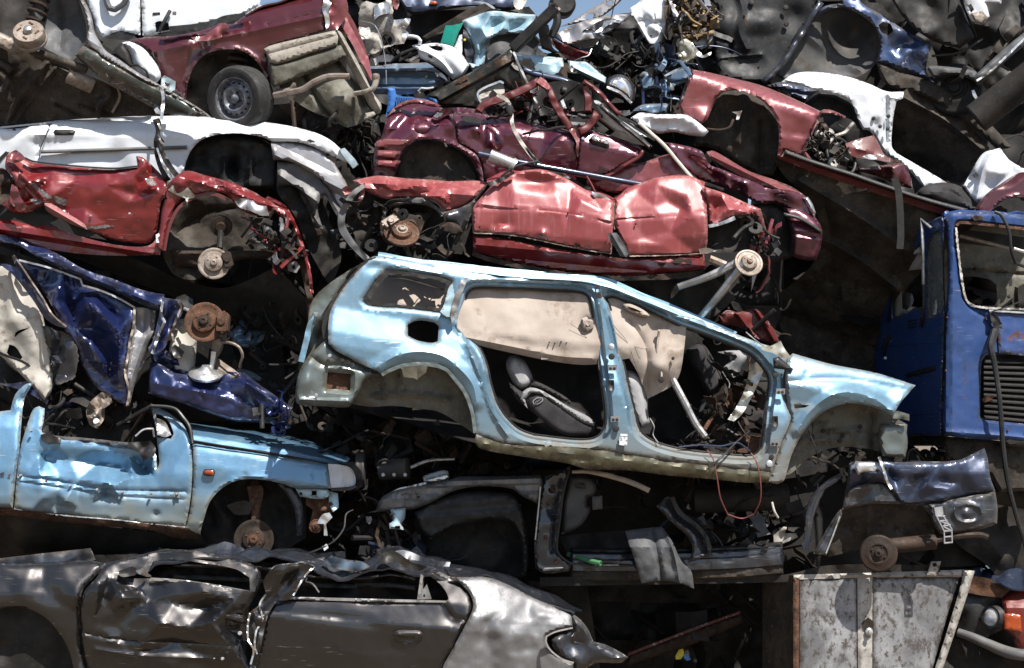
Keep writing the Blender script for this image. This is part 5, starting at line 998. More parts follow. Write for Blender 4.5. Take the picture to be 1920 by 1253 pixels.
loft('bonnet', t, O2,[Z12([(1660,690, .1),(1760,710, .05),(1850,765, .0),(2000,732, .0)]), Z12([(1672,672, .4),(1760,655, .4),(1850,645, .4),(2000,640, .4)]), Z12([(1680,655,1.2),(1760,632,1.2),(1850,620,1.2),(2000,620,1.2)])], M['darkblue'], n=40, m=10, crumple=[('tin', 6, .03,3)])
panel('bonnet_front', t, O2, Z12([(1660,692),(1760,712),(1850,764),(1808,803),(1700,790),(1630,775)]), M['rust'], d=.05, th=.04, res=6, rel=[('tin', 20, .03,2)])
panel('lower_panel', t, O2, Z12([(1540,1000),(1700,1030),(1880,1110),(2000,1120),(2000,1400),(1480,1400)]), M['underdark'], d=.15, th=.05, res=8, rel=[('tin', 30, .05,2)])

B2 = Pl(1.0,1300,1180)
t = thing('steel_beam', 'dark red steel beam slanting through the gap left of the white cabinet', 'beam')
panel('beam_web', t, B2, Z12([(-60,1085),(0,1062),(250,965),(500,878),(520,925),(280,1030),(0,1120),(-60,1140)]), M['rustdark'], d=0, th=.12, res=6, sm=False, rel=[('roll', 4, .02),('fbm', 24, .008,2)])
panel('beam_flange', t, B2, Z12([(-60,1080),(0,1056),(250,958),(498,870),(502,882),(252,972),(0,1070),(-60,1095)]), M['redbrown'], d=-.05, th=.06, res=5, sm=False)
t = thing('plastic_scrap', 'small yellow and blue plastic scrap on the floor of the dark gap', 'plastic scrap')
panel('yellow_piece', t, B2, Z12([(178,1095),(195,1062),(215,1058),(220,1085),(205,1110),(180,1112)]), M['yellow'], d=-.3, th=.02, res=3, rel=[('tin', 7, .03,2)]); panel('blue_piece', t, B2, Z12([(218,1085),(240,1085),(256,1112),(238,1118),(220,1105)]), M['crate'], d=-.3, th=.02, res=3, rel=[('tin', 7, .03,3)])
# ------------------------------------------------------------------ left stack: crushed dark blue car
N = Pl(.16,250,600, sx=.01)
t = thing('wrecked_car', 'crumpled dark blue car with a bare rusty brake disc at mid left', 'car wreck', WK)
panel('roof_rail', t, N, Z4([(-80,110),(0,118),(80,124),(180,154),(330,230),(450,300),(600,350),(760,410),(880,435),(868,472),(842,517),(780,496),(640,432),(480,362),(330,302),(200,232),(80,164),(-80,155)]), M['navy'], res=5, d=-.08, th=.03, rel=[('prof', Z4([(80,150)])[0], Z4([(850,470)])[0],[(-16, .12),(-8, .03),(0,0),(8, .0),(16, .05)]),('tin', 26, .02,3),('fbm', 14, .012,5),('pts', Z4([(200,200, .02),(400,290,-.03),(560,350, .02),(700,420,-.02),(850,470,-.03)]))])
panel('crushed_door', t, N, Z4([(100,246),(250,285),(430,350),(440,382),(540,412),(640,455),(720,502),(724,560),(700,640),(682,760),(666,860),(690,960),(680,1036),(640,1012),(520,932),(450,832),(400,702),(330,600),(250,450),(150,322)]), M['navy'], res=4.5, d=.0, th=.015, soft=0, rel=[
    ('pts', Z4([(250,330, .10),(330,350,-.06),(420,400, .10),(300,450,-.08),(380,500, .10),(470,480,-.10),(520,420, .05),(560,560,-.12),(500,620, .08),(620,540, .02),(640,640,-.12),(600,660,-.02),(560,700, .08),(480,700,-.03),(450,780, .08),(540,790,-.05),(600,780, .05),(640,860,-.08),(580,900, .06),(660,960,-.03),(680,560,-.06),(400,620, .04)])),('fbm', 40, .03,4),('fbm', 15, .006,5),('roll', 5, .02)])
ribbon('door_edge', t, N, Z4([(100,250),(250,288),(430,352),(440,384),(540,414),(640,458),(720,505)]),3.5, M['silver'], d=-.05, th=.02, res=3, rel=[('tin', 14, .02,2)])
panel('door_jamb', t, N, Z4([(722,502),(770,505),(832,520),(822,620),(795,690),(762,780),(735,860),(715,930),(692,1032),(668,1012),(690,950),(664,860),(682,760),(712,640)]), M['silver'], res=4.5, d=-.02, th=.03, rel=[('crease', Z4([(800,530),(790,630),(740,770),(700,900),(685,1010)]),-.05,8),('crease', Z4([(720,540),(705,660),(690,780),(680,880)]),-.04,5),('dent', *Z4([(765,590)])[0],16,26,0, .06),('tin', 20, .012,3),('fbm', 12, .008,2)])
ribbon('torn_edge', t, N, Z4([(718,505),(714,600),(694,680),(684,760),(668,850),(690,950),(678,1030)]),4.5, M['rustpale'], d=-.07, th=.012, res=3, rel=[('tin', 12, .015,4)])
panel('inner_panel', t, N, Z4([(-80,290),(0,280),(60,285),(130,350),(200,450),(240,600),(272,760),(282,880),(270,962),(238,1000),(150,902),(60,810),(0,760),(-80,690)]), M['cream'], holes=[Z4([(82,640),(110,622),(150,612),(168,600),(140,622),(105,640),(78,664)]), Z4([(50,700),(85,715),(120,770),(100,790),(60,770),(36,745)])], res=5, d=.04, th=.012, rel=[('pts', Z4([(40,350,-.02),(120,450, .04),(60,560,-.03),(160,560,-.04),(60,720, .05),(180,700,-.03),(230,850, .04),(150,820, .0),(10,640, .02)])),('fbm', 40, .02,3),('roll', 6, .03)])
panel('panel_backing', t, N, Z4([(-80,300),(150,400),(270,760),(240,980),(-80,700)]), M['dark'], d=.14, th=.02, res=10)
panel('torn_frame', t, N, Z4([(62,230),(80,222),(110,270),(160,350),(220,440),(262,510),(310,570),(362,592),(358,614),(300,600),(240,560),(180,470),(120,390),(60,320),(20,290),(0,270),(40,272),(85,290)]), M['navy'], res=4, d=-.06, th=.03, rel=[('crease', Z4([(75,230),(160,360),(250,510),(355,605)]),-.04,6),('tin', 14, .02,3)])
ribbon('frame_edge', t, N, Z4([(72,225),(110,275),(170,365),(230,455),(280,540),(355,606)]),3, M['rustpale'], d=-.12, th=.01, res=3, rel=[('tin', 10, .01,4)])
panel('sill_side', t, N, Z4([(230,600),(300,620),(380,660),(420,760),(400,880),(330,910),(290,915),(280,860),(265,740)]), M['darkcar'], res=5, d=.05, th=.02, soft=0, jag=1.5, rel=[('tin', 24, .08,3)])
panel('rocker_tip', t, N, Z4([(-60,880),(30,910),(180,890),(260,1000),(250,1020),(150,960),(0,915),(-60,920)]), M['navy'], res=5, d=.08, th=.03, rel=[('tin', 20, .03,3)])
panel('hinge_pillar', t, N, Z4([(868,448),(900,455),(960,462),(982,500),(970,540),(940,590),(905,640),(890,700),(870,730),(820,760),(800,742),(790,720),(812,690),(832,620),(850,540)]), M['navy'], res=4, d=-.06, th=.04, rel=[('pts', Z4([(900,480,-.05),(930,520, .04),(870,560,-.05),(900,600, .04),(850,660,-.04),(880,680, .04),(830,720,-.03),(960,490, .02)])),('tin', 13, .025,3)])
ribbon('torn_edge', t, N, Z4([(870,470),(860,540),(880,580),(850,640),(830,700),(812,750)]),5, M['silver'], d=-.12, th=.012, res=3, rel=[('tin', 10, .03,4)])
ribbon('torn_edge', t, N, Z4([(950,470),(970,500),(940,570),(920,640),(930,690)]),4, M['rustpale'], d=-.1, th=.012, res=3, rel=[('tin', 10, .03,7)])
panel('inner_wing', t, N, Z4([(940,570),(1000,560),(1060,640),(1050,700),(1040,820),(1010,860),(930,840),(900,760),(920,650)]), M['cream'], res=5, d=.06, th=.03, rel=[('pts', Z4([(980,640, .03),(960,720,-.02),(1020,760, .04),(1000,820,-.02)])),('roll', 6, .03)])
panel('side_lamp_box', t, N, Z4([(912,720),(935,700),(985,740),(970,770),(930,775)]), M['plastic'], d=-.03, th=.05, res=4, rel=[('tin', 10, .03,2)])
panel('inner_fender', t, N, Z4([(800,740),(840,720),(900,740),(960,790),(1060,830),(1290,850),(1300,880),(1180,920),(1000,890),(820,840)]), M['navy'], res=4.5, d=.05, th=.03, soft=0, rel=[('tin', 20, .04,3),('roll', 5, .02)])
panel('front_fender', t, N, Z4([(800,800),(822,790),(880,820),(930,852),(1000,862),(1050,885),(1100,892),(1180,892),(1280,872),(1300,848),(1390,918),(1480,980),(1562,1040),(1542,1112),(1480,1120),(1400,1120),(1330,1116),(1250,1110),(1100,1062),(960,1012),(880,992),(792,960)]), M['navy'], res=4, d=-.06, th=.02, soft=0, rel=[('prof', Z4([(800,900)])[0], Z4([(1500,1040)])[0],[(-60, .14),(-25, .03),(0,0),(25, .015),(60, .07)]),('fbm', 34, .02,6),('tin', 17, .016,3),('pts', Z4([(960,930,-.02),(1080,900, .03),(1120,960,-.02),(1230,960, .04),(1330,960,-.05),(1400,990, .04),(1450,1030,-.02),(1380,1060, .03),(1490,1060, .03)])),('roll', 6, .02)])
panel('folded_flap', t, N, Z4([(1310,900),(1360,920),(1460,1000),(1468,1024),(1440,1012),(1350,990),(1300,960)]), M['navy'], d=-.14, th=.012, res=4, rel=[('prof', Z4([(1310,900)])[0], Z4([(1460,1010)])[0],[(-10, .05),(0,0),(20, .06)]),('tin', 20, .02,3)])
bits('torn_nose', t, N, Z4([(1380,1030),(1540,1050),(1550,1150),(1480,1160),(1400,1120)]),-.12, .05,16,8,['navy', 'plastic', 'navy', 'rustdark', 'dark'], smax=.6)
# exposed hub assembly
brake_disc(t, N, *Z4([(1092,580)])[0],38, M['rust'], d=-.10, turn=2, up=8, hub='rustdark')
caliper(t, N, *Z4([(1095,580)])[0],38,3, M['rust'], d=-.10, turn=2, up=8)
panel('steering_knuckle', t, N, Z4([(1140,660),(1185,660),(1195,700),(1170,760),(1140,780),(1130,720)]), M['rustpale'], d=.0, th=.06, res=4, rel=[('tin', 10, .03,3),('roll', 5, .03)])
tube('damper_rod', t, N, Z4([(1145,740, .0),(1135,800, .0),(1120,850, .0)]),[.024, .018, .02], M['alloy'])
c = N.p(*Z4([(1098,858)])[0],-.01); lathe('strut_mount', t, c, (.1,-.45,1),[(.0005, .06),(.025, .06),(.04, .035),(.06, .025),(.105, .012),(.115,0),(.105,-.02),(.0005,-.03)], M['alloy'],28)
panel('mount_skirt', t, N, Z4([(1140,800),(1160,770),(1200,800),(1270,850),(1282,868),(1200,888),(1150,880)]), M['rustpale'], d=.02, th=.02, res=4, rel=[('prof', Z4([(1150,790)])[0], Z4([(1280,860)])[0],[(-10, .08),(10,0),(30, .02)]),('tin', 16, .02,3)])
tube('brake_hose', t, N, Z4([(1185,690,-.02),(1230,692,-.05),(1275,715,-.06),(1295,760,-.05),(1285,800,-.02),(1282,826, .02)]), .010, M['rustpale'])
tube('bolt_stud', t, N, Z4([(985,510,-.05),(1020,524,-.08)]), .012, M['alloy'])
panel('damper_plate', t, N, Z4([(940,450),(985,432),(1030,460),(1035,500),(1000,520),(960,500)]), M['underblue'], d=.0, th=.02, res=4, rel=[('tin', 14, .03,6)])
panel('lock_assembly', t, N, Z4([(460,1060),(480,1010),(540,955),(590,970),(600,1010),(560,1040),(555,1100),(520,1150),(480,1130)]), M['rustpale'], d=.0, th=.06, res=4, rel=[('tin', 12, .06,3),('fbm', 10, .03,2)])
bolt('white_knob', t, N, *Z4([(515,1113)])[0],6, M['white'], d=-.06, h=.02)
panel('shock_tower', t, N, Z4([(1210,640),(1270,600),(1280,560),(1300,550),(1330,620),(1420,630),(1400,680),(1340,715),(1260,710)]), M['bluegrey'], d=.55, th=.06, res=5, rel=[('tin', 16, .05,4),('roll', 6, .03)])
panel('tower_flange', t, N, Z4([(1260,830),(1330,840),(1400,880),(1390,895),(1300,880)]), M['bluegrey'], d=.55, th=.02, res=5, rel=[('tin', 16, .05,4)])
bits('torn_interior', t, N, Z4([(300,880),(680,1000),(860,1010),(800,1150),(420,1180),(240,1020)]), .1, .4,70,9,['dark', 'plastic', 'rustdark', 'navy', 'underdark'])
carback(t, N, Z4([(-60,150),(800,470),(1500,600),(1540,1100),(600,1100),(-60,900)]), .9, seed=18)
panel('cabin_back', t, N, Z4([(-60,200),(300,300),(720,500),(700,1060),(300,1050),(-60,900)]), M['dark'], d=.25, th=.02, res=10, rel=[('tin', 36, .08,3)])

# ------------------------------------------------------------------ bright red car, left
R_ = Pl(.06,250,400, sx=.02)
t = thing('wrecked_car', 'bright red car with a folded door and torn front fender at the left edge', 'car wreck', WK)
RR = [
    ('pts', [(60,320, .03),(45,345,-.05),(60,370, .05),(82,378,-.06),(120,395, .05),(110,405,-.01),(155,425,-.03),(95,330, .0),(140,340, .02),(200,350, .0),(250,330,-.02),(280,350,-.05),(262,345, .05),(240,380, .01),(255,365, .04),(285,330, .05),(300,360, .0),(200,420, .03),(160,390, .01),(30,370,-.04),(30,390, .02),(270,310,-.04)]),('prof', (60,340),(300,350),[(-40, .05),(0,0),(60, .02),(110, .07)]),('fbm', 60, .02,3),('fbm', 16, .003,5)]
rd = panel('front_door', t, R_, [(12,291),(28,284),(46,297),(63,305),(123,312),(170,316),(211,318),(258,314),(255,293),(267,295),(291,316),(309,337),(316,358),(309,369),(302,379),(297,414),(292,440),(280,455),(262,457),(210,449),(160,430),(128,408),(85,383),(50,400),(22,397),(4,384),(20,368),(30,350),(24,333),(10,316)], M['red'], res=4.5, th=.02, soft=0, rel=[('roll', 3.5, .015)]+RR)
ribbon('window_seal', t, R_, [(46,296),(63,303),(123,310),(211,316),(258,312)],3.5, M['plastic'], d=-.0, th=.03, res=3)
for k, q in enumerate(([(55,345),(66,342),(74,352),(90,364),(98,372),(84,372),(70,362)],[(98,366),(112,370),(126,376),(124,386),(112,384),(104,378)],[(56,374),(66,372),(80,378),(74,384),(60,382)],[(150,419),(170,424),(200,422),(214,424),(200,427),(170,429)],[(272,336),(284,334),(294,346),(288,350),(278,346)])):
    panel('pale_scuff', rd, R_, q, M['silver'], d=-.004, th=.003, res=2.5, jag=1.2, jseed=k, rel=RR)
panel('torn_corner', t, R_, [(-30,320),(0,315),(10,318),(24,335),(28,352),(18,370),(2,384),(-30,380)], M['rustdark'], d=.03, th=.04, res=4, rel=[('tin', 12, .05,3)])
panel('torn_flap', t, R_, [(36,322),(44,330),(62,352),(82,368),(84,376),(70,376),(50,356),(34,336)], M['red'], d=-.07, th=.012, res=4, rel=[('prof', (36,325),(84,374),[(-6, .04),(0,0),(8, .03)]),('tin', 12, .02,3)])
panel('folded_corner', t, R_, [(14,302),(16,288),(30,281),(42,290),(48,298),(36,304),(24,306)], M['rosered'], d=-.05, th=.02, res=3.5, rel=[('tin', 9, .03,5)])
panel('torn_flap', t, R_, [(22,345),(32,352),(40,372),(50,385),(46,396),(30,390),(18,376)], M['rosered'], d=-.06, th=.015, res=3.5, rel=[('tin', 11, .03,8)])
panel('bent_lower_edge', t, R_, [(82,374),(90,378),(130,402),(158,420),(164,431),(128,418),(88,396)], M['rosered'], d=-.045, th=.015, res=4, rel=[('prof', (84,382),(160,426),[(-8, .03),(2,0),(12, .03)])])
panel('sill', t, R_, [(-30,400),(20,402),(60,412),(140,440),(210,458),(262,463),(284,458),(297,442),(303,462),(300,478),(240,480),(150,476),(60,462),(-30,448)], M['red'], res=5, d=.04, th=.06, rel=[('prof', (40,430),(290,470),[(-25, .06),(-6,0),(6, .0),(16, .07)]),('fbm', 30, .01,3)])
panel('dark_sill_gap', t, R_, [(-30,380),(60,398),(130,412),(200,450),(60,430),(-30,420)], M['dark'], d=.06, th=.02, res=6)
panel('front_fender', t, R_, [(309,371),(305,362),(318,342),(334,327),(351,320),(386,329),(439,344),(480,362),(492,370),(520,382),(536,392),(553,425),(543,416),(512,396),(508,409),(490,404),(474,404),(446,390),(425,366),(400,360),(380,363),(351,370),(330,387),(318,414),(311,440),(306,470),(298,470),(292,457),(299,430),(303,395)], M['red'], res=4, d=-.03, th=.02, rel=[('pts', [(340,340,-.02),(360,350, .03),(400,340,-.03),(420,355, .04),(440,360,-.05),(455,375, .04),(470,385,-.05),(490,395, .03),(500,385,-.05),(520,390, .03),(310,400,0)]),('roll', 5, .02),('prof', (340,330),(510,385),[(-10, .07),(2,0),(16,-.01),(34, .03)]),('tin', 18, .012,3)])
panel('crushed_fold', t, R_, [(440,378),(455,372),(480,378),(500,386),(505,405),(488,404),(470,396),(450,390)], M['silver'], d=-.06, th=.012, res=3.5, rel=[('tin', 10, .035,6)])
ribbon('bumper_rail', t, R_, [(500,370),(530,385),(545,405),(556,430),(570,470),(580,510),(585,550)],6, M['red'], d=.03, th=.03, res=3.5, rel=[('tin', 12, .03,3)])
panel('wheelhouse', t, R_, [(306,470),(314,430),(330,392),(360,368),(400,360),(440,378),(475,402),(500,410),(512,450),(500,480),(440,485),(400,500),(370,524),(330,518),(310,490)], M['under'], d=.25, th=.04, res=6, rel=[('dent', 370,420,40,50,20, .12),('crease', [(330,440),(380,400),(440,390)], .03,8),('tin', 34, .04,3),('fbm', 20, .015,3)])
ribbon('arch_rim', t, R_, [(308,470),(316,430),(332,394),(360,372),(400,364),(430,376)],6, M['redbrown'], d=.02, th=.08, res=4)
c = R_.p(415,424, .12); lathe('strut_top', t, c, A3(5,-20),[(.0005, .05),(.03, .05),(.035, .03),(.07, .028),(.075,0),(.06,-.05),(.04,-.09)], M['rustdark'],26)
tube('strut', t, R_, [(414,430, .1),(413,450, .08),(412,466, .06)], .022, M['underdark'])
brake_disc(t, R_, 401,494,30, M['rustpale'], d=-.02, turn=8, up=4, hub='rustpale')
caliper(t, R_, 401,494,30,-15, M['rustdark'], d=-.02, turn=8, up=4)
bits('torn_front', t, R_, [(462,405),(505,405),(560,440),(565,480),(520,500),(470,470)],-.08, .12,90,12,['red', 'plastic', 'dark', 'rustdark', 'dark', 'steel'], smax=.6)
ribbon('front_upright', t, R_, [(545,430),(560,470),(572,510),(580,560),(586,600)],14, M['rustdark'], d=.1, th=.06, res=5, rel=[('tin', 16, .04,3)])
panel('mount_plate', t, R_, [(538,492),(556,490),(563,500),(556,512),(540,508)], M['silver'], holes=[[(548,498),(553,498),(553,504),(548,504)]], d=.03, th=.01, res=3, sm=False)
panel('subframe', t, R_, [(320,470),(470,470),(560,470),(556,490),(460,486),(400,500),(330,500)], M['rustdark'], d=.18, th=.08, res=6, rel=[('tin', 20, .04,3),('roll', 8, .03)])
panel('underbody', t, R_, [(-30,445),(60,460),(240,482),(330,520),(420,540),(520,500),(600,590),(560,660),(430,600),(280,540),(120,480),(-30,455)], M['underdark'], d=.3, th=.05, res=8, rel=[('prof', (0,450),(560,560),[(-40,-.1),(0,0),(60, .4)]),('tin', 36, .06,3)])
panel('paint_chip', t, R_, [(292,440),(298,437),(300,442),(296,446),(299,455),(293,456)], M['white'], d=-.035, th=.003, res=3)
for x, y in ((170,405),(243,401)): bolt('hole_plug', t, R_, x, y, 2.4, M['clothpale'], d=-.0, h=.008)
carback(t, R_, [(-30,320),(300,330),(560,430),(580,560),(300,510),(-30,440)],1.1, seed=19)

# ------------------------------------------------------------------ white car above it
Wh = Pl(.32,300,300, sx=.01)
t = thing('wrecked_car', 'white car flank with a grey front bumper resting above the bright red car', 'car wreck', WK)
panel('body_side', t, Wh, Z1([(-80,690),(0,686),(80,688),(270,656),(292,645),(500,640),(830,622),(1000,618),(1130,625),(1300,640),(1500,665),(1640,696),(1720,735),(1790,790),(1810,850),(1740,815),(1640,772),(1560,757),(1450,755),(1420,740),(1350,722),(1250,712),(1130,726),(1060,760),(1010,822),(985,905),(980,960),(-80,960)]), M['white'], res=5.5, th=.02, rel=[
    ('prof', Z1([(200,720)])[0], Z1([(1640,740)])[0],[(-40, .16),(-25, .07),(-8, .01),(0,0),(24, .008),(60, .02),(100, .05)]),('roll', 5, .02),('crease', Z1([(270,655),(235,740),(208,835)]), .02,4),('dent', *Z1([(320,690)])[0],30,8,0, .01),('crease', Z1([(980,900),(1010,822),(1060,760),(1130,726),(1250,712),(1350,722)]),-.016,9),('tin', 50, .006,3),('fbm', 60, .01,3),('pts', Z1([(180,770, .02),(140,720,-.02),(200,810, .02),(570,730, .015),(650,720,-.01)]))])
panel('door_handle', t, Wh, Z1([(284,705),(295,692),(390,695),(402,702),(392,722),(295,724)]), M['plastic'], d=-.012, th=.02, res=3.5, rel=[('roll', 4, .012)])
ribbon('rub_strip', t, Wh, Z1([(215,812),(400,806),(700,796),(998,786)]),6.5, M['greybump'], d=-.014, th=.02, res=3.5, rel=[('roll', 3, .008)])
ribbon('door_gap', t, Wh, Z1([(272,658),(240,735),(214,800),(208,850)]),1.6, M['plastic'], d=-.004, th=.01, res=4)
ribbon('door_gap', t, Wh, Z1([(80,690),(62,720),(85,752),(60,790),(0,850),(-40,890)]),6, M['dark'], d=-.004, th=.01, res=4)
panel('lamp_opening', t, Wh, Z1([(1608,735),(1640,728),(1690,750),(1688,768),(1640,766)]), M['under'], d=-.0, th=.02, res=3.5, rel=[('roll', 4, .02)])
panel('front_bumper', t, Wh, [(508,266),(540,266),(575,272),(600,282),(625,303),(645,335),(655,362),(650,385),(642,398),(630,380),(618,356),(600,335),(575,318),(540,302),(512,300)], M['silver'], res=5, d=-.05, th=.03, rel=[('prof', (510,283),(640,350),[(-16, .08),(-4,0),(4, .0),(16, .06)]),('roll', 5, .02),('fbm', 24, .008,3)])
panel('bumper_lower', t, Wh, [(520,303),(560,305),(592,322),(612,345),(632,382),(643,402),(640,420),(622,388),(610,366),(600,372),(596,396),(606,430),(590,420),(580,380),(565,358),(545,348),(520,350)], M['greybump'], res=5, d=-.02, th=.03, rel=[('prof', (520,325),(640,410),[(-20, .03),(0,0),(20, .05)]),('tin', 18, .02,3),('roll', 5, .02)])
panel('bonnet_edge', t, Wh, Z1([(1640,696),(1700,715),(1780,760),(1850,830),(1900,870),(1880,880),(1810,850),(1760,800),(1700,760)]), M['white'], d=.04, th=.04, res=4, rel=[('tin', 18, .03,2),('roll', 4, .02)])
panel('headlamp', t, Wh, Z2([(215,800),(245,790),(300,850),(320,880),(290,900),(250,850)]), M['icepaint'], d=.0, th=.05, res=4, rel=[('tin', 12, .02,2)])
panel('wheelhouse', t, Wh, Z1([(985,960),(990,880),(1030,790),(1130,722),(1250,708),(1380,735),(1470,790),(1490,880),(1480,1010),(1200,1010)]), M['undergrey'], res=5, d=.16, th=.04, rel=[('dent', *Z1([(1330,760)])[0],30,18,0,-.06),('crease', Z1([(1200,850),(1190,980)]),-.05,8),('crease', Z1([(1340,860),(1330,980)]),-.05,9),('dent', *Z1([(1250,900)])[0],10,26,0, .1),('tin', 24, .04,3),('fbm', 14, .015,3),('roll', 10, .05)])
panel('front_wheel_liner', t, Wh, [(520,300),(560,330),(600,370),(620,420),(640,480),(620,540),(580,470),(550,400),(520,360)], M['underdark'], d=.1, th=.05, res=6, rel=[('tin', 24, .06,3)])
for k, L in enumerate(([(560,350),(585,400),(600,440)],[(610,350),(635,400),(650,440)])): ribbon('bumper_bracket', t, Wh, L, 9, M['rustdark'], d=.03, th=.03, res=4, rel=[('tin', 10, .03, k)])
loft('roof_side', t, Wh, [Z1([(-80,690, .12),(292,646, .1),(830,624, .12),(1130,628, .14),(1500,668, .14),(1720,735, .14)]), Z1([(-80,682, .5),(292,640, .5),(830,620, .5),(1130,624, .5),(1500,662, .5),(1740,735, .5)]), Z1([(-80,700,1.1),(292,660,1.1),(830,640,1.1),(1130,640,1.1),(1500,680,1.1),(1760,760,1.1)])], M['white'], n=50, m=6, crumple=[('tin', 8, .01,3)])
carback(t, Wh, Z1([(-80,700),(1000,650),(1600,720),(1820,1000),(1400,1300),(-80,1000)]),1.0, seed=21)

# torn strip hanging over the white car
Hs = Pl(.10,310,290)
t = thing('torn_trim', 'twisted torn black and white trim hanging over the white car flank', 'torn trim')
panel('hanging_strip', t, Hs, Z1([(815,640),(850,630),(862,660),(856,720),(880,760),(870,790),(900,850),(940,910),(985,960),(1000,1000),(980,1010),(900,985),(860,930),(828,840),(820,760),(832,700)]), M['plastic'], res=4, th=.015, rel=[('crease', Z1([(840,660),(850,780),(890,900),(960,1000)]),-.05,6),('tin', 13, .04,3)])
for k, L in enumerate(([(846,660),(862,700),(888,730)],[(842,720),(862,760),(880,770)],[(838,790),(870,870),(920,940),(960,985)],[(852,840),(880,900),(940,990)])): ribbon('pale_edge', t, Hs, Z1(L),4, M['alloy'], d=-.05, th=.01, res=3, rel=[('tin', 9, .02, k)])
panel('torn_tip', t, Hs, Z1([(890,970),(930,958),(985,985),(1042,1045),(1035,1058),(1005,1062),(1000,1105),(990,1060),(930,1035),(895,1010)]), M['foil'], res=3.5, d=-.04, th=.012, rel=[('tin', 10, .04,5)])
ribbon('strap', t, Hs, Z1([(862,470),(872,520),(868,580),(862,640)]),6, M['alloy'], th=.006, res=3, rel=[('tin', 10, .02,5)])
panel('strap_end', t, Hs, Z1([(822,585),(840,572),(864,600),(856,612),(832,606)]), M['alloy'], th=.02, res=3, rel=[('tin', 8, .02,5)])

# ------------------------------------------------------------------ overturned car, top left
O_ = Pl(.12,150,130, sx=.03)
t = thing('wrecked_car', 'overturned silver car showing its brown underbody and a pale brake drum at top left', 'car wreck', WK)
panel('underbody', t, O_, Z1([(-80,180),(60,250),(200,300),(400,380),(560,440),(850,585),(830,615),(640,625),(300,645),(100,672),(-80,700)]), M['under'], res=6, d=.12, th=.04, rel=[('prof', Z1([(0,220)])[0], Z1([(850,600)])[0],[(-20,-.04),(0, .02),(60, .1),(150, .3)]),('crease', Z1([(250,340),(130,480),(40,650)]),-.05,8),('crease', Z1([(290,370),(170,520),(80,660)]),-.04,6),('crease', Z1([(430,560),(600,620)]), .03,6),('crease', Z1([(300,560),(430,620)]), .03,6),('tin', 44, .03,3),('fbm', 24, .02,3)])
panel('wheel_arch_liner', t, O_, Z1([(150,100),(180,20),(230,-60),(400,-60),(440,60),(462,150),(452,240),(415,300),(380,330),(300,290),(230,250),(190,190)]), M['greyplastic'], res=5, d=.10, th=.03, rel=[('dent', *Z1([(330,120)])[0],50,60,20, .14),('crease', Z1([(300,-40),(330,120),(320,260)]), .02,8),('roll', 6,-.03),('fbm', 24, .012,3)])
panel('arch_dark', t, O_, Z1([(-80,-60),(300,-60),(250,100),(200,250),(60,260),(-80,200)]), M['underdark'], res=7, d=.3, th=.04, rel=[('tin', 40, .06,3)])
panel('sill', t, O_, Z1([(440,246),(500,262),(560,310),(700,392),(850,470),(960,520),(1050,575),(1120,625),(1000,622),(880,606),(840,588),(700,512),(560,432),(425,322),(400,295)]), M['blacksill'], res=5, d=-.02, th=.05, rel=[('prof', Z1([(440,270)])[0], Z1([(1000,570)])[0],[(-20, .05),(-8,0),(0,-.01),(10, .0),(24, .05)]),('fbm', 20, .008,3),('roll', 4, .02)])
panel('body_edge', t, O_, Z1([(395,-60),(440,-10),(470,40),(492,100),(505,170),(540,235),(570,275),(640,320),(740,390),(850,452),(960,515),(1060,575),(1130,626),(1100,620),(1000,560),(860,480),(700,396),(560,315),(492,262),(470,240),(466,150),(445,60)]), M['silver'], res=4, d=-.03, th=.03, rel=[('tin', 22, .015,3),('roll', 4, .03),('prof', Z1([(500,230)])[0], Z1([(1060,580)])[0],[(-14, .08),(0,0),(8,0)])])
cyl('axle_beam', t, O_, Z1([(160,270)])[0], Z1([(470,375)])[0],8, M['under'], .02, .06)
c = O_.p(*Z1([(150,165)])[0],-.10); R = 31*m_per_px(c[1]); a = A3(5,30)
lathe('brake_drum', t, c, a, [(R*.5,-R*.9),(R*.95,-R*.9),(R*1.02,-R*.8),(R*1.02,-R*.65),(R*.97,-R*.6),(R*.97,-R*.12),(R*.9,0),(R*.55, .0),(R*.3,-R*.02)], M['rustpale'],36)
lathe('hub_cap', t, c, a, [(R*.3,-R*.03),(R*.28, R*.1),(R*.22, R*.26),(R*.12, R*.3),(.0005, R*.3)], M['steel'],20)
for k, q in enumerate(((-.55,-.1,1),(-.1, .62,0),(.55, .1,1),(.1,-.62,0))):
    a_, u, v = axes(a); p = c+u*R*q[0]+v*R*q[1]+a_*.003; e1, e2 = (u, v); an = math.atan2(q[1], q[0])+.5
    V, F = box_vf(p, (u*math.cos(an)+v*math.sin(an))*R*.05,(-u*math.sin(an)+v*math.cos(an))*R*.16, a_*.003); obj('drum_slot', V, F, M['rust'], t)
tube('brake_pipe', t, O_, Z1([(180,240,-.05),(190,268,-.06),(205,272,-.06),(220,240,-.05)]), .005, M['alloy'])
spring('coil_spring', t, O_.p(*Z1([(190,120)])[0], .12),(.12, .1,1), .06, .013, .3,5, M['rustdark'])
panel('axle_plate', t, O_, Z1([(40,190),(100,230),(150,260),(130,280),(60,280),(0,250),(-60,210),(-60,150)]), M['rustpale'], d=.0, th=.05, res=5, rel=[('tin', 20, .02,3),('roll', 6, .02)])
cyl('muffler', t, O_, Z1([(360,395)])[0], Z1([(505,460)])[0],17, M['rustpale'], .10, .16)
tube('exhaust_pipe', t, O_, Z1([(300,370, .1),(360,390, .12)])+Z1([(500,455, .16),(545,480, .16),(560,520, .16),(530,580, .2),(520,630, .22)]), .018, M['under'])
tube('fuel_pipe', t, O_, Z1([(560,430, .1),(630,470, .1),(640,520, .12),(600,600, .16)]), .010, M['rustpale'])
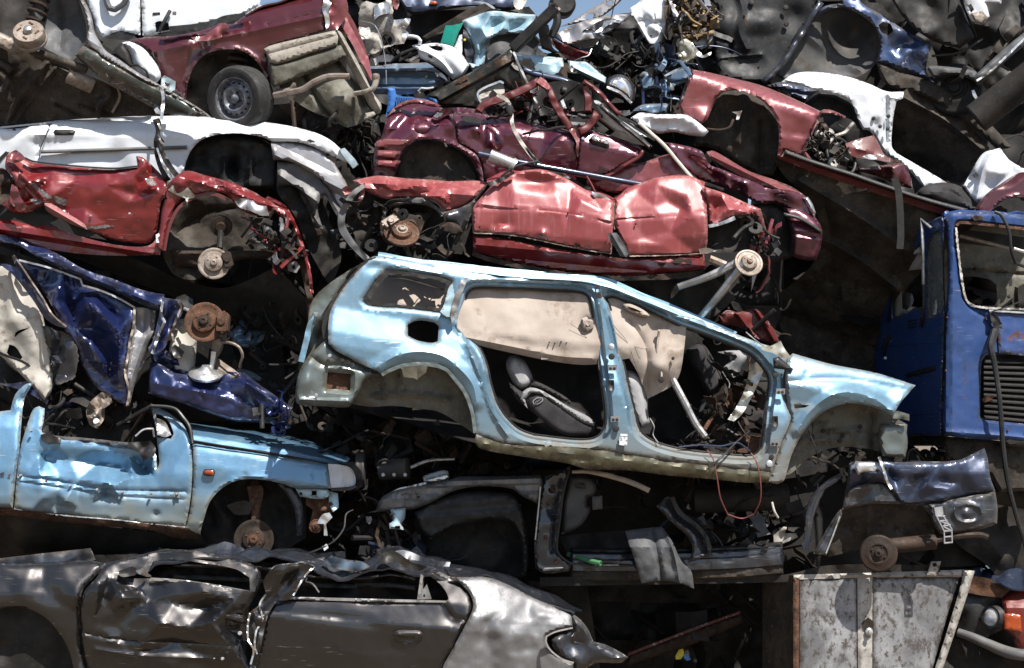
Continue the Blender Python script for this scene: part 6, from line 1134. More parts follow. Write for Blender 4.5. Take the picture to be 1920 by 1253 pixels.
panel('heat_shield', t, O_, Z1([(540,450),(590,455),(620,490),(590,540),(540,570),(510,600),(515,540),(550,510)]), M['under'], d=.12, th=.03, res=5, rel=[('roll', 8, .03),('tin', 14, .02,3)])
for k, L in enumerate(([(-60,360),(10,400),(40,440),(20,480),(-60,500)],[(-60,330),(0,340),(60,380)])): ribbon('floor_rib', t, O_, Z1(L),14, M['under'], d=.1, th=.06, res=5, rel=[('roll', 6, .03)])
carback(t, O_, Z1([(-80,-60),(480,-60),(500,200),(1000,560),(600,640),(-80,690)]), .9, seed=23)
t = thing('mirror', 'detached white door mirror shell lying on the overturned car sill', 'mirror')
panel('mirror_shell', t, O_, Z1([(650,228),(690,222),(760,255),(820,320),(855,380),(858,415),(840,440),(810,435),(760,420),(735,385),(710,345),(690,270)]), M['white'], d=.06, th=.1, res=4, rel=[('roll', 16, .06)])
panel('mirror_inside', t, O_, Z1([(590,290),(620,255),(652,228),(690,275),(712,350),(690,370),(640,330)]), M['dark'], d=.09, th=.08, res=4, rel=[('roll', 8, .03)])
tube('mirror_cable', t, O_, Z1([(700,350, .04),(740,350, .02),(780,380, .02),(795,420, .04)]), .009, M['plastic'])
panel('mirror_bracket', t, O_, Z1([(862,412),(880,403),(938,435),(935,480),(915,490),(860,460)]), M['icepaint'], holes=[Z1([(880,440),(905,450),(905,465),(882,456)])], d=.03, th=.03, res=4, rel=[('tin', 12, .02,2)])
# ------------------------------------------------------------------ blue truck cab, right
TD = Pl(.30,1768,600, sx=-.92); TF = Pl(.30,1768,600, sx=.10)
t = thing('truck_cab', 'rusting blue truck cab without glass, standing at the right edge', 'truck')
td = panel('door', t, TD, Z7([(575,720),(600,560),(612,400),(630,262),(700,178),(790,108),(868,66),(884,64),(893,100),(890,330),(896,500),(886,780),(880,1055),(730,1055),(590,1055)]), M['truckblue'], holes=[Z7([(668,330),(690,262),(740,222),(792,186),(802,390),(796,470),(730,496),(662,520)]), Z7([(818,200),(840,145),(878,128),(888,300),(885,490),(862,506),(816,528)])], res=4, th=.05, corner=60, rel=[('roll', 3, .02),('lip', 0,4, .03),('lip', 1,3, .03),('fbm', 30, .01,3)])
ribbon('door_gap', t, TD, Z7([(893,110),(890,330),(896,500),(886,780),(880,1050)]),2.5, M['dark'], d=-.01, th=.01, res=3)
panel('quarter_glass', td, TD, Z7([(816,202),(840,145),(880,126),(890,300),(887,492),(862,508),(814,530)]), M['glass'], d=.05, th=.006, res=6)
panel('broken_glass', td, TD, Z7([(850,442),(858,438),(862,470),(858,505),(842,508),(848,475)]), M['white'], d=.03, th=.006, res=4)
panel('broken_glass', td, TD, Z7([(706,262),(720,240),(784,200),(786,222),(770,228),(760,236),(745,232),(735,246),(720,252),(710,280)]), M['white'], d=.05, th=.006, res=3, jag=1)
panel('broken_glass', td, TD, Z7([(722,492),(730,478),(750,470),(768,474),(740,486)]), M['white'], d=.03, th=.006, res=3)
panel('door_inner', t, TD, Z7([(655,180),(800,150),(802,480),(655,540)]), M['cream'], holes=[Z7([(700,350),(712,310),(790,300),(796,470),(740,486),(705,480)])], d=.12, th=.03, res=5, rel=[('roll', 5, .03)])
panel('seat_headrest', t, TD, Z7([(705,420),(720,405),(745,410),(755,440),(740,480),(710,480)]), M['clothpale'], d=.45, th=.15, res=4, rel=[('roll', 6, .05)])
ribbon('door_seal', t, TD, Z7([(640,540),(655,420),(672,280)]),5, M['plastic'], d=-.02, th=.03, res=3)
panel('door_handle', td, TD, Z7([(716,775),(760,760),(848,738),(848,756),(770,778),(720,790)]), M['plastic'], d=-.05, th=.05, res=3, rel=[('roll', 3, .02)])
for k in range(3): panel('vent_slot', td, TD, Z7([(728,535+k*14),(768,528+k*14),(768,534+k*14),(728,541+k*14)]), M['dark'], d=-.012, th=.01, res=4, sm=False)
bolt('reflector', t, TD, *Z7([(627,703)])[0],3, M['white'], d=-.05)
# front
fo = Z7([(892,62),(920,46),(1000,44),(1120,44),(1300,58),(1330,60),(1330,1100),(1240,1085),(1160,1076),(1000,1066),(886,1052),(880,1000),(886,780),(898,500),(908,340),(900,120)])
ws = Z7([(944,112),(962,90),(1120,105),(1330,128),(1330,485),(1200,482),(1090,477),(1022,466),(992,442),(972,350),(956,220)])
gr = Z7([(1058,790),(1066,710),(1090,690),(1330,690),(1330,1005),(1082,982),(1056,970)])
panel('cab_front', t, TF, fo, M['truckblue'], holes=[ws, gr], res=5, th=.04, corner=60, rel=[('prof', Z7([(890,60)])[0], Z7([(886,1050)])[0],[(-60, .0),(-40,-.0),(-18, .0),(-6, .03),(0, .06)]),('lip', 0,7, .03),('lip', 1,5, .03),('roll', 6, .02),('crease', Z7([(900,1035),(1150,1052),(1330,1070)]),-.012,6),('crease', Z7([(1010,470),(1080,520),(1130,540)]), .015,6),('fbm', 40, .008,3),('fbm', 10, .002,4)])
ribbon('windscreen_frame', t, TF, Z7([(946,112),(957,220),(973,350),(993,440),(1024,465),(1090,476),(1200,481),(1330,484)]),4, M['galvpost'], d=-.012, th=.03, res=3.5, rel=[('tin', 8, .01,2)], jag=.8)
ribbon('windscreen_frame', t, TF, Z7([(948,104),(965,90),(1120,104),(1330,127)]),5, M['rust'], d=-.008, th=.03, res=3.5, rel=[('tin', 8, .01,2)])
panel('front_flap', t, TF, Z7([(1096,488),(1160,494),(1330,500),(1330,700),(1230,690),(1140,680),(1136,600),(1140,550)]), M['truckblue_rust'], d=-.03, th=.02, res=5, rel=[('roll', 5, .015),('fbm', 14, .006,3)])
ribbon('flap_edge', t, TF, Z7([(1096,488),(1130,490),(1200,494),(1330,503)]),3, M['alloy'], d=-.05, th=.02, res=3)
panel('flap_hinge', t, TF, Z7([(1096,488),(1118,520),(1140,545),(1140,575),(1120,570),(1104,530)]), M['dark'], d=-.05, th=.02, res=3, rel=[('tin', 9, .02,2)])
for k in range(11): ribbon('grille_slat', t, TF, Z7([(1072,716+k*25,0),(1200,718+k*26),(1330,720+k*27)]),7, M['dark'], d=.02, th=.05, res=4, rel=[('prof', Z7([(1072,716+k*25)])[0], Z7([(1330,720+k*27)])[0],[(-5, .04),(0,0),(5, .0)])])
panel('radiator', t, TF, Z7([(1050,680),(1330,685),(1330,1010),(1050,985)]), M['dark'], d=.14, th=.05, res=8, rel=[('tin', 30, .02,3)])
panel('rust_patch', t, TF, Z7([(1062,890),(1090,872),(1120,880),(1100,895),(1075,905)]), M['rust'], d=.0, th=.01, res=4, rel=[('tin', 8, .02,3)])
loft('roof', t, TF, [Z7([(884,66, .04),(920,48, .03),(1120,46, .02),(1330,60, .02)]), Z7([(890,56, .14),(930,38, .14),(1120,36, .14),(1330,50, .14)]), Z7([(850,75, .6),(930,50, .6),(1120,45, .6),(1330,60, .6)]), Z7([(700,170,1.3),(900,130,1.3),(1120,120,1.3),(1330,130,1.3)])], M['truckblue'], n=44, m=8, crumple=[('tin', 6, .02,3)])
panel('cab_back_wall', t, TF, Z7([(880,60),(1330,60),(1330,640),(880,640)]), M['inner'], holes=[Z7([(978,345),(1000,333),(1100,348),(1128,370),(1132,440),(1120,466),(1020,462),(990,440)]), Z7([(1225,385),(1250,368),(1320,375),(1320,480),(1230,480)])], d=1.15, th=.05, res=7, rel=[('lip', 0,6,-.04),('lip', 1,6,-.04),('fbm', 30, .015,3),('crease', Z7([(900,300),(1330,330)]), .03,6)])
tube('roof_rail', t, TF, Z7([(960,150, .25),(1100,185, .25),(1200,210, .25),(1330,235, .25)]), .014, M['rustpale'])
ribbon('header_panel', t, TF, Z7([(950,150),(1120,170),(1330,200)]),26, M['dark'], d=.4, th=.05, res=6)
bolt('wall_screw', t, TF, *Z7([(1032,300)])[0],3, M['dark'], d=1.08); bolt('wall_screw', t, TF, *Z7([(1186,425)])[0],3, M['dark'], d=1.08)
panel('coat_hook', t, TF, Z7([(1182,345),(1200,340),(1200,375),(1186,380)]), M['dark'], d=1.06, th=.03, res=4)
panel('cab_interior', t, TF, Z7([(880,480),(1330,480),(1330,700),(880,700)]), M['dark'], d=.55, th=.03, res=8, rel=[('tin', 30, .06,2)])
tube('mirror_arm', t, TD, Z7([(835,116,-.04),(788,76,-.14),(793,130,-.16),(797,240,-.16),(798,370,-.12)]), .011, M['steel'], sm=False)
tube('mirror_arm', t, TD, Z7([(800,370,-.12),(800,470,-.1),(786,560,-.04)]), .013, M['plastic'])
for k, L in enumerate(([(1120,42,-.03),(1150,58,-.05),(1185,130,-.09),(1195,210,-.08),(1215,272,-.06),(1253,288,-.02),(1330,290,0)],[(1205,208,-.04),(1253,222,-.05),(1330,236,-.05)])): tube('strap', t, TF, Z7(L), .012, M['plastic' if k == 0 else 'alloy'])
panel('roof_bracket', t, TF, Z7([(1015,68),(1035,58),(1070,66),(1068,78),(1030,82)]), M['rustdark'], d=-.03, th=.04, res=3, rel=[('tin', 7, .02,2)])
tube('hanging_cable', t, TF, Z7([(1122,580,-.03),(1104,650,-.08),(1118,720,-.1),(1138,850,-.12),(1150,980,-.12),(1158,1100,-.1),(1180,1260,-.1),(1220,1420,-.1),(1262,1560,-.08),(1290,1680,-.05)]),[.03, .026, .02, .018, .018, .018, .018, .016, .016, .016], M['plastic'])
panel('bumper', t, TF, Z7([(1160,1078),(1200,1050),(1330,1062),(1330,1110),(1180,1100)]), M['dark'], d=-.0, th=.05, res=5, rel=[('roll', 5, .02)])
panel('chassis', t, TF, Z7([(880,1055),(1100,1072),(1330,1100),(1330,1300),(1140,1310),(1080,1220),(900,1160)]), M['under'], d=.12, th=.3, res=7, rel=[('prof', Z7([(900,1060)])[0], Z7([(1330,1100)])[0],[(0, .04),(30, .0),(90, .02)]),('fbm', 30, .02,2),('roll', 6, .03)])
panel('underframe', t, TF, [(1770,830),(2000,840),(2000,1120),(1900,1110),(1850,1060),(1780,1000)], M['underdark'], d=.75, th=.1, res=8, rel=[('tin', 36, .08,3),('fbm', 30, .03,2)])
cyl('axle', t, TF, (1790,910),(1960,940),22, M['underdark'], .5, .5)
panel('cab_floor', t, TD, Z7([(560,1040),(890,1040),(890,1100),(560,1100)]), M['underdark'], d=.1, th=.1, res=7)

# ------------------------------------------------------------------ rose red car body tipped on its side, right
PR = Pl(.52,1500,250, sx=.03)
t = thing('wrecked_car', 'faded rose red car tipped up with its brown floor showing at upper right', 'car wreck', WK)
panel('rear_fender', t, PR, Z3([(50,371),(130,385),(280,420),(430,460),(600,530),(736,594),(712,660),(668,760),(642,802),(662,852),(600,825),(540,802),(522,846),(506,838),(514,700),(490,622),(432,546),(340,495),(250,483),(205,500),(165,560),(130,640),(104,660),(0,620),(-20,560),(18,440)]), M['rosered'], res=5, th=.02, rel=[
    ('prof', Z3([(50,400)])[0], Z3([(730,620)])[0],[(-30, .16),(-12, .06),(0, .01),(10,0),(40, .012),(90, .04)]),('roll', 6, .025),('crease', Z3([(205,500),(250,483),(340,495),(432,546),(490,622),(514,700),(506,838)]),-.02,9),('pts', Z3([(60,560, .03),(100,620,-.03),(30,600, .02),(540,600, .0),(600,700, .01),(620,560,-.01)])),('step', Z3([(520,720),(600,730),(680,740)]),-.012,5,60),('fbm', 40, .008,3)])
panel('shut_edge', t, PR, Z3([(736,594),(760,585),(800,590),(872,622),(866,632),(800,610),(740,610),(700,700),(668,770),(650,800),(690,850),(660,852),(640,800),(665,755),(712,655)]), M['rosered'], d=-.02, th=.02, res=3.5, rel=[('tin', 12, .02,3),('roll', 3, .015)])
panel('quarter_glass_seal', t, PR, Z3([(20,440),(40,380),(56,372),(30,440),(8,520),(-10,540)]), M['plastic'], d=.03, th=.04, res=4, rel=[('tin', 10, .03,3)])
panel('wheelhouse', t, PR, Z3([(90,660),(130,620),(170,540),(210,490),(340,485),(440,545),(500,620),(525,700),(515,860),(480,940),(400,930),(300,880),(180,800),(60,780)]), M['under'], res=6, d=.22, th=.05, rel=[('crease', Z3([(330,520),(320,650),(300,760)]),-.06,14),('crease', Z3([(420,650),(410,900)]), .04,10),('tin', 40, .04,3),('fbm', 24, .02,3),('roll', 10, .04)])
panel('trim_fragment', t, PR, Z3([(262,598),(300,595),(318,590),(300,640),(285,640),(290,612)]), M['alloy'], d=.08, th=.02, res=3.5, rel=[('tin', 9, .02,3)])
tube('damper', t, PR, Z3([(130,690, .1),(200,695, .08),(250,680, .08),(270,640, .1)]), .010, M['rustdark'])
panel('sill', t, PR, Z3([(510,846),(545,815),(660,860),(900,940),(1200,1046),(1520,1138),(1600,1170),(1600,1200),(1500,1165),(1400,1150),(1100,1056),(800,955),(640,898)]), M['redbrown'], res=5, d=-.01, th=.05, rel=[('prof', Z3([(540,840)])[0], Z3([(1500,1150)])[0],[(-12, .02),(0,0),(10, .04)]),('fbm', 20, .008,3)])
ribbon('rubbing_strip', t, PR, Z3([(545,812),(700,868),(900,932),(1100,1002),(1300,1068),(1520,1128)]),9, M['plastic'], d=-.05, th=.04, res=4, rel=[('roll', 4, .015)])
fl = [(1452,300),(1480,300),(1560,335),(1665,370),(1770,402),(1830,420),(1760,480),(1690,560),(1670,700),(1500,700),(1440,640),(1420,580),(1520,500),(1540,440),(1520,380),(1470,330)]
panel('floor', t, PR, fl, M['under'], res=6, d=.06, soft=0, th=.05, rel=[('prof', (1480,300),(1800,410),[(0, .0),(60, .12),(140, .4),(280, .95)]),('crease', [(1500,340),(1600,400),(1700,470)],-.08,14),('crease', [(1480,420),(1600,480),(1680,540)],-.09,14),('crease', [(1540,360),(1560,460),(1540,560)], .04,14),('tin', 50, .05,3),('fbm', 30, .03,3)])
panel('cabin_floor', t, PR, Z3([(640,800),(690,700),(760,620),(900,640),(1000,760),(1180,870),(1260,1010),(1450,1100),(1200,1040),(900,935)]), M['dark'], d=.45, th=.04, res=7, rel=[('tin', 30, .08,2)])
panel('red_flap', t, PR, Z3([(868,768),(940,742),(1022,723),(1050,775),(1085,832),(1160,862),(1100,868),(1040,856),(960,846),(900,830)]), M['redbrown'], d=.12, th=.02, res=4, rel=[('tin', 30, .04,3),('prof', Z3([(870,780)])[0], Z3([(1080,830)])[0],[(-30, .1),(0,0)])])
panel('paint_scrape', t, PR, Z3([(960,836),(990,824),(1030,832),(1040,850),(1000,852)]), M['white'], d=.05, th=.006, res=4, rel=[('tin', 8, .01,2)])
panel('dash_panel', t, PR, Z3([(880,890),(1000,890),(1180,868),(1215,940),(1230,1010),(1150,990),(1060,950),(960,920)]), M['maroon'], d=.2, th=.04, res=5, rel=[('tin', 26, .05,3),('roll', 6, .03)])
c = PR.p(*Z3([(845,835)])[0], .12); pr = [(.14+.012*math.cos(q), .012*math.sin(q)) for q in np.linspace(0,2*math.pi, 9)[:-1]]; lathe('steering_wheel', t, c, A3(35,15), pr, M['plastic'],32, close=True)
tube('steering_spoke', t, PR, Z3([(800,815, .1),(845,835, .12),(885,860, .1)]), .012, M['plastic'])
bits('torn_wiring', t, PR, Z3([(690,640),(790,690),(840,800),(860,880),(760,870),(660,790)]), .0, .35,120,15,['dark', 'plastic', 'galvpost', 'underdark', 'rustdark'], smax=.55)
ribbon('strap', t, PR, Z3([(1130,950),(1150,1010),(1160,1100),(1165,1253),(1160,1330)]),13, M['dark'], d=-.12, th=.01, res=4)
carback(t, PR, Z3([(50,380),(730,600),(1100,860),(1500,1100),(1400,1140),(600,850),(100,640)]), .9, seed=25)

# ------------------------------------------------------------------ white quarter panel behind it
WQ = Pl(.88,1560,220, sx=.02)
t = thing('wrecked_car', 'white car rear quarter lying behind the faded rose red car', 'car wreck', WK)
panel('quarter_panel', t, WQ, Z3([(528,438),(580,400),(640,385),(750,388),(880,410),(1000,450),(1088,488),(1182,490),(1176,526),(1142,542),(1126,620),(1116,780),(1142,816),(1250,880),(1412,976),(1290,1002),(1200,905),(1090,825),(1060,792),(1000,702),(960,692),(930,622),(900,545),(840,512),(760,490),(700,482),(620,460)]), M['white'], res=5, th=.02, rel=[('prof', Z3([(560,430)])[0], Z3([(1100,520)])[0],[(-20, .1),(-5, .01),(0,0),(40, .02),(120, .06)]),('roll', 5, .02),('crease', Z3([(1090,520),(1085,640),(1090,760)]), .03,7),('crease', Z3([(700,480),(840,510),(900,545),(940,640)]),-.015,8),('pts', Z3([(1060,530, .03),(1100,510,-.03),(1140,510, .02),(1000,600, .0),(1040,640,-.02),(1080,700, .02)])),('fbm', 30, .008,3)])
for x, y in ((1100,620),(1095,688),(1020,632),(1055,675)): bolt('hole', t, WQ, *Z3([(x, y)])[0],3.5, M['dark'], d=.01, h=.004)
panel('wheelhouse', t, WQ, Z3([(640,560),(720,480),(850,505),(910,560),(940,640),(990,720),(960,780),(860,770),(780,700),(700,640)]), M['undergrey'], res=6, d=.18, th=.05, rel=[('roll', 12, .06),('tin', 36, .03,3),('fbm', 20, .02,3)])
panel('rear_bumper', t, WQ, Z3([(450,456),(530,438),(640,460),(722,482),(680,520),(660,545),(560,500)]), M['darkblue'], res=5, d=-.04, th=.1, rel=[('roll', 6, .03),('crease', Z3([(480,470),(680,510)]), .02,5)])
panel('underbody', t, WQ, Z3([(1116,560),(1200,470),(1350,540),(1500,640),(1640,790),(1600,860),(1480,980),(1400,960),(1250,870),(1130,800)]), M['under'], res=7, d=.22, th=.05, rel=[('crease', Z3([(1180,520),(1400,640),(1600,800)]),-.05,12),('tin', 40, .06,3),('fbm', 30, .03,3),('prof', Z3([(1180,480)])[0], Z3([(1640,800)])[0],[(0,0),(60, .15),(120, .4)])])
# ------------------------------------------------------------------ blue wing with a wheelhouse, grey underbody, top right
BW = Pl(1.05,1600,90, sx=.02)
t = thing('wrecked_car', 'blue car wing with an open wheelhouse pointing skyward at top right', 'car wreck', WK)
panel('wing', t, BW, Z3([(690,110),(720,60),(770,30),(850,18),(820,-60),(920,-60),(960,18),(1080,88),(1180,158),(1280,208),(1332,240),(1312,300),(1302,390),(1345,442),(1250,402),(1180,375),(1100,345),(1036,330),(1052,240),(1030,150),(960,82),(880,46),(800,44),(750,70)]), M['wingblue'], holes=[Z3([(1045,135),(1070,116),(1110,130),(1125,165),(1100,188),(1062,172)])], res=5, th=.02, rel=[('pts', Z3([(1000,80,-.03),(1060,100, .03),(1150,180,-.05),(1170,240, .06),(1200,270,-.03),(1240,230, .04),(1270,270,-.05),(1250,320, .04),(1160,320,-.02),(1100,260, .02),(880,0, .02),(900,30,-.03)])),('roll', 5, .03),('fbm', 22, .012,3)])
panel('wheelhouse', t, BW, Z3([(500,390),(560,300),(620,200),(690,108),(760,60),(850,40),(950,78),(1030,150),(1056,240),(1036,330),(990,380),(900,420),(700,410),(560,420)]), M['underblue'], res=5, d=.12, th=.04, rel=[('dent', *Z3([(900,200)])[0],55,60,30, .25),('crease', Z3([(660,180),(780,280),(950,380)]),-.035,14),('crease', Z3([(700,140),(760,220),(860,310),(940,320)]),-.02,8),('tin', 50, .02,3),('fbm', 40, .015,3),('roll', 6,-.03)])
ribbon('wing_edge', t, BW, Z3([(430,440),(520,360),(600,240),(680,110),(740,10)]),12, M['darkcar'], d=-.02, th=.04, res=5, rel=[('tin', 14, .02,3),('roll', 6, .02)])
panel('floor', t, BW, Z3([(1036,335),(1100,345),(1200,392),(1345,445),(1500,540),(1640,660),(1760,790),(1680,800),(1560,690),(1400,580),(1250,500),(1120,470),(1060,420)]), M['under'], res=6, d=.0, th=.06, rel=[('roll', 8, .04),('tin', 30, .03,3),('fbm', 20, .02,3)])
GU = Pl(1.15,1430,70)
t = thing('floor_pan', 'grey sealed car floor pan standing upright at the top, left of the blue wing', 'floor pan')
panel('pan_sheet', t, GU, Z3([(150,110),(200,50),(130,-10),(130,-60),(720,-60),(700,60),(690,100),(640,150),(570,280),(520,360),(432,442),(300,430),(200,412),(172,300),(165,200)]), M['undergrey'], holes=[Z3([(318,85),(330,82),(352,135),(340,140)])], res=5, th=.02, rel=[('dent', *Z3([(230,130)])[0],30,34,0,-.06),('dent', *Z3([(420,120)])[0],50,26,-5,-.05,1),('dent', *Z3([(600,90)])[0],30,26,20, .05),('dent', *Z3([(330,330)])[0],44,26,10, .06,1),('crease', Z3([(200,312),(300,300),(420,290)]),-.014,5),('crease', Z3([(290,-40),(320,60),(300,160),(340,260)]),-.03,9),('crease', Z3([(170,190),(260,230),(250,280)]), .04,6),('tin', 70, .03,3),('roll', 5, .02)])
for x, y in ((368,15),(555,128),(550,40)): bolt('drain_hole', t, GU, *Z3([(x, y)])[0],5, M['underdark'], d=-.0, h=.006)
# ------------------------------------------------------------------ top right: dark truck axle
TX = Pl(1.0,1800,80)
t = thing('truck_chassis', 'shade-dark truck chassis with a slanting tank in the top right corner', 'truck chassis')  # shade of this corner is put into the near-black colour
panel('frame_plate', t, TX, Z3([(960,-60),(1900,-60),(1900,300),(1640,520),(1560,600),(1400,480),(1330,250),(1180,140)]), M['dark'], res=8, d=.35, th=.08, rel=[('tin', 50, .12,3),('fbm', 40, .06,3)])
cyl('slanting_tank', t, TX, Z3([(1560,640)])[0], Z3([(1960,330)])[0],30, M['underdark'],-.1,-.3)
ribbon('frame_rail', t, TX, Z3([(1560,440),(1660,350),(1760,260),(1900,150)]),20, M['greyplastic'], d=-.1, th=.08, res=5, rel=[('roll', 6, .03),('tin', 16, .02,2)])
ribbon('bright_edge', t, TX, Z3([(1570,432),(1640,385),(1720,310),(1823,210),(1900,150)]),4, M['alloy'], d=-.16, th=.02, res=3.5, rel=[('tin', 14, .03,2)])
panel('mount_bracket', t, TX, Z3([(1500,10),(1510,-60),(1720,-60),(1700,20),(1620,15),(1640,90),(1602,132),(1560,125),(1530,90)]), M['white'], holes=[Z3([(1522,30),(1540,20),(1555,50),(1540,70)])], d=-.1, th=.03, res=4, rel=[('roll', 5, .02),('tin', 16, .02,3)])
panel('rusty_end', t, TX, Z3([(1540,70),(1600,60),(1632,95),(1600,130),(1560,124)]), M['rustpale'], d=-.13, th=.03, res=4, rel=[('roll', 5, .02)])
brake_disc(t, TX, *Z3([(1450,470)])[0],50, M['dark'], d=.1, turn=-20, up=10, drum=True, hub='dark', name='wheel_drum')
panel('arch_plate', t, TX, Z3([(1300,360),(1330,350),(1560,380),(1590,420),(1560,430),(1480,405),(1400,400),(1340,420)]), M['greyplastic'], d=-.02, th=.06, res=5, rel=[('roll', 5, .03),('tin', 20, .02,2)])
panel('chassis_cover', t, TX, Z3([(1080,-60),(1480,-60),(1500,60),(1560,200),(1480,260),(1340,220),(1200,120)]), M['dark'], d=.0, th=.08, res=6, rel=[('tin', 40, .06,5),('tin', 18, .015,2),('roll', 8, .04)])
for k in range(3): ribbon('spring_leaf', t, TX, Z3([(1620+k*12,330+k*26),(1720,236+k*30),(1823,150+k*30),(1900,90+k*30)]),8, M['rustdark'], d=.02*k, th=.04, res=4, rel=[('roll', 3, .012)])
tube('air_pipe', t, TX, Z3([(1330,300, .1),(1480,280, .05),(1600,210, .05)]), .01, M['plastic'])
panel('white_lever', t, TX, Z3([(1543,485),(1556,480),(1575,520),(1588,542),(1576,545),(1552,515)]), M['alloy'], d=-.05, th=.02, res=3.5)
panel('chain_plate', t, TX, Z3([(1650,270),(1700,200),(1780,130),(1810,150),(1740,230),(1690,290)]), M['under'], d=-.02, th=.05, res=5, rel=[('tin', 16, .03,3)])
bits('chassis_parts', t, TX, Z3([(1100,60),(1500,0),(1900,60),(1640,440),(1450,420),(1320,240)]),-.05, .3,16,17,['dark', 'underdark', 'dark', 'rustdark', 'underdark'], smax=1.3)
# ------------------------------------------------------------------ small right hand pieces
SR = Pl(.62,1850,340)
t = thing('wing_panel', 'crumpled white wing panel above the blue truck roof', 'wing panel')
panel('panel_sheet', t, SR, Z3([(1498,995),(1550,900),(1605,818),(1660,800),(1696,790),(1745,855),(1830,905),(1900,940),(1900,990),(1780,960),(1700,1005),(1640,1050),(1568,1082),(1535,1045)]), M['white'], res=4.5, th=.015, rel=[('crease', Z3([(1640,820),(1600,920),(1570,1060)]),-.04,8),('pts', Z3([(1560,960, .03),(1620,900,-.03),(1690,850, .04),(1700,930,-.03),(1640,1000, .03),(1760,910, .03)])),('tin', 18, .015,3),('roll', 4, .015)])
panel('slot', t, SR, Z3([(1545,938),(1565,920),(1578,932),(1558,952)]), M['plastic'], d=-.02, th=.02, res=3)
t = thing('scrap_metal', 'maroon wheel arch panel at the right edge above the blue truck roof', 'car panel')
panel('arch_sheet', t, SR, Z3([(1556,1125),(1590,1070),(1640,1020),(1710,975),(1790,925),(1920,915),(1920,1090),(1850,1060),(1770,1055),(1700,1080),(1650,1130),(1630,1150)]), M['maroon'], res=4.5, d=-.1, th=.03, rel=[('crease', Z3([(1640,1130),(1700,1078),(1770,1054),(1850,1060)]),-.03,8),('roll', 6, .03),('pts', Z3([(1740,960, .03),(1680,1020,-.01),(1760,1000,-.02)]))])
panel('arch_inside', t, SR, Z3([(1640,1140),(1700,1070),(1800,1045),(1920,1060),(1920,1180),(1660,1180)]), M['dark'], d=.1, th=.05, res=6)
t = thing('seat_cushion', 'black padded seat cushion between the rose red sill and the white wing panel', 'seat cushion')
panel('cushion', t, SR, Z3([(1245,1035),(1270,1008),(1310,986),(1400,976),(1480,994),(1530,1040),(1572,1108),(1560,1140),(1440,1125),(1350,1092)]), M['cloth'], d=-.05, th=.3, res=5, rel=[('roll', 18, .12),('crease', Z3([(1260,1030),(1400,1010),(1550,1100)]), .02,5)])
for y in (565,905): panel('door_hinge', td, TD, Z7([(868, y),(888, y-4),(888, y+26),(868, y+30)]), M['truckblue'], d=-.04, th=.04, res=3, sm=False)
for y in (640,960): ribbon('pressing_line', td, TD, Z7([(600, y+10),(720, y),(880, y-8)]),2, M['truckblue'], d=-.012, th=.012, res=4, rel=[('roll', 1, .006)])
for x, y in ((905,80),(905,520),(900,760),(1180,1030),(1260,1040),(1080,520)): bolt('rivet', t, TF, *Z7([(x, y)])[0],2, M['rust'], d=-.01, h=.01)
ribbon('wiper_arm', t, TF, Z7([(1110,492),(1180,470),(1253,440)]),2.5, M['plastic'], d=-.06, th=.012, res=3)
# ------------------------------------------------------------------ crushed chalky red car, upper middle
C_ = Pl(.06,1050,400, sx=.005)
t = thing('wrecked_car', 'chalky red car squashed flat on top of the pale blue estate car', 'car wreck', WK)
panel('front_fender', t, C_, Z8([(85,242),(130,232),(185,224),(300,235),(400,240),(450,245),(560,243),(600,250),(570,285),(540,318),(500,345),(440,362),(400,322),(340,310),(260,310),(205,312),(170,300),(140,285),(112,262)]), M['pinkred'], res=4, d=-.02, th=.02, soft=0, rel=[('pts', Z8([(150,250, .0),(200,250,-.05),(235,285, .04),(260,250, .03),(300,270,-.04),(330,290, .03),(360,255,-.03),(400,270, .06),(400,300,-.04),(430,310,-.06),(450,280, .02),(460,340, .03),(520,280, .0),(380,290, .04)]),1.4),('prof', Z8([(120,260)])[0], Z8([(560,290)])[0],[(-20, .12),(-5, .02),(5,0),(30, .04)]),('tin', 22, .012,3),('roll', 4, .02)])
panel('rear_door', t, C_, Z8([(544,352),(582,300),(640,242),(700,214),(780,200),(850,214),(905,236),(1000,290),(1060,312),(1084,326),(1082,400),(1080,460),(1076,522),(980,508),(850,482),(700,452),(544,442)]), M['pinkred'], res=4.5, d=-.10, th=.02, soft=0, rel=[
    ('prof', Z8([(560,330)])[0], Z8([(1075,395)])[0],[(-60, .08),(-30, .036),(-8, .01),(0,-.004),(6,0),(40, .006),(80, .05)]),('dent', *Z8([(790,250)])[0],46,16,5, .05),('pts', Z8([(640,260, .02),(700,225,-.02),(850,225,-.01),(920,270, .03),(960,320,-.03),(1000,310, .02),(1040,360,-.02),(700,420, .01),(650,420,-.01),(650,405, .03),(900,450,0)])),('crease', Z8([(552,346),(700,352),(850,360),(1000,386),(1078,410)]), .01,4),('roll', 4, .02),('fbm', 40, .004,3),('dent', *Z8([(812,445)])[0],8,8,0,-.03),('dent', *Z8([(640,412)])[0],16,10,-10, .012)])
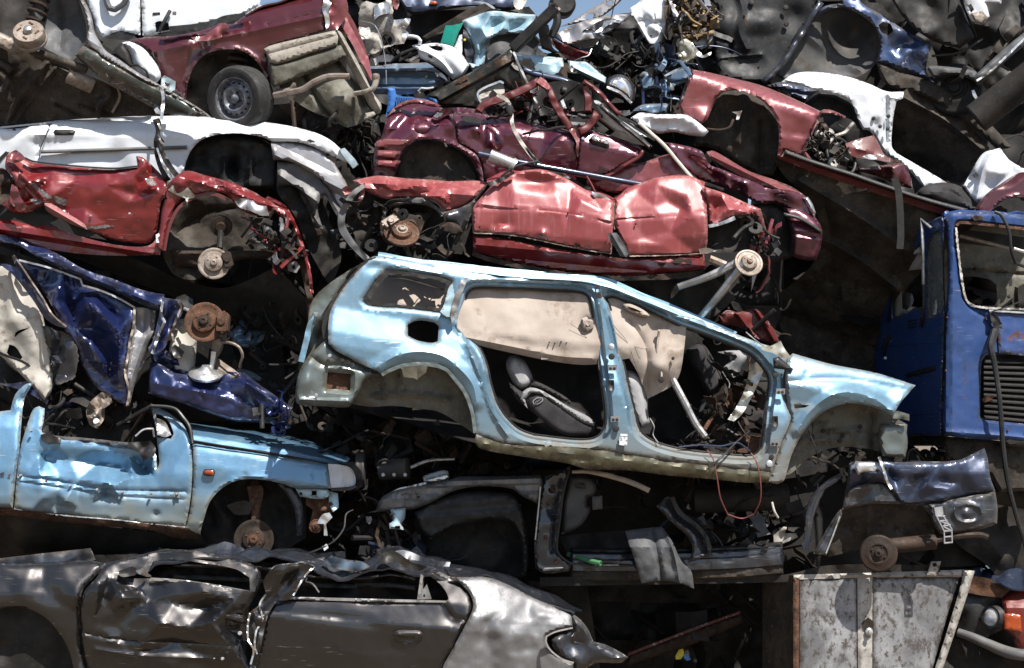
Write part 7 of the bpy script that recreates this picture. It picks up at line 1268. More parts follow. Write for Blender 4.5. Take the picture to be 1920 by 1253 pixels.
panel('front_door', t, C_, Z8([(1090,312),(1150,270),(1200,248),(1250,231),(1330,224),(1392,230),(1428,262),(1436,300),(1440,340),(1442,490),(1420,522),(1300,528),(1142,532),(1120,480),(1092,420),(1086,380)]), M['pinkred'], res=4.5, d=-.10, th=.02, soft=0, rel=[('prof', Z8([(1090,385)])[0], Z8([(1440,372)])[0],[(-70, .10),(-40, .05),(-8, .01),(0,-.004),(6,0),(40, .01),(80, .05)]),('pts', Z8([(1180,290, .03),(1250,260,-.03),(1290,320, .02),(1360,300,-.03),(1340,350, .04),(1380,370,-.03),(1240,340, .0),(1130,340, .02),(1200,460, .02),(1300,440, .01),(1270,490,-.01),(1140,480,-.01)])),('crease', Z8([(1100,392),(1250,382),(1440,368)]), .01,4),('roll', 4, .02),('fbm', 40, .004,5)])
panel('rear_fender', t, C_, Z8([(1424,262),(1450,272),(1505,290),(1600,332),(1648,352),(1642,402),(1612,372),(1542,382),(1470,412),(1446,402),(1444,340)]), M['pinkred'], res=4, d=-.07, th=.02, soft=0, rel=[('pts', Z8([(1450,300,-.04),(1480,340, .06),(1500,300, .02),(1520,350,-.05),(1560,330, .05),(1590,360,-.03),(1620,350, .03),(1460,370, .04),(1470,400,-.02)])),('tin', 16, .02,3),('roll', 3, .02)])
for k, L in enumerate(([(548,443),(700,453),(850,483),(980,509),(1074,523)],[(1144,532),(1300,529),(1418,522),(1440,492)],[(1086,330),(1084,400),(1088,430)])): ribbon('torn_edge', t, C_, Z8(L),1.8, M['rustpale'], d=-.07, th=.02, res=3, rel=[('tin', 12, .012, k)], jag=.5)
panel('sill', t, C_, Z8([(544,452),(620,456),(700,472),(850,502),(1000,524),(1140,542),(1300,534),(1430,516),(1436,582),(1250,602),(1100,606),(900,590),(700,556),(600,532),(546,512)]), M['red'], res=5, d=-.06, th=.05, rel=[('prof', Z8([(560,480)])[0], Z8([(1430,560)])[0],[(-20, .05),(-8,0),(4, .0),(24, .08)]),('tin', 40, .01,3),('fbm', 20, .008,3),('roll', 4, .02)])
panel('sill_rust', t, C_, Z8([(1215,580),(1230,560),(1300,555),(1330,540),(1370,545),(1390,530),(1425,540),(1400,562),(1340,575),(1280,582),(1240,590)]), M['rustdark'], res=4, d=-.062, th=.004, jag=1, rel=[('prof', Z8([(560,480)])[0], Z8([(1430,560)])[0],[(-20, .05),(-8,0),(4, .0),(24, .08)])])
panel('pinch_weld', t, C_, Z8([(544,512),(600,532),(700,556),(900,592),(1100,608),(1250,604),(1436,584),(1400,610),(1250,622),(1080,625),(900,610),(700,575),(600,550),(540,530)]), M['rustdark'], res=5, d=.0, th=.1, rel=[('tin', 20, .03,3)], jag=1)
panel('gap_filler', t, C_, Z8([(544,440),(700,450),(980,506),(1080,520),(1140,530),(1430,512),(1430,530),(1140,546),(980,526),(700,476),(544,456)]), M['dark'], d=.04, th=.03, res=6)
panel('pillar_fold', t, C_, Z8([(1062,445),(1095,442),(1115,470),(1142,520),(1135,536),(1108,532),(1090,500),(1066,470)]), M['greyplastic'], d=-.16, th=.03, res=3.5, rel=[('crease', Z8([(1078,450),(1125,530)]),-.02,5),('tin', 12, .01,3)])
for x, y in ((1000,368),(908,367),(985,405),(570,420),(684,462),(1168,408)): bolt('hole', t, C_, *Z8([(x, y)])[0],1.8, M['dark'], d=-.10, h=.006)
panel('lock_hole', t, C_, Z8([(800,440),(818,434),(828,450),(812,462),(800,456)]), M['rustdark'], d=-.115, th=.02, res=3, rel=[('tin', 6, .02,3)])
panel('rust_nick', t, C_, Z8([(930,484),(945,480),(958,494),(950,502),(932,496)]), M['rust'], d=-.1, th=.02, res=3, rel=[('tin', 6, .02,3)])
panel('dark_pillar', t, C_, Z8([(438,362),(500,345),(545,318),(580,270),(600,255),(575,300),(544,350),(530,420),(510,445),(498,430),(470,405),(440,400)]), M['darkcar'], d=-.03, th=.04, res=4, rel=[('tin', 20, .03,3),('roll', 5, .02)])
panel('hinge_cover', t, C_, Z8([(415,415),(460,402),(500,420),(508,440),(480,452),(430,440)]), M['rustdark'], d=-.06, th=.04, res=4, rel=[('roll', 5, .02),('tin', 10, .01,2)])
panel('wheelhouse', t, C_, Z8([(110,270),(200,315),(340,312),(410,335),(440,400),(470,440),(460,520),(430,560),(340,560),(200,540),(120,480),(60,420),(70,330)]), M['underdark'], res=5, d=.1, th=.04, rel=[('dent', *Z8([(300,400)])[0],50,40,0, .12),('tin', 30, .05,3),('fbm', 20, .02,3)])
panel('torn_arch', t, C_, Z8([(195,350),(230,320),(300,308),(370,312),(412,345),(440,365),(425,380),(390,350),(340,335),(270,335),(225,355),(205,400)]), M['greybump'], d=.0, th=.08, res=4, rel=[('tin', 14, .04,3),('roll', 4, .02)])
cyl('strut', t, C_, Z8([(345,390)])[0], Z8([(300,430)])[0],17, M['rustdark'], .12, .02)
brake_disc(t, C_, *Z8([(272,440)])[0],34, M['rust'], d=-.14, turn=12, up=38, hub='rustpale')
caliper(t, C_, *Z8([(268,440)])[0],34,222, M['rustpale'], d=-.14, turn=12, up=38)
panel('disc_shield', t, C_, Z8([(190,440),(220,400),(300,370),(360,400),(330,470),(280,500),(210,480)]), M['rustdark'], d=.0, th=.02, res=4, rel=[('tin', 16, .03,3)])
ribbon('bumper_rail', t, C_, Z8([(128,262),(90,290),(60,335),(42,380),(45,425),(75,475),(110,515),(142,545)]),12, M['greybump'], d=-.12, th=.05, res=4, taper=[.6,1,1.1,1.2,1, .9], rel=[('prof', Z8([(60,335)])[0], Z8([(142,545)])[0],[(-6, .02),(0,0),(6, .02)]),('tin', 14, .015,3)])
panel('torn_rail_edge', t, C_, Z8([(110,262),(132,250),(128,300),(105,340),(100,330),(112,296)]), M['rosered'], d=-.08, th=.02, res=3.5, rel=[('tin', 10, .03,3)])
panel('red_tip', t, C_, Z8([(40,275),(60,262),(82,272),(75,292),(55,298)]), M['pinkred'], d=-.02, th=.03, res=3.5, rel=[('tin', 9, .03,3)])
bits('torn_front', t, C_, Z8([(100,300),(240,340),(440,420),(540,450),(540,520),(420,560),(120,500),(60,400)]),-.08, .12,70,21,['dark', 'plastic', 'rustdark', 'greyplastic', 'dark', 'underdark'], smax=.7)
panel('rear_wheelhouse', t, C_, Z8([(1440,410),(1540,385),(1620,375),(1650,420),(1640,480),(1580,510),(1480,520),(1440,510)]), M['underdark'], d=.02, th=.05, res=5, rel=[('tin', 26, .05,3),('fbm', 16, .02,3)])
panel('torn_edge', t, C_, Z8([(1445,412),(1500,398),(1545,378),(1552,392),(1500,412),(1450,424)]), M['steel'], d=-.1, th=.02, res=3.5, rel=[('tin', 10, .02,3)])
panel('torn_edge', t, C_, Z8([(1410,505),(1440,500),(1480,512),(1440,522),(1415,522)]), M['alloy'], d=-.15, th=.012, res=3, rel=[('tin', 8, .02,3)])
panel('splintered_rear', t, C_, Z8([(1600,360),(1650,360),(1665,420),(1690,490),(1660,500),(1630,440)]), M['rosered'], d=-.03, th=.02, res=4, rel=[('tin', 11, .05,3)])
bits('torn_rear', t, C_, Z8([(1580,370),(1680,400),(1700,500),(1640,560),(1600,500)]),-.1, .1,40,22,['rosered', 'dark', 'plastic', 'rustdark', 'dark'], smax=.6)
brake_disc(t, C_, *Z8([(1602,556)])[0],27, M['rustpale'], d=-.16, turn=8, up=20, hub='rustpale')
tube('trailing_arm', t, C_, [(1388,490,-.12),(1330,518,-.1),(1272,538,-.05)],[.032, .026, .022], M['steel'])
tube('trailing_arm', t, C_, [(1396,494,-.16),(1350,552,-.06),(1300,610, .1)],[.034, .028, .024], M['steel'])
tube('rear_axle_tube', t, C_, [(1330,486,-.02),(1360,498,-.02)], .03, M['rustpale'])
panel('axle_lug', t, C_, [(1412,505),(1424,500),(1414,530),(1408,548),(1410,524)], M['greyplastic'], d=-.05, th=.02, res=3)
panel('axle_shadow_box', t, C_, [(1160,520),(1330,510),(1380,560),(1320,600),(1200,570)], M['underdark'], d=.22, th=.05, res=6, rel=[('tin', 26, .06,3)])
loft('roof', t, C_, [Z8([(600,252, .0),(700,216, .15),(850,216, .15),(1000,290, .1),(1085,325, .05),(1150,272, .1),(1330,226, .18),(1430,265, .12)]), Z8([(600,240, .3),(700,208, .4),(850,205, .4),(1000,270, .4),(1085,305, .4),(1150,262, .4),(1330,220, .4),(1430,255, .35)])], M['pinkred'], n=60, m=8, crumple=[('tin', 7, .03,3)])
carback(t, C_, Z8([(60,260),(600,260),(1430,260),(1640,360),(1640,540),(1100,600),(560,530),(100,500)]), .45, seed=27)

# ------------------------------------------------------------------ wine red car behind it
DR = Pl(.34,1100,280, sx=.02)
t = thing('wrecked_car', 'glossy wine red saloon with a crushed roof behind the chalky red car', 'car wreck', WK)
panel('rear_fender', t, DR, Z2([(395,930),(405,800),(440,738),(455,690),(470,632),(520,580),(580,560),(640,552),(700,556),(760,575),(822,600),(832,700),(846,760),(900,795),(952,832),(982,922),(990,1000),(965,1000),(952,915),(900,832),(780,762),(700,745),(640,748),(590,775),(550,830),(520,925),(515,1000),(395,1000)]), M['wine'], res=4.5, th=.02, rel=[('prof', Z2([(480,690)])[0], Z2([(830,680)])[0],[(-45, .2),(-25, .07),(-5, .01),(0,0),(30, .01),(80, .05)]),('crease', [p for p in Z2([(615,680),(630,655),(660,645),(690,655),(702,680),(690,705),(660,715),(630,705),(615,680)])], .012,3),('pts', Z2([(440,760, .0),(430,850, .05),(480,800,-.02),(500,700, .03),(540,620,-.03),(600,590, .02),(700,600, .0),(740,560,-.03)])),('roll', 5, .02),('fbm', 40, .012,3),('crease', Z2([(590,775),(640,748),(700,745),(780,762),(900,832),(952,915)]),-.015,7)])
panel('rear_lamp', t, DR, Z2([(405,770),(430,748),(560,742),(600,748),(560,780),(430,790),(412,800)]), M['rosered'], d=-.02, th=.04, res=4, rel=[('roll', 4, .015)])
for y in (800,850): panel('bumper_corner', t, DR, Z2([(410, y),(500, y+4),(545, y+10),(525, y+50),(430, y+44),(412, y+40)]), M['rosered'], d=-.03, th=.03, res=4, rel=[('roll', 5, .03)])
panel('wheelhouse', t, DR, Z2([(505,960),(530,840),(590,770),(700,740),(790,762),(900,830),(965,930),(960,1000),(505,1000)]), M['under'], d=.14, th=.04, res=6, rel=[('roll', 10, .06),('fbm', 30, .03,3)])
panel('rear_door', t, DR, Z2([(824,606),(950,604),(1110,628),(1200,642),(1300,662),(1462,700),(1482,760),(1492,830),(1482,990),(1000,990),(984,920),(955,834),(905,795),(850,760),(836,700)]), M['wine'], res=4.5, th=.02, d=.005, rel=[('prof', Z2([(840,690)])[0], Z2([(1480,760)])[0],[(-30, .12),(-15, .03),(0,0),(40, .01),(90, .05)]),('pts', Z2([(880,660, .03),(950,690,-.02),(980,760, .03),(1030,780,-.06),(1060,800, .03),(1100,760, .03),(1000,640, .02),(1200,720, .0),(1320,720, .03),(1400,740,-.03),(1280,850, .02)])),('roll', 5, .02),('fbm', 40, .014,4),('fbm', 14, .003,4)])
panel('window_slot', t, DR, Z2([(865,622),(900,618),(980,636),(972,660),(900,652),(870,640)]), M['plastic'], d=.0, th=.02, res=4)
fd = panel('front_door', t, DR, Z2([(1498,702),(1540,690),(1600,702),(1720,742),(1823,780),(1840,800),(1823,830),(1740,880),(1650,935),(1600,945),(1560,938),(1485,928),(1490,840),(1494,760)]), M['wine'], res=4.5, d=-.03, th=.025, rel=[('prof', Z2([(1500,760)])[0], Z2([(1800,830)])[0],[(-30, .05),(0,0),(60, .03)]),('roll', 5, .02),('fbm', 40, .01,4)])
ribbon('door_edge', fd, DR, Z2([(1840,798),(1823,832),(1740,884),(1655,938),(1600,950),(1485,932)]),8, M['redbrown'], d=-.05, th=.04, res=4, rel=[('roll', 3, .015)])
panel('door_handle', fd, DR, Z2([(1555,730),(1580,722),(1650,750),(1660,780),(1645,792),(1570,770)]), M['plastic'], d=-.05, th=.02, res=3.5, rel=[('roll', 4, .012)])
panel('handle_bar', fd, DR, Z2([(1562,732),(1585,728),(1650,755),(1652,770),(1570,748)]), M['alloy'], d=-.07, th=.015, res=3.5, rel=[('roll', 3, .01)])
bolt('lock', fd, DR, *Z2([(1518,741)])[0],3.2, M['alloy'], d=-.03)
panel('lower_body', t, DR, Z8([(980,215),(1060,218),(1130,182),(1190,175),(1300,140),(1400,150),(1440,240),(1300,240),(1100,290),(980,260)]), M['rosered'], res=5, d=.03, th=.03, rel=[('fbm', 30, .015,3),('roll', 5, .02)])
panel('front_fender', t, DR, Z8([(1280,95),(1340,105),(1420,130),(1450,180),(1500,200),(1600,240),(1700,270),(1780,285),(1830,315),(1856,372),(1850,400),(1790,372),(1745,345),(1700,330),(1640,330),(1560,290),(1480,262),(1400,230),(1330,170)]), M['wine'], res=4.5, d=-.05, th=.02, rel=[('pts', Z8([(1350,130, .0),(1420,160,-.04),(1470,220, .04),(1520,240,-.04),(1560,260, .05),(1600,270,-.03),(1680,290, .03),(1740,300,-.02),(1800,340, .02)])),('roll', 5, .03),('fbm', 26, .015,3)])
panel('bonnet_edge', t, DR, Z8([(1440,132),(1470,130),(1600,205),(1700,240),(1780,275),(1840,325),(1852,360),(1810,310),(1760,290),(1660,262),(1560,220),(1460,160)]), M['rosered'], d=-.04, th=.05, res=4, rel=[('prof', Z8([(1450,140)])[0], Z8([(1840,330)])[0],[(-8, .06),(2,0),(10, .02)]),('tin', 26, .01,3)])
panel('headlamp', t, DR, Z8([(1810,308),(1828,305),(1845,330),(1858,366),(1850,376),(1836,358)]), M['alloy'], d=-.07, th=.03, res=3.5, rel=[('roll', 4, .02)])
panel('front_bumper', t, DR, Z8([(1735,345),(1790,345),(1850,378),(1882,430),(1876,500),(1858,552),(1800,545),(1765,532),(1768,470),(1758,410)]), M['wine'], res=4, d=-.10, th=.05, rel=[('prof', Z8([(1750,440)])[0], Z8([(1880,460)])[0],[(-45, .05),(-6,0),(0, .015),(6,0),(45, .06)]),('roll', 8, .05),('fbm', 24, .012,3)])
ribbon('bumper_strip', t, DR, Z8([(1735,372),(1790,385),(1840,412),(1880,440)]),7, M['plastic'], d=-.14, th=.04, res=3.5, rel=[('roll', 3, .01)])
panel('front_wheelhouse', t, DR, Z8([(1620,330),(1700,335),(1750,370),(1765,440),(1765,540),(1680,560),(1640,480)]), M['dark'], d=.05, th=.05, res=5, rel=[('tin', 24, .05,3),('roll', 6, .03)])
for k, (L, w, m) in enumerate((([(960,600),(990,560),(1100,522),(1200,480),(1285,432)],15, 'redbrown'),([(1280,435),(1330,470),(1370,560),(1420,640),(1455,690)],14, 'redbrown'),([(1530,450),(1545,520),(1545,600)],15, 'redbrown'),([(1595,600),(1570,650),(1530,690),(1495,705)],15, 'redbrown'),([(1520,435),(1600,490),(1660,560),(1720,620)],9, 'redbrown'),([(1610,560),(1700,640),(1823,740),(1880,790)],9, 'plastic'))):
    ribbon('window_frame', t, DR, Z2(L), w, M[m], d=-.02-.01*k, th=.035, res=3.5, rel=[('roll', 3, .02),('tin', 12, .012, k)])
panel('frame_joint', t, DR, Z2([(1270,440),(1290,410),(1320,430),(1345,470),(1330,480),(1300,460)]), M['pinkred'], d=-.06, th=.03, res=3.5, rel=[('tin', 9, .02,3)])
panel('shut_pillar', t, DR, Z2([(1440,690),(1470,685),(1500,720),(1496,780),(1492,840),(1480,820),(1482,760)]), M['rosered'], d=-.04, th=.03, res=3.5, rel=[('tin', 10, .03,3)])
panel('torn_roof', t, DR, Z2([(470,625),(520,565),(600,530),(640,528),(720,545),(760,566),(720,572),(640,556),(580,562),(520,590)]), M['rosered'], d=.02, th=.04, res=4, rel=[('tin', 14, .04,3),('roll', 3, .02)])
panel('torn_roof', t, DR, Z2([(720,600),(770,580),(870,575),(960,585),(950,606),(830,606),(760,630)]), M['wine'], d=-.02, th=.03, res=4, rel=[('tin', 11, .05,8)])
panel('trim_tip', t, DR, Z2([(720,620),(740,600),(770,605),(760,620),(735,630)]), M['icepaint'], d=-.05, th=.02, res=3, rel=[('tin', 7, .02,8)])
panel('cabin', t, DR, Z2([(950,600),(1100,530),(1300,450),(1500,440),(1700,600),(1850,780),(1500,705),(1200,645)]), M['dark'], d=.3, th=.03, res=7, rel=[('tin', 34, .06,3)])
panel('far_sill', t, DR, Z2([(1460,600),(1530,612),(1540,632),(1460,622)]), M['steel'], d=.2, th=.02, res=4); panel('far_sill', t, DR, Z2([(1450,650),(1530,655),(1530,670),(1455,668)]), M['alloy'], d=.18, th=.02, res=4)
panel('window_chip', t, DR, Z2([(1398,540),(1412,530),(1428,570),(1430,580),(1410,570)]), M['white'], d=.1, th=.012, res=3)
carback(t, DR, Z2([(420,640),(900,620),(1500,700),(1820,800),(2400,960),(2400,1100),(500,980)]), .9, seed=29)
bits('torn_cabin', t, DR, Z2([(980,600),(1280,470),(1500,500),(1760,680),(1480,690),(1200,640)]), .0, .25,40,31,['dark', 'plastic', 'redbrown', 'dark', 'rustdark'], smax=.8)
# loose belts, pipe, bracket on it
t = thing('steel_pipe', 'long blue grey steel pipe lying between the two red cars', 'pipe')
tube('pipe_tube', t, DR, Z2([(960,822,-.2),(1150,862,-.2),(1400,908,-.18),(1600,945,-.16),(1823,985,-.14),(1960,1010,-.12)]), .019, M['darkblue'], seg=12)
tube('pipe_socket', t, DR, Z2([(1020,830,-.22),(1140,880,-.21)]), .045, M['steel'], seg=12); tube('pipe_rim', t, DR, Z2([(1135,876,-.22),(1155,888,-.22)]), .05, M['alloy'], seg=12)
t = thing('seat_belt', 'long pale seat belt draped down over the wine red car doors', 'seat belt')
ribbon('webbing', t, DR, Z2([(1060,505),(1115,540),(1135,600),(1140,660),(1165,720),(1210,790),(1280,870),(1330,900)]),7, M['cream'], d=-.10, th=.006, res=3, rel=[('tin', 14, .02,3)])
panel('buckle', t, DR, Z2([(1105,545),(1135,550),(1150,590),(1135,625),(1110,600)]), M['plastic'], d=-.13, th=.03, res=3, rel=[('roll', 3, .01)])
ribbon('webbing', t, DR, Z2([(1215,790),(1260,850),(1330,900),(1420,940),(1500,985),(1560,1010)]),6, M['plastic'], d=-.14, th=.006, res=3, rel=[('tin', 14, .02,5)])
tube('belt_rod', t, DR, Z2([(1080,945,-.25),(1160,890,-.25),(1280,862,-.22)]), .009, M['plastic'])
t = thing('window_rail', 'thin black and white bent window rail sticking up right of the pipe', 'window rail')
ribbon('rail', t, DR, Z8([(1180,20),(1225,60),(1280,110),(1330,170),(1390,240),(1420,262)]),7, M['cream'], d=-.25, th=.02, res=3, rel=[('roll', 2, .01)]); ribbon('rail_seal', t, DR, Z8([(1100,-5),(1160,20),(1225,66),(1280,120),(1360,200),(1400,235)]),4, M['plastic'], d=-.23, th=.03, res=3)
tube('rail_rod', t, DR, Z8([(980,225,-.2),(1000,260,-.2),(1012,285,-.2)]), .007, M['rosered'])
t = thing('torn_bracket', 'dark torn bracket lying on the crease between the two chalky red doors', 'bracket')
panel('bracket_plate', t, C_, Z8([(1000,285),(1040,295),(1075,320),(1082,345),(1055,330),(1010,308)]), M['alloy'], d=-.04, th=.012, res=3, rel=[('tin', 9, .02,3)]); panel('bracket_edge', t, C_, Z8([(600,250),(640,238),(700,205),(705,215),(650,250),(610,268)]), M['plastic'], d=-.08, th=.02, res=3.5, rel=[('tin', 9, .03,3)])

# ------------------------------------------------------------------ maroon car with a wheel, upper left
MW = Pl(.42,500,120, sx=-.02)
t = thing('wrecked_car', 'maroon saloon rear with a wheel still fitted and a beige bumper, upper left', 'car wreck', WK)
panel('rear_fender', t, MW, Z1([(690,212),(780,200),(900,192),(1060,168),(1112,150),(1190,122),(1235,130),(1310,82),(1400,32),(1500,8),(1640,-60),(1800,-60),(1740,60),(1738,165),(1600,205),(1430,252),(1432,330),(1446,450),(1430,440),(1380,340),(1300,276),(1200,264),(1100,290),(1040,350),(1005,440),(992,540),(960,505),(900,470),(850,400),(822,310),(760,250)]), M['maroon'], res=5, th=.02, rel=[('prof', Z1([(800,260)])[0], Z1([(1740,60)])[0],[(-40, .12),(-18, .03),(0, .0),(8,-.012),(16, .0),(80, .04)]),('crease', Z1([(1010,440),(1040,350),(1100,290),(1200,264),(1300,276),(1380,340),(1430,440)]),-.035,9),('pts', Z1([(1000,220,-.01),(1060,200, .03),(1120,190,-.04),(1160,170, .04),(1200,170,-.04),(1220,150, .03),(900,240, .0),(1400,150,0),(1600,100,0)])),('roll', 4, .02),('fbm', 40, .006,3),('crease', Z1([(1430,130),(1730,60)]), .012,4)])
panel('folded_edge', t, MW, Z1([(1090,190),(1130,160),(1195,120),(1225,140),(1200,190),(1130,215),(1040,222),(1020,200)]), M['rosered'], d=-.05, th=.015, res=3.5, rel=[('tin', 12, .04,3)])
ribbon('black_trim', t, MW, Z1([(860,190),(960,178),(1060,155),(1110,140),(1190,95),(1310,78)]),6, M['plastic'], d=-.03, th=.03, res=3.5, rel=[('tin', 12, .01,3)])
panel('wheelhouse', t, MW, Z1([(985,560),(1000,440),(1040,350),(1100,288),(1200,262),(1300,275),(1385,340),(1440,450),(1450,560),(1300,640),(1100,640)]), M['under'], d=.2, th=.05, res=5, rel=[('roll', 8,-.03),('tin', 30, .03,3),('fbm', 20, .02,3)])
spring('coil_spring', t, MW.p(*Z1([(1270,375)])[0], .14),(0, .1,1), .065, .014, .26,5, M['rustdark'])
wheel(t, MW, *Z1([(1248,528)])[0],63,-.03,-22,-10, M['rubber'], M['rim'])
panel('lamp_cluster', t, MW, Z1([(1720,20),(1750,-60),(1830,-60),(1860,60),(1800,160),(1742,160)]), M['rosered'], d=.0, th=.05, res=5, rel=[('tin', 16, .03,3)])
panel('lamp_chrome', t, MW, Z1([(1720,40),(1740,-20),(1770,20),(1755,60),(1762,130),(1742,158),(1735,100)]), M['alloy'], d=-.03, th=.02, res=3.5, rel=[('tin', 8, .03,3)])
panel('bumper_strip', t, MW, Z1([(1410,262),(1440,245),(1600,205),(1790,162),(1806,200),(1800,240),(1640,290),(1480,340),(1440,330)]), M['bumper'], res=4.5, d=-.05, th=.06, rel=[('roll', 5, .02),('crease', Z1([(1430,290),(1800,190)]), .01,5)])
panel('bumper_lower', t, MW, Z1([(1435,330),(1480,342),(1640,295),(1800,245),(1823,240),(1860,300),(1800,330),(1700,370),(1560,430),(1460,470),(1445,440)]), M['inner'], res=4.5, d=-.03, th=.05, rel=[('roll', 7, .03),('fbm', 24, .01,3)])
panel('bumper_side', t, MW, Z2([(205,162),(225,172),(262,235),(310,320),(360,420),(400,500),(442,560),(438,602),(420,612),(372,560),(330,470),(270,360),(218,270),(205,220)]), M['bumper'], res=4.5, d=-.02, th=.08, rel=[('prof', Z2([(215,180)])[0], Z2([(440,590)])[0],[(-14, .05),(0,0),(14, .06)]),('roll', 5, .02)])
panel('boot_edge', t, MW, Z2([(180,80),(215,20),(260,60),(320,170),(370,300),(395,420),(380,440),(330,330),(270,210),(225,168),(205,160)]), M['rosered'], res=4.5, d=.06, th=.05, rel=[('prof', Z2([(210,100)])[0], Z2([(390,430)])[0],[(-14, .05),(0,0),(14, .06)]),('fbm', 18, .008,2)])
panel('boot_floor', t, MW, Z2([(-110,410),(0,350),(110,300),(180,265),(250,370),(330,480),(370,570),(420,610),(370,640),(260,680),(180,640),(60,590),(-20,540),(-100,470)]), M['inner'], res=5, d=.08, th=.06, rel=[('dent', *Z2([(210,530)])[0],50,36,20,-.1),('crease', Z2([(190,300),(280,420),(350,560)]), .05,8),('crease', Z2([(30,400),(120,560),(240,680)]), .05,7),('tin', 30, .02,3),('fbm', 18, .012,3)])
tube('exhaust_pipe', t, MW, Z2([(-130,510, .0),(-60,495,-.04),(20,478,-.07),(90,435,-.09),(160,410,-.1),(272,408,-.1)]), .022, M['rustpale'])
tube('tow_bracket', t, MW, Z2([(300,500, .0),(360,490,-.06),(400,470,-.08),(415,420,-.08)]),[.016, .018, .02, .024], M['bumper'])
lathe('tow_knob', t, MW.p(*Z2([(412,415)])[0],-.08),(0,-.3,1),[(.0005, .03),(.024, .024),(.03,0),(.024,-.024),(.0005,-.03)], M['rustpale'],14)
panel('exhaust_hanger', t, MW, Z2([(-60,490),(-30,440),(-15,445),(-10,500),(-40,540),(-60,520)]), M['rustpale'], d=-.04, th=.02, res=3.5, rel=[('tin', 9, .02,3)])
cyl('rear_muffler', t, MW, Z2([(-120,500)])[0], Z2([(-20,490)])[0],9, M['rustpale'], .05, .02)
panel('bumper_end_cap', t, MW, Z2([(355,605),(400,596),(412,610),(370,640),(350,640)]), M['bumper'], d=-.04, th=.03, res=3.5, rel=[('roll', 3, .01)])
loft('boot_lid', t, MW, [Z1([(1310,80, .05),(1400,30, .05),(1500,6, .06),(1640,-62, .06)]), Z1([(1310,70, .5),(1400,20, .5),(1500,-4, .5),(1640,-72, .5)])], M['maroon'], n=24, m=5)
carback(t, MW, Z1([(700,220),(1400,50),(1850,0),(1850,500),(1450,560),(1000,540)]),1.0, seed=33)
# ------------------------------------------------------------------ white door behind, top left
WD = Pl(1.0,350,30)
t = thing('scrap_door', 'white car door pair behind the maroon saloon, at the top left', 'car door')
panel('door_skin', t, WD, Z1([(752,-60),(1395,-60),(1388,32),(1310,80),(1200,110),(1130,126),(1000,152),(900,168),(762,190)]), M['white'], holes=[Z1([(828,122),(850,112),(900,125),(905,160),(835,172)])], res=6, th=.03, rel=[('roll', 5, .02),('fbm', 50, .01,3),('crease', Z1([(780,0),(1390,-20)]), .008,4)])
panel('door_skin', t, WD, Z1([(440,-60),(748,-60),(750,188),(640,170),(550,198),(520,170),(490,80)]), M['white'], res=6, th=.03, rel=[('roll', 5, .02),('fbm', 50, .012,5),('tin', 40, .01,3)])
panel('lock_slot', t, WD, Z1([(815,68),(855,66),(855,80),(815,82)]), M['dark'], d=-.006, th=.012, res=4, sm=False); panel('lock_slot', t, WD, Z1([(922,62),(942,62),(942,76),(922,76)]), M['rustpale'], d=-.006, th=.012, res=4, sm=False)
tube('window_winder', t, WD, Z1([(908,58,-.03),(880,110,-.05),(850,170,-.05)]), .014, M['plastic'])
tube('window_frame', t, WD, Z1([(560,-60,-.04),(570,10,-.04),(585,45,-.04),(615,52,-.04),(660,20,-.04),(690,-40,-.04)]), .022, M['greyplastic'])
panel('lower_trim', t, WD, Z1([(720,145),(640,165),(560,205),(690,215),(722,190)]), M['plastic'], d=.02, th=.03, res=5)
ribbon('lower_trim', t, WD, Z1([(905,155),(1050,140),(1200,110),(1310,78)]),10, M['plastic'], d=-.02, th=.03, res=4)
# ------------------------------------------------------------------ top middle scrap
TM = Pl(.95,950,80)
t = thing('car_wing', 'crumpled ice blue front wing at top centre', 'car wing')
panel('wing_sheet', t, TM, Z14([(797,186),(900,148),(1000,112),(1060,100),(1120,100),(1250,115),(1380,128),(1466,132),(1452,200),(1400,292),(1240,302),(1160,312),(1100,322),(1042,372),(1012,480),(1000,560),(980,592),(890,634),(848,565),(905,575),(902,450),(870,350),(830,272)]), M['icepaint'], res=3.5, th=.015, rel=[('pts', Z14([(960,200, .06),(1040,150,-.05),(1120,180, .05),(1150,260,-.05),(1240,270, .05),(1200,180,-.02),(1300,220, .05),(1400,180,-.02),(1030,350,-.06),(970,240,-.06),(900,250, .02),(900,330, .05),(960,380, .0),(940,450,-.04),(980,420, .05),(940,560, .02),(1080,240, .02),(1320,280,-.03)])),('tin', 16, .012,3),('roll', 3, .015)])
panel('wing_inside', t, TM, Z14([(1000,600),(1010,480),(1042,370),(1100,318),(1300,300),(1420,290),(1500,380),(1450,520),(1250,500),(1050,600)]), M['greyplastic'], d=.15, th=.04, res=5, rel=[('tin', 30, .06,3),('roll', 8,-.04)])
panel('wing_brace', t, TM, Z14([(808,260),(830,270),(870,350),(900,440),(905,580),(860,590),(830,500),(815,400)]), M['darkblue'], d=.05, th=.03, res=4, rel=[('tin', 12, .03,3)])
bolt('yellow_plug', t, TM, *Z14([(822,362)])[0],2.6, M['yellow'], d=.02)
t = thing('plastic_sheet', 'square of teal plastic sheet left of the ice blue wing', 'plastic sheet')
panel('sheet', t, TM, Z14([(650,228),(700,228),(770,215),(815,196),(790,250),(765,300),(740,370),(722,418),(660,395),(605,386),(628,310)]), M['teal'], d=-.12, th=.006, res=4, corner=30, rel=[('prof', Z14([(650,230)])[0], Z14([(605,386)])[0],[(-40, .03),(-20,0),(0, .03)])])
panel('sheet_backing', t, TM, Z14([(728,420),(770,320),(800,310),(800,480),(770,470)]), M['white'], d=-.06, th=.02, res=4, rel=[('tin', 12, .02,3)])
t = thing('door_card', 'white plastic door card with a grab hole, top centre left', 'door card')
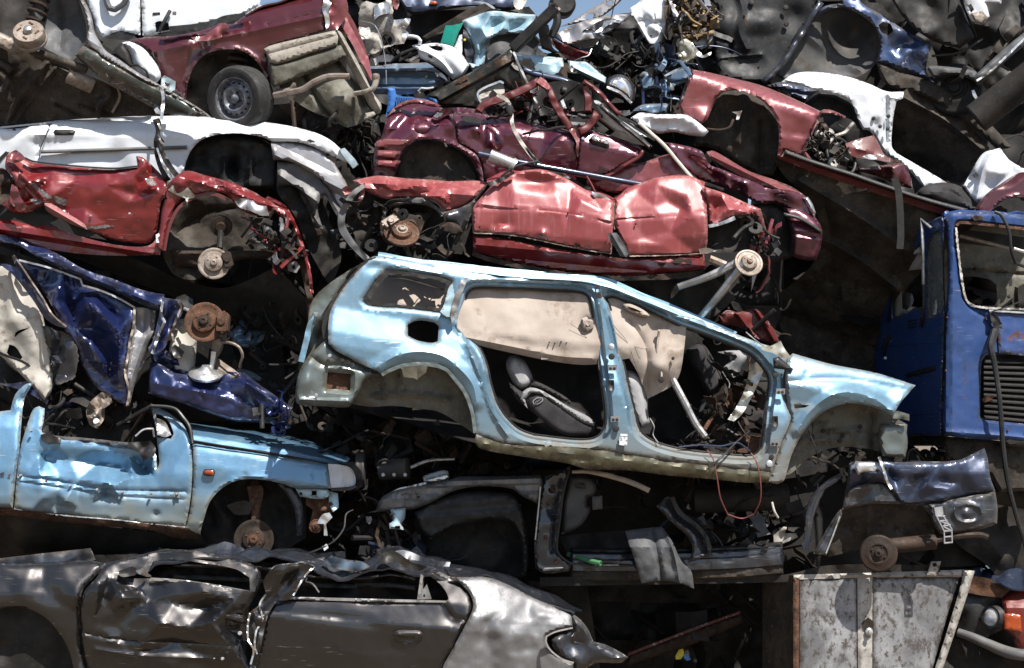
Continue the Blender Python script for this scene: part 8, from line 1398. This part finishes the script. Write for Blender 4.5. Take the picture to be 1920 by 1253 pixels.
panel('card', t, TM, Z14([(345,412),(380,402),(430,402),(560,388),(680,408),(762,450),(822,520),(862,592),(834,652),(800,692),(720,722),(640,652),(540,582),(450,542),(400,502),(402,452)]), M['white'], holes=[Z14([(500,420),(560,412),(620,425),(625,450),(590,460),(540,445)])], d=-.2, th=.03, res=4, rel=[('roll', 6, .03),('crease', Z14([(390,440),(500,480),(620,560),(700,660)]),-.03,6),('lip', 0,6, .02),('pts', Z14([(700,560,-.03),(650,620, .02),(600,500,-.02)]))])
panel('card_slot', t, TM, Z14([(492,500),(500,492),(532,512),(528,528),(496,514)]), M['dark'], d=-.235, th=.02, res=3)
tube('card_handle', t, TM, Z14([(280,330,-.2),(340,326,-.22),(400,340,-.22),(425,370,-.22),(415,400,-.2)]), .012, M['white'])
t = thing('bumper', 'blue grey bumper bar lying under the white door card', 'bumper')
panel('bumper_top', t, TM, Z14([(-60,600),(60,592),(150,575),(300,572),(400,568),(480,565),(545,605),(640,680),(672,730),(620,700),(550,650),(300,640),(100,650),(-60,655)]), M['bluegrey'], d=-.3, th=.06, res=4, rel=[('prof', Z14([(0,620)])[0], Z14([(540,610)])[0],[(-12, .1),(0,0),(10, .03)]),('dent', *Z14([(215,605)])[0],6,5,0, .03),('tin', 24, .015,3)])
panel('bumper_face', t, TM, Z14([(-60,655),(100,652),(300,642),(550,652),(575,700),(578,780),(500,800),(440,830),(300,850),(60,850),(-60,840)]), M['bluegrey'], d=-.24, th=.05, res=5, rel=[('prof', Z14([(0,700)])[0], Z14([(560,700)])[0],[(-12, .02),(0, .06),(12, .06),(20,-.01),(34, .02)]),('fbm', 24, .008,3)])
panel('bumper_end', t, TM, Z14([(552,650),(640,690),(660,735),(580,790),(574,700)]), M['darkblue'], d=-.2, th=.05, res=4)
bolt('bumper_bolt', t, TM, *Z14([(478,690)])[0],3, M['alloy'], d=-.2)
tube('wiring', t, TM, Z14([(540,790,-.3),(480,800,-.32),(430,795,-.33),(405,820,-.33),(420,840,-.32)]), .008, M['alloy'])
panel('white_scrap', t, TM, Z14([(0,530),(60,500),(130,490),(190,510),(150,560),(60,560),(20,590)]), M['white'], d=-.25, th=.03, res=4, rel=[('tin', 12, .04,3)])
for k, L in enumerate(([(150,560),(250,490),(400,430),(520,380)],[(230,550),(330,500),(420,470)],[(330,550),(420,500),(500,450)])): tube('rod', t, TM, [(x, y, -.1-.04*k) for x, y in Z14(L)], .014, M['plastic' if k < 2 else 'steel'])
TG = Pl(.62,900,160)
t = thing('tailgate', 'burnt oily black tailgate with a small window slanting across the top centre', 'tailgate')
panel('tailgate_skin', t, TG, Z14([(478,855),(590,800),(700,742),(800,690),(900,640),(1100,525),(1240,432),(1268,470),(1290,530),(1380,735),(1480,965),(1545,1135),(1420,1120),(1250,1092),(1100,1040),(950,985),(800,960),(600,945),(580,902),(520,880)]), M['oilmetal'], holes=[Z14([(940,845),(950,825),(1000,792),(1080,758),(1142,735),(1168,750),(1182,800),(1178,835),(1120,855),(1050,890),(975,922),(955,890)])], res=4, th=.03, rel=[('prof', Z14([(480,870)])[0], Z14([(1240,450)])[0],[(-10, .06),(0,0),(18,-.01),(24, .02),(60, .03),(110, .08)]),('lip', 0,8, .03),('crease', Z14([(1120,720),(1180,760),(1230,830)]), .03,7),('roll', 4, .02),('tin', 30, .01,3),('fbm', 20, .01,3)])
ribbon('window_chrome', t, TG, Z14([(970,922),(950,885),(940,845),(952,822),(1002,790),(1082,756),(1144,733),(1172,750)]),4, M['alloy'], d=-.02, th=.02, res=3)
panel('window_glass', t, TG, Z14([(940,848),(950,822),(1002,790),(1142,733),(1170,750),(1186,835),(975,925)]), M['cream'], d=.06, th=.01, res=5, rel=[('prof', Z14([(950,850)])[0], Z14([(1180,770)])[0],[(-12, .04),(12,-.02)])])
ribbon('tailgate_edge', t, TG, Z14([(1262,470),(1300,560),(1360,690),(1430,840),(1500,990),(1545,1120)]),4, M['steel'], d=-.03, th=.03, res=3, rel=[('tin', 12, .01,3)])
ribbon('rust_patch', t, TG, Z14([(745,748),(790,722),(850,690)]),9, M['rust'], d=-.016, th=.004, res=3, jag=1.2, taper=[.4,1, .7])
panel('catch_plate', t, TG, Z14([(1240,580),(1260,560),(1300,600),(1310,640),(1270,620)]), M['galvpost'], d=-.02, th=.01, res=3)
t = thing('gas_strut', 'square black bar with a round end jutting up into the sky', 'bar')
A = TG.p(*Z14([(1255,445)])[0], .05); B = TG.p(*Z14([(1650,62)])[0],-.05); e = (B-A)/2; n1 = np.cross(e, [0,1,0]); n1 /= np.linalg.norm(n1); n2 = np.cross(e, n1); n2 /= np.linalg.norm(n2)
V, F = box_vf((A+B)/2, e, n1*.036, n2*.05); o = obj('bar', V, F, M['plastic'], t); bv = o.modifiers.new('bevel', 'BEVEL'); bv.width = .01; bv.segments = 2
V, F = box_vf((A+B)/2-n2*.052, e*.98, n1*.022, n2*.004); obj('bar_lip', V, F, M['plastic'], t)
ribbon('torn_end', t, TG, Z14([(1590,40),(1635,35),(1680,90)]),4, M['rustpale'], d=-.1, th=.04, res=3, rel=[('tin', 8, .02,3)])
c = TG.p(*Z14([(1700,45)])[0], .15); lathe('round_end', t, c, A3(10,5),[(.0005, .05),(.075, .05),(.095, .03),(.095,-.04),(.08,-.07),(.0005,-.08)], M['dark'],28)
tube('stay', t, TG, Z14([(1600,330, .1),(1655,200, .1),(1640,80, .1)]), .03, M['plastic'])
NV = Pl(1.35,920,15)
t = thing('wrecked_car', 'dark navy car at the top centre with a small orange side marker', 'car wreck', WK)
panel('side_panel', t, NV, Z14([(200,-60),(1360,-60),(1300,60),(1250,95),(1100,80),(900,58),(700,80),(500,112),(360,132),(300,100)]), M['darkblue'], res=5, th=.03, rel=[('prof', Z14([(300,60)])[0], Z14([(1100,40)])[0],[(-30, .05),(0,0),(10, .01),(14, .05),(30, .08)]),('fbm', 30, .02,3),('roll', 5, .03)])
panel('side_marker', t, NV, Z14([(505,25),(525,12),(560,12),(580,25),(560,42),(520,42)]), M['orangelens'], d=-.03, th=.03, res=3, rel=[('roll', 3, .01)])
panel('underside', t, NV, Z14([(300,110),(700,90),(1100,90),(1400,60),(1520,200),(1000,330),(600,400),(350,330)]), M['dark'], d=.15, th=.1, res=7, rel=[('tin', 36, .08,3)])
panel('arch_trim', t, NV, Z14([(890,20),(940,12),(1020,25),(1075,55),(1100,78),(1080,82),(1020,50),(950,30)]), M['alloy'], d=-.08, th=.02, res=3.5)
panel('plastic_flap', t, NV, Z14([(1262,40),(1280,-60),(1380,-60),(1385,0),(1340,80),(1290,88)]), M['foil'], d=-.15, th=.01, res=4, rel=[('tin', 12, .03,3)])
t = thing('wooden_board', 'grey weathered board lying behind the teal plastic sheet', 'board')
panel('board', t, TM, Z14([(440,330),(640,210),(830,95),(1000,30),(1090,90),(1000,112),(800,190),(640,290),(480,350)]), M['under'], d=.15, th=.03, res=5, sm=False, rel=[('prof', Z14([(450,340)])[0], Z14([(1000,40)])[0],[(0,0),(6, .01),(12,0),(20, .015)]),('fbm', 20, .008,3)])
RW = Pl(.80,700,60)
t = thing('body_fragment', 'torn rusty white body fragment right of the maroon saloon at the top', 'car panel')
panel('fragment', t, RW, Z14([(-120,60),(-60,10),(60,30),(150,-30),(175,60),(180,180),(330,172),(300,230),(290,300),(270,395),(200,400),(60,460),(-30,500),(-110,440),(-130,250)]), M['galvpost'], soft=0, holes=[Z14([(75,340),(100,310),(150,315),(170,360),(150,405),(90,410)])], res=4, th=.02, rel=[('tin', 26, .05,3),('tin', 12, .015,5),('lip', 0,6, .03)], jag=1)
panel('white_edge', t, RW, Z14([(0,60),(60,30),(140,20),(150,120),(60,140),(10,180)]), M['alloy'], d=-.05, th=.012, res=4, rel=[('tin', 14, .04,3)])
panel('lamp_shard', t, RW, Z14([(170,20),(190,-40),(240,-50),(235,20),(215,90),(190,80)]), M['rosered'], d=-.08, th=.02, res=3.5, rel=[('tin', 9, .03,3)])
panel('torn_tab', t, RW, Z14([(180,182),(330,165),(335,190),(290,270),(320,300),(275,395),(255,360),(262,280),(250,220),(190,205)]), M['alloy'], d=-.08, th=.012, res=3.5, rel=[('tin', 12, .03,3)])
wire('wire', t, RW, Z14([(-120,190,-.05),(0,220,-.1),(60,320,-.12),(90,440,-.12),(112,600,-.14),(118,760,-.15)]), M['steel'], .004)
t = thing('crate', 'small blue plastic crate behind the wine red car roof', 'crate')
CT = Pl(.70,770,190)
for k in range(7): panel('slat', t, CT, Z14([(205+k*22,870),(216+k*22,872),(216+k*22,960),(205+k*22,960)]), M['crate'], d=.0, th=.015, res=5, sm=False)
panel('rim', t, CT, Z14([(125,800),(150,790),(195,800),(205,850),(260,868),(370,876),(372,888),(250,884),(200,876),(190,960),(160,1000),(110,1050),(135,900)]), M['crate'], d=-.02, th=.05, res=4, rel=[('roll', 3, .01)])
panel('corner', t, CT, Z14([(455,880),(500,850),(540,838),(560,850),(578,940),(560,935),(500,900)]), M['crate'], d=.05, th=.05, res=4, rel=[('roll', 3, .01)])
panel('inside', t, CT, Z14([(190,880),(460,890),(560,940),(400,960),(190,970)]), M['crate'], d=.3, th=.02, res=6)
# ------------------------------------------------------------------ right of centre, top
t = thing('door_frame', 'pale blue door frame piece with a round hole right of the black tailgate', 'car panel')
panel('frame_sheet', t, TM, Z14([(1268,500),(1330,495),(1420,496),(1560,508),(1705,522),(1712,600),(1690,640),(1640,692),(1540,672),(1440,650),(1432,580),(1405,530),(1360,528),(1325,560),(1300,580)]), M['icepaint'], d=-.25, th=.02, res=3.5, rel=[('roll', 3, .02),('prof', Z14([(1300,540)])[0], Z14([(1700,600)])[0],[(-10, .05),(0,0),(30, .03)]),('dent', *Z14([(1640,590)])[0],8,8,0, .05),('tin', 20, .012,3)])
panel('frame_wing', t, TM, Z13([(212,545),(300,556),(380,560),(470,630),(560,700),(552,750),(480,738),(360,680),(240,600)]), M['icepaint'], d=-.28, th=.03, res=3.5, rel=[('crease', Z13([(230,590),(540,740)]),-.04,5),('roll', 3, .02)])
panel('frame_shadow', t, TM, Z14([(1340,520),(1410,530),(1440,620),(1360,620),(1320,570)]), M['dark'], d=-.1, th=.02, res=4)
ribbon('dark_rail', t, TM, Z14([(1340,620),(1440,660),(1560,690),(1700,720),(1800,760)]),12, M['darkblue'], d=-.3, th=.04, res=4, rel=[('roll', 4, .02)])
panel('grey_sleeve', t, TM, Z13([(-60,260),(0,215),(40,225),(60,320),(80,430),(150,480),(205,530),(180,550),(60,470),(-20,440)]), M['underblue'], d=-.1, th=.06, res=4, rel=[('tin', 14, .04,3),('roll', 5, .04)])
t = thing('headlamp', 'broken round headlamp lying in the dark right of the pale blue frame piece', 'headlamp')
panel('lens', t, TM, Z13([(565,785),(600,722),(650,695),(700,692),(750,722),(790,790),(800,850),(782,930),(740,880),(690,840),(640,815)]), M['reflector'], d=-.3, th=.03, res=3, rel=[('roll', 8, .05),('tin', 12, .02,3)])
ribbon('lamp_rim', t, TM, Z13([(565,785),(640,812),(700,842),(745,885),(785,930)]),5, M['alloy'], d=-.34, th=.03, res=3, rel=[('tin', 8, .02,3)])
panel('lamp_housing', t, TM, Z13([(540,800),(560,730),(620,680),(700,672),(770,710),(815,800),(815,900),(790,950),(700,900),(600,850)]), M['plastic'], d=-.25, th=.12, res=4, rel=[('roll', 6, .05)])
t = thing('front_crossmember', 'blue crossmember with torn edges behind the rose red car', 'car panel')
panel('member', t, TM, Z13([(855,700),(880,655),(910,645),(990,690),(1010,740),(1090,690),(1180,640),(1300,600),(1330,640),(1290,740),(1180,765),(1150,820),(1060,855),(1042,800),(960,795),(890,815)]), M['bluegrey'], d=-.2, th=.03, res=3.5, rel=[('tin', 22, .04,3),('crease', Z13([(1010,740),(1160,742),(1290,735)]), .03,6),('roll', 3, .02)])
panel('blue_shell', t, TM, Z13([(778,1022),(830,970),(900,940),(1000,935),(1140,930),(1105,1025),(950,1030),(860,1015)]), M['bluegrey'], d=-.3, th=.06, res=4, rel=[('roll', 6, .04),('dent', *Z13([(1000,980)])[0],14,10,0, .03)])
panel('white_strip', t, TM, Z13([(1080,680),(1150,640),(1250,598),(1252,610),(1170,655),(1095,690)]), M['alloy'], d=-.35, th=.01, res=3)
for k, L in enumerate(([(1010,550),(1015,680),(1020,800)],[(890,800),(895,940)],[(1050,850),(1060,930)])): ribbon('dark_brace', t, TM, Z13(L),5, M['navy'], d=-.15, th=.03, res=3)
bits('blue_scraps', t, TM, Z13([(960,540),(1140,520),(1160,640),(980,660)]),-.2, .0,40,41,['darkblue', 'bluegrey', 'plastic', 'dark'])
t = thing('airbag', 'limp white cloth airbag lying on the rose red car wheel arch', 'airbag')
panel('bag', t, TM, Z13([(778,1062),(830,1030),(862,1014),(1000,1028),(1150,1030),(1290,1036),(1400,1110),(1482,1182),(1442,1226),(1380,1228),(1300,1218),(1160,1190),(1020,1202),(900,1146)]), M['white'], d=-.55, th=.08, res=4, rel=[('roll', 7, .04),('fbm', 20, .03,3),('pts', Z13([(900,1060,-.02),(1000,1100, .03),(1100,1060,-.02),(1200,1120, .02),(1320,1100,-.03),(1300,1180, .02)]))])
panel('bag_end', t, TM, Z13([(668,1000),(770,992),(780,1030),(720,1050)]), M['white'], d=-.5, th=.05, res=4, rel=[('tin', 10, .03,3)])
t = thing('window_glass_frame', 'white triangular window frame leaning on the wine red front door', 'window frame')
panel('frame_panel', t, TM, Z13([(468,950),(520,972),(600,1040),(650,1090),(760,1160),(860,1240),(780,1232),(720,1200),(650,1175),(600,1120),(530,1040)]), M['white'], d=-.6, th=.015, res=4, rel=[('roll', 3, .01),('tin', 20, .02,3)])
panel('frame_panel', t, TM, Z13([(640,1060),(700,1070),(800,1120),(880,1190),(960,1232),(880,1236),(780,1180),(690,1110)]), M['white'], d=-.58, th=.015, res=4, rel=[('roll', 3, .01),('tin', 20, .02,7)])
panel('frame_chip', t, TM, Z13([(448,905),(480,905),(540,940),(530,955),(460,930)]), M['white'], d=-.55, th=.02, res=3)
ribbon('black_seal', t, TM, Z13([(560,960),(650,1040),(760,1110),(880,1190),(1000,1260)]),5, M['plastic'], d=-.64, th=.03, res=3)
WC = Pl(1.0,1220,50)
t = thing('bonnet', 'creased white bonnet hanging down at the top, right of the sky gap', 'bonnet')
panel('bonnet_skin', t, WC, Z13([(778,72),(870,5),(900,-60),(1080,-60),(1095,0),(1112,80),(1102,260),(1085,330),(1062,412),(1000,408),(950,402),(880,302),(830,202),(772,132)]), M['white'], res=4, th=.02, rel=[('crease', Z13([(860,190),(930,180),(980,205),(1090,195)]), .03,6),('pts', Z13([(900,80, .02),(960,120,-.03),(1040,60, .03),(1000,280,-.03),(920,280, .03),(1060,320, .02)])),('roll', 3, .015),('tin', 30, .015,3)])
ribbon('rust_edge', t, WC, Z13([(1100,-40),(1112,80),(1104,240),(1090,340),(1066,410)]),5, M['rust'], d=-.02, th=.02, res=3, rel=[('tin', 10, .01,3)])
t = thing('scrap_metal', 'long torn silver body side with a row of holes below the sky gap', 'car panel')
panel('side_sheet', t, WC, Z13([(60,320),(110,295),(200,255),(300,210),(430,170),(560,140),(680,128),(772,128),(740,180),(700,210),(600,250),(500,300),(560,312),(622,342),(500,360),(400,368),(320,380),(220,402),(140,372)]), M['silver'], d=-.05, th=.02, res=3.5, rel=[('tin', 20, .05,3),('tin', 10, .015,4),('roll', 3, .02)])
panel('holed_rail', t, WC, Z13([(140,245),(250,190),(400,90),(560,0),(640,-60),(760,-60),(640,60),(580,110),(500,160),(300,212)]), M['silver'], holes=[Z13([(370,160),(400,125),(450,130),(440,170),(390,178)]), Z13([(560,30),(600,5),(620,20),(590,50)]), Z13([(485,105),(505,85),(515,100),(495,115)])], d=.0, th=.03, res=3.5, rel=[('roll', 3, .02),('tin', 26, .02,3)])
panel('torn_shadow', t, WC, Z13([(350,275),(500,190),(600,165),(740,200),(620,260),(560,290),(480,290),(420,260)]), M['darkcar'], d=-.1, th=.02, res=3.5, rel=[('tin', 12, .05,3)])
panel('bright_tear', t, WC, Z13([(540,190),(620,180),(700,190),(680,210),(620,200),(560,240),(500,290),(440,300),(520,240)]), M['alloy'], d=-.13, th=.012, res=3, rel=[('tin', 9, .03,3)])
t = thing('scrap_metal', 'torn bright red body panel under the silver body side', 'car panel')
panel('panel_sheet', t, WC, Z13([(58,330),(90,345),(130,372),(230,420),(330,455),(398,470),(404,500),(330,525),(262,548),(210,530),(160,480),(90,400)]), M['red'], d=-.1, th=.02, res=3.5, rel=[('prof', Z13([(60,335)])[0], Z13([(395,470)])[0],[(-2, .03),(4,0),(20, .06)]),('tin', 18, .02,3)])
wire('wire', t, WC, Z13([(270,552,-.12),(340,520,-.14),(400,500,-.14),(430,440,-.12)]), M['steel'], .005)
t = thing('engine_scrap', 'ochre crumpled engine scrap at the top between white bonnet and grey floor pan', 'engine scrap')
panel('ochre_sheet', t, WC, Z13([(1140,60),(1180,-60),(1500,-60),(1440,40),(1480,110),(1580,190),(1535,280),(1440,320),(1360,340),(1160,315),(1150,230),(1230,180),(1190,110)]), M['yellowrust'], res=3.5, d=.1, th=.03, rel=[('tin', 22, .10,3),('tin', 10, .04,5),('fbm', 30, .06,3)])
panel('white_wedge', t, WC, Z13([(1115,-20),(1150,10),(1190,90),(1245,180),(1200,192),(1180,160),(1165,170),(1150,90)]), M['white'], d=-.04, th=.02, res=3.5, rel=[('tin', 12, .02,3)])
ribbon('ochre_rail', t, WC, Z13([(1155,318),(1240,325),(1340,335),(1440,310),(1530,285)]),9, M['yellowrust'], d=-.05, th=.06, res=3.5, rel=[('roll', 3, .02),('tin', 10, .02,3)])
panel('pale_plate', t, WC, Z13([(1160,340),(1340,365),(1440,330),(1530,300),(1500,380),(1420,448),(1350,400),(1280,360)]), M['silver'], d=.0, th=.03, res=4, rel=[('tin', 20, .02,3)])
bits('engine_bits', t, WC, Z13([(1150,20),(1450,0),(1570,200),(1500,300),(1180,300)]),-.08, .08,70,43,['yellowrust', 'rustdark', 'dark', 'rustpale', 'steel'], smax=.8)
t = thing('foil_sheet', 'crumpled pale foil scrap hanging above the rose red car', 'foil scrap')
panel('foil', t, WC, Z13([(1205,420),(1240,360),(1280,348),(1330,385),(1345,440),(1400,480),(1425,505),(1340,540),(1250,592),(1215,545)]), M['foil'], d=-.2, th=.012, res=3, rel=[('tin', 11, .05,3),('roll', 3, .02)])
panel('foil_edge', t, WC, Z13([(1330,380),(1360,420),(1430,500),(1510,465),(1500,490),(1440,520),(1395,510),(1340,440)]), M['alloy'], d=-.24, th=.012, res=3, rel=[('tin', 9, .03,3)])
t = thing('folded_frame', 'folded maroon metal frame standing behind the pale blue estate car bonnet', 'car panel')
FF = Pl(.62,1400,610)
panel('frame_sheet', t, FF, Z6([(640,400),(690,370),(740,380),(820,362),(860,380),(910,450),(945,525),(890,530),(820,500),(740,450),(660,440)]), M['redbrown'], holes=[Z6([(770,470),(795,455),(810,480),(795,490)])], th=.03, res=4, rel=[('crease', Z6([(740,390),(800,470),(840,520)]),-.06,7),('crease', Z6([(830,370),(880,450),(920,520)]),-.05,6),('tin', 20, .03,3),('roll', 4, .02)])
# ------------------------------------------------------------------ rear row: wrecks added behind, coloured near black so the gaps read as shade
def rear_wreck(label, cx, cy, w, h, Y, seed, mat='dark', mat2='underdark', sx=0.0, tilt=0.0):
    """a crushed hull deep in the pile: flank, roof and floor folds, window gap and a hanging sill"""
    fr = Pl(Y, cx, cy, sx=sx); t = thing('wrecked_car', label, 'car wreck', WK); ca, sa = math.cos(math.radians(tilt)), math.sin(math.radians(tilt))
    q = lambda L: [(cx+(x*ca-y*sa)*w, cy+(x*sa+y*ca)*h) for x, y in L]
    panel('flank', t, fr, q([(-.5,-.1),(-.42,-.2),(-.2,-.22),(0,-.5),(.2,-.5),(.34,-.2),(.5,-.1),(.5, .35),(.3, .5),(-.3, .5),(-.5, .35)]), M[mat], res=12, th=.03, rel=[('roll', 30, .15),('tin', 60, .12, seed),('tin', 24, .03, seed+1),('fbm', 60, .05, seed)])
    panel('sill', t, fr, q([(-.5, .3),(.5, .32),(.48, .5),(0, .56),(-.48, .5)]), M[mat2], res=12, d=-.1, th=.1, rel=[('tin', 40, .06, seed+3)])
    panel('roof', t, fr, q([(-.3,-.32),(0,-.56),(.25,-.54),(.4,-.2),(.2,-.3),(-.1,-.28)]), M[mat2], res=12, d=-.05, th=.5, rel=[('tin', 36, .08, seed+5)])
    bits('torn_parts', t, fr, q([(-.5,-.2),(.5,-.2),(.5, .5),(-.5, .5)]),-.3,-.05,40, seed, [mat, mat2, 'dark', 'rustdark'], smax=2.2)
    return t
rear_wreck('shade-dark wreck in the gap under the bright red car', 420,560,760,420,1.25,101)
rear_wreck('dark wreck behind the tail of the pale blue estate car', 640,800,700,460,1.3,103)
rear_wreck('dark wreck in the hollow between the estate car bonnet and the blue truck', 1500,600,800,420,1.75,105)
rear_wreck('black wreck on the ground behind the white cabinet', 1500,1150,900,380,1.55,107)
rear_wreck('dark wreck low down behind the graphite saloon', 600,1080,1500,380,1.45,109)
rear_wreck('dark wreck behind the white car flank', 500,300,700,420,1.55,111, 'underdark', 'dark')
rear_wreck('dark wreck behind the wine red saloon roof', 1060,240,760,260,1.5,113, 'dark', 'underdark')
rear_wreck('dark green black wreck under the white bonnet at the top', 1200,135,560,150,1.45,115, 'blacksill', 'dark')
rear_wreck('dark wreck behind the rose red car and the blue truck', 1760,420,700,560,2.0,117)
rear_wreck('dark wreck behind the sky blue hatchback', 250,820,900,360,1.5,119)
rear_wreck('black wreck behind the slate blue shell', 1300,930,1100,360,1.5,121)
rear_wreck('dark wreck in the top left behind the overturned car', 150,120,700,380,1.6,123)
rear_wreck('dark wreck behind the blue wing at the top right', 1640,120,900,420,1.9,125, 'underdark', 'dark')
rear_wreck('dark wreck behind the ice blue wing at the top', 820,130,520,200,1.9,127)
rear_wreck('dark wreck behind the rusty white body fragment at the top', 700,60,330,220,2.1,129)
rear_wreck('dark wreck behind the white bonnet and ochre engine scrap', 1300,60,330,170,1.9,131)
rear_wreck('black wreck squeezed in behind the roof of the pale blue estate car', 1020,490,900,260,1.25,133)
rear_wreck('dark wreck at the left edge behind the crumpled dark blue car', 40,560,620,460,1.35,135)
# bits of torn metal lying in the hollows
for lab, reg, d0, d1, n, sd in (('loose torn scrap in the hollow behind the estate car tail', [(430,600),(560,560),(560,720),(640,780),(900,800),(880,880),(700,880),(560,790),(440,700)], .1, .6,130,51),
     ('loose torn scrap between the hatchback nose and the slate shell', Z11([(0,60),(600,80),(1000,180),(600,230),(100,330),(0,700)]), .1, .6,110,52),
     ('loose torn scrap in the shade under the estate car nose', [(1450,860),(1600,800),(1760,830),(1880,850),(1700,870),(1580,890),(1480,930),(1100,900),(1080,880)], .1, .5,90,53),
     ('loose torn scrap under the chalky red car', [(1000,530),(1330,540),(1480,640),(1300,600),(1100,550)], .2, .6,60,54),
     ('loose torn scrap around the wheel of the maroon saloon', [(520,190),(700,240),(740,290),(660,300),(560,230)], .25, .55,60,55),
     ('loose torn scrap at the top right of the ice blue wing', Z13([(380,420),(900,400),(1180,470),(1000,640),(560,680),(420,560)]),1.0,1.35,70,56)):
    o = bits('scrap', None, Pl(.35 if sd < 56 else 0,960,626), reg, d0, d1, n, sd, ['dark', 'plastic', 'rustdark', 'underdark', 'dark', 'underdark', 'under']); o['label'] = lab; o['category'] = 'scrap'
finish()
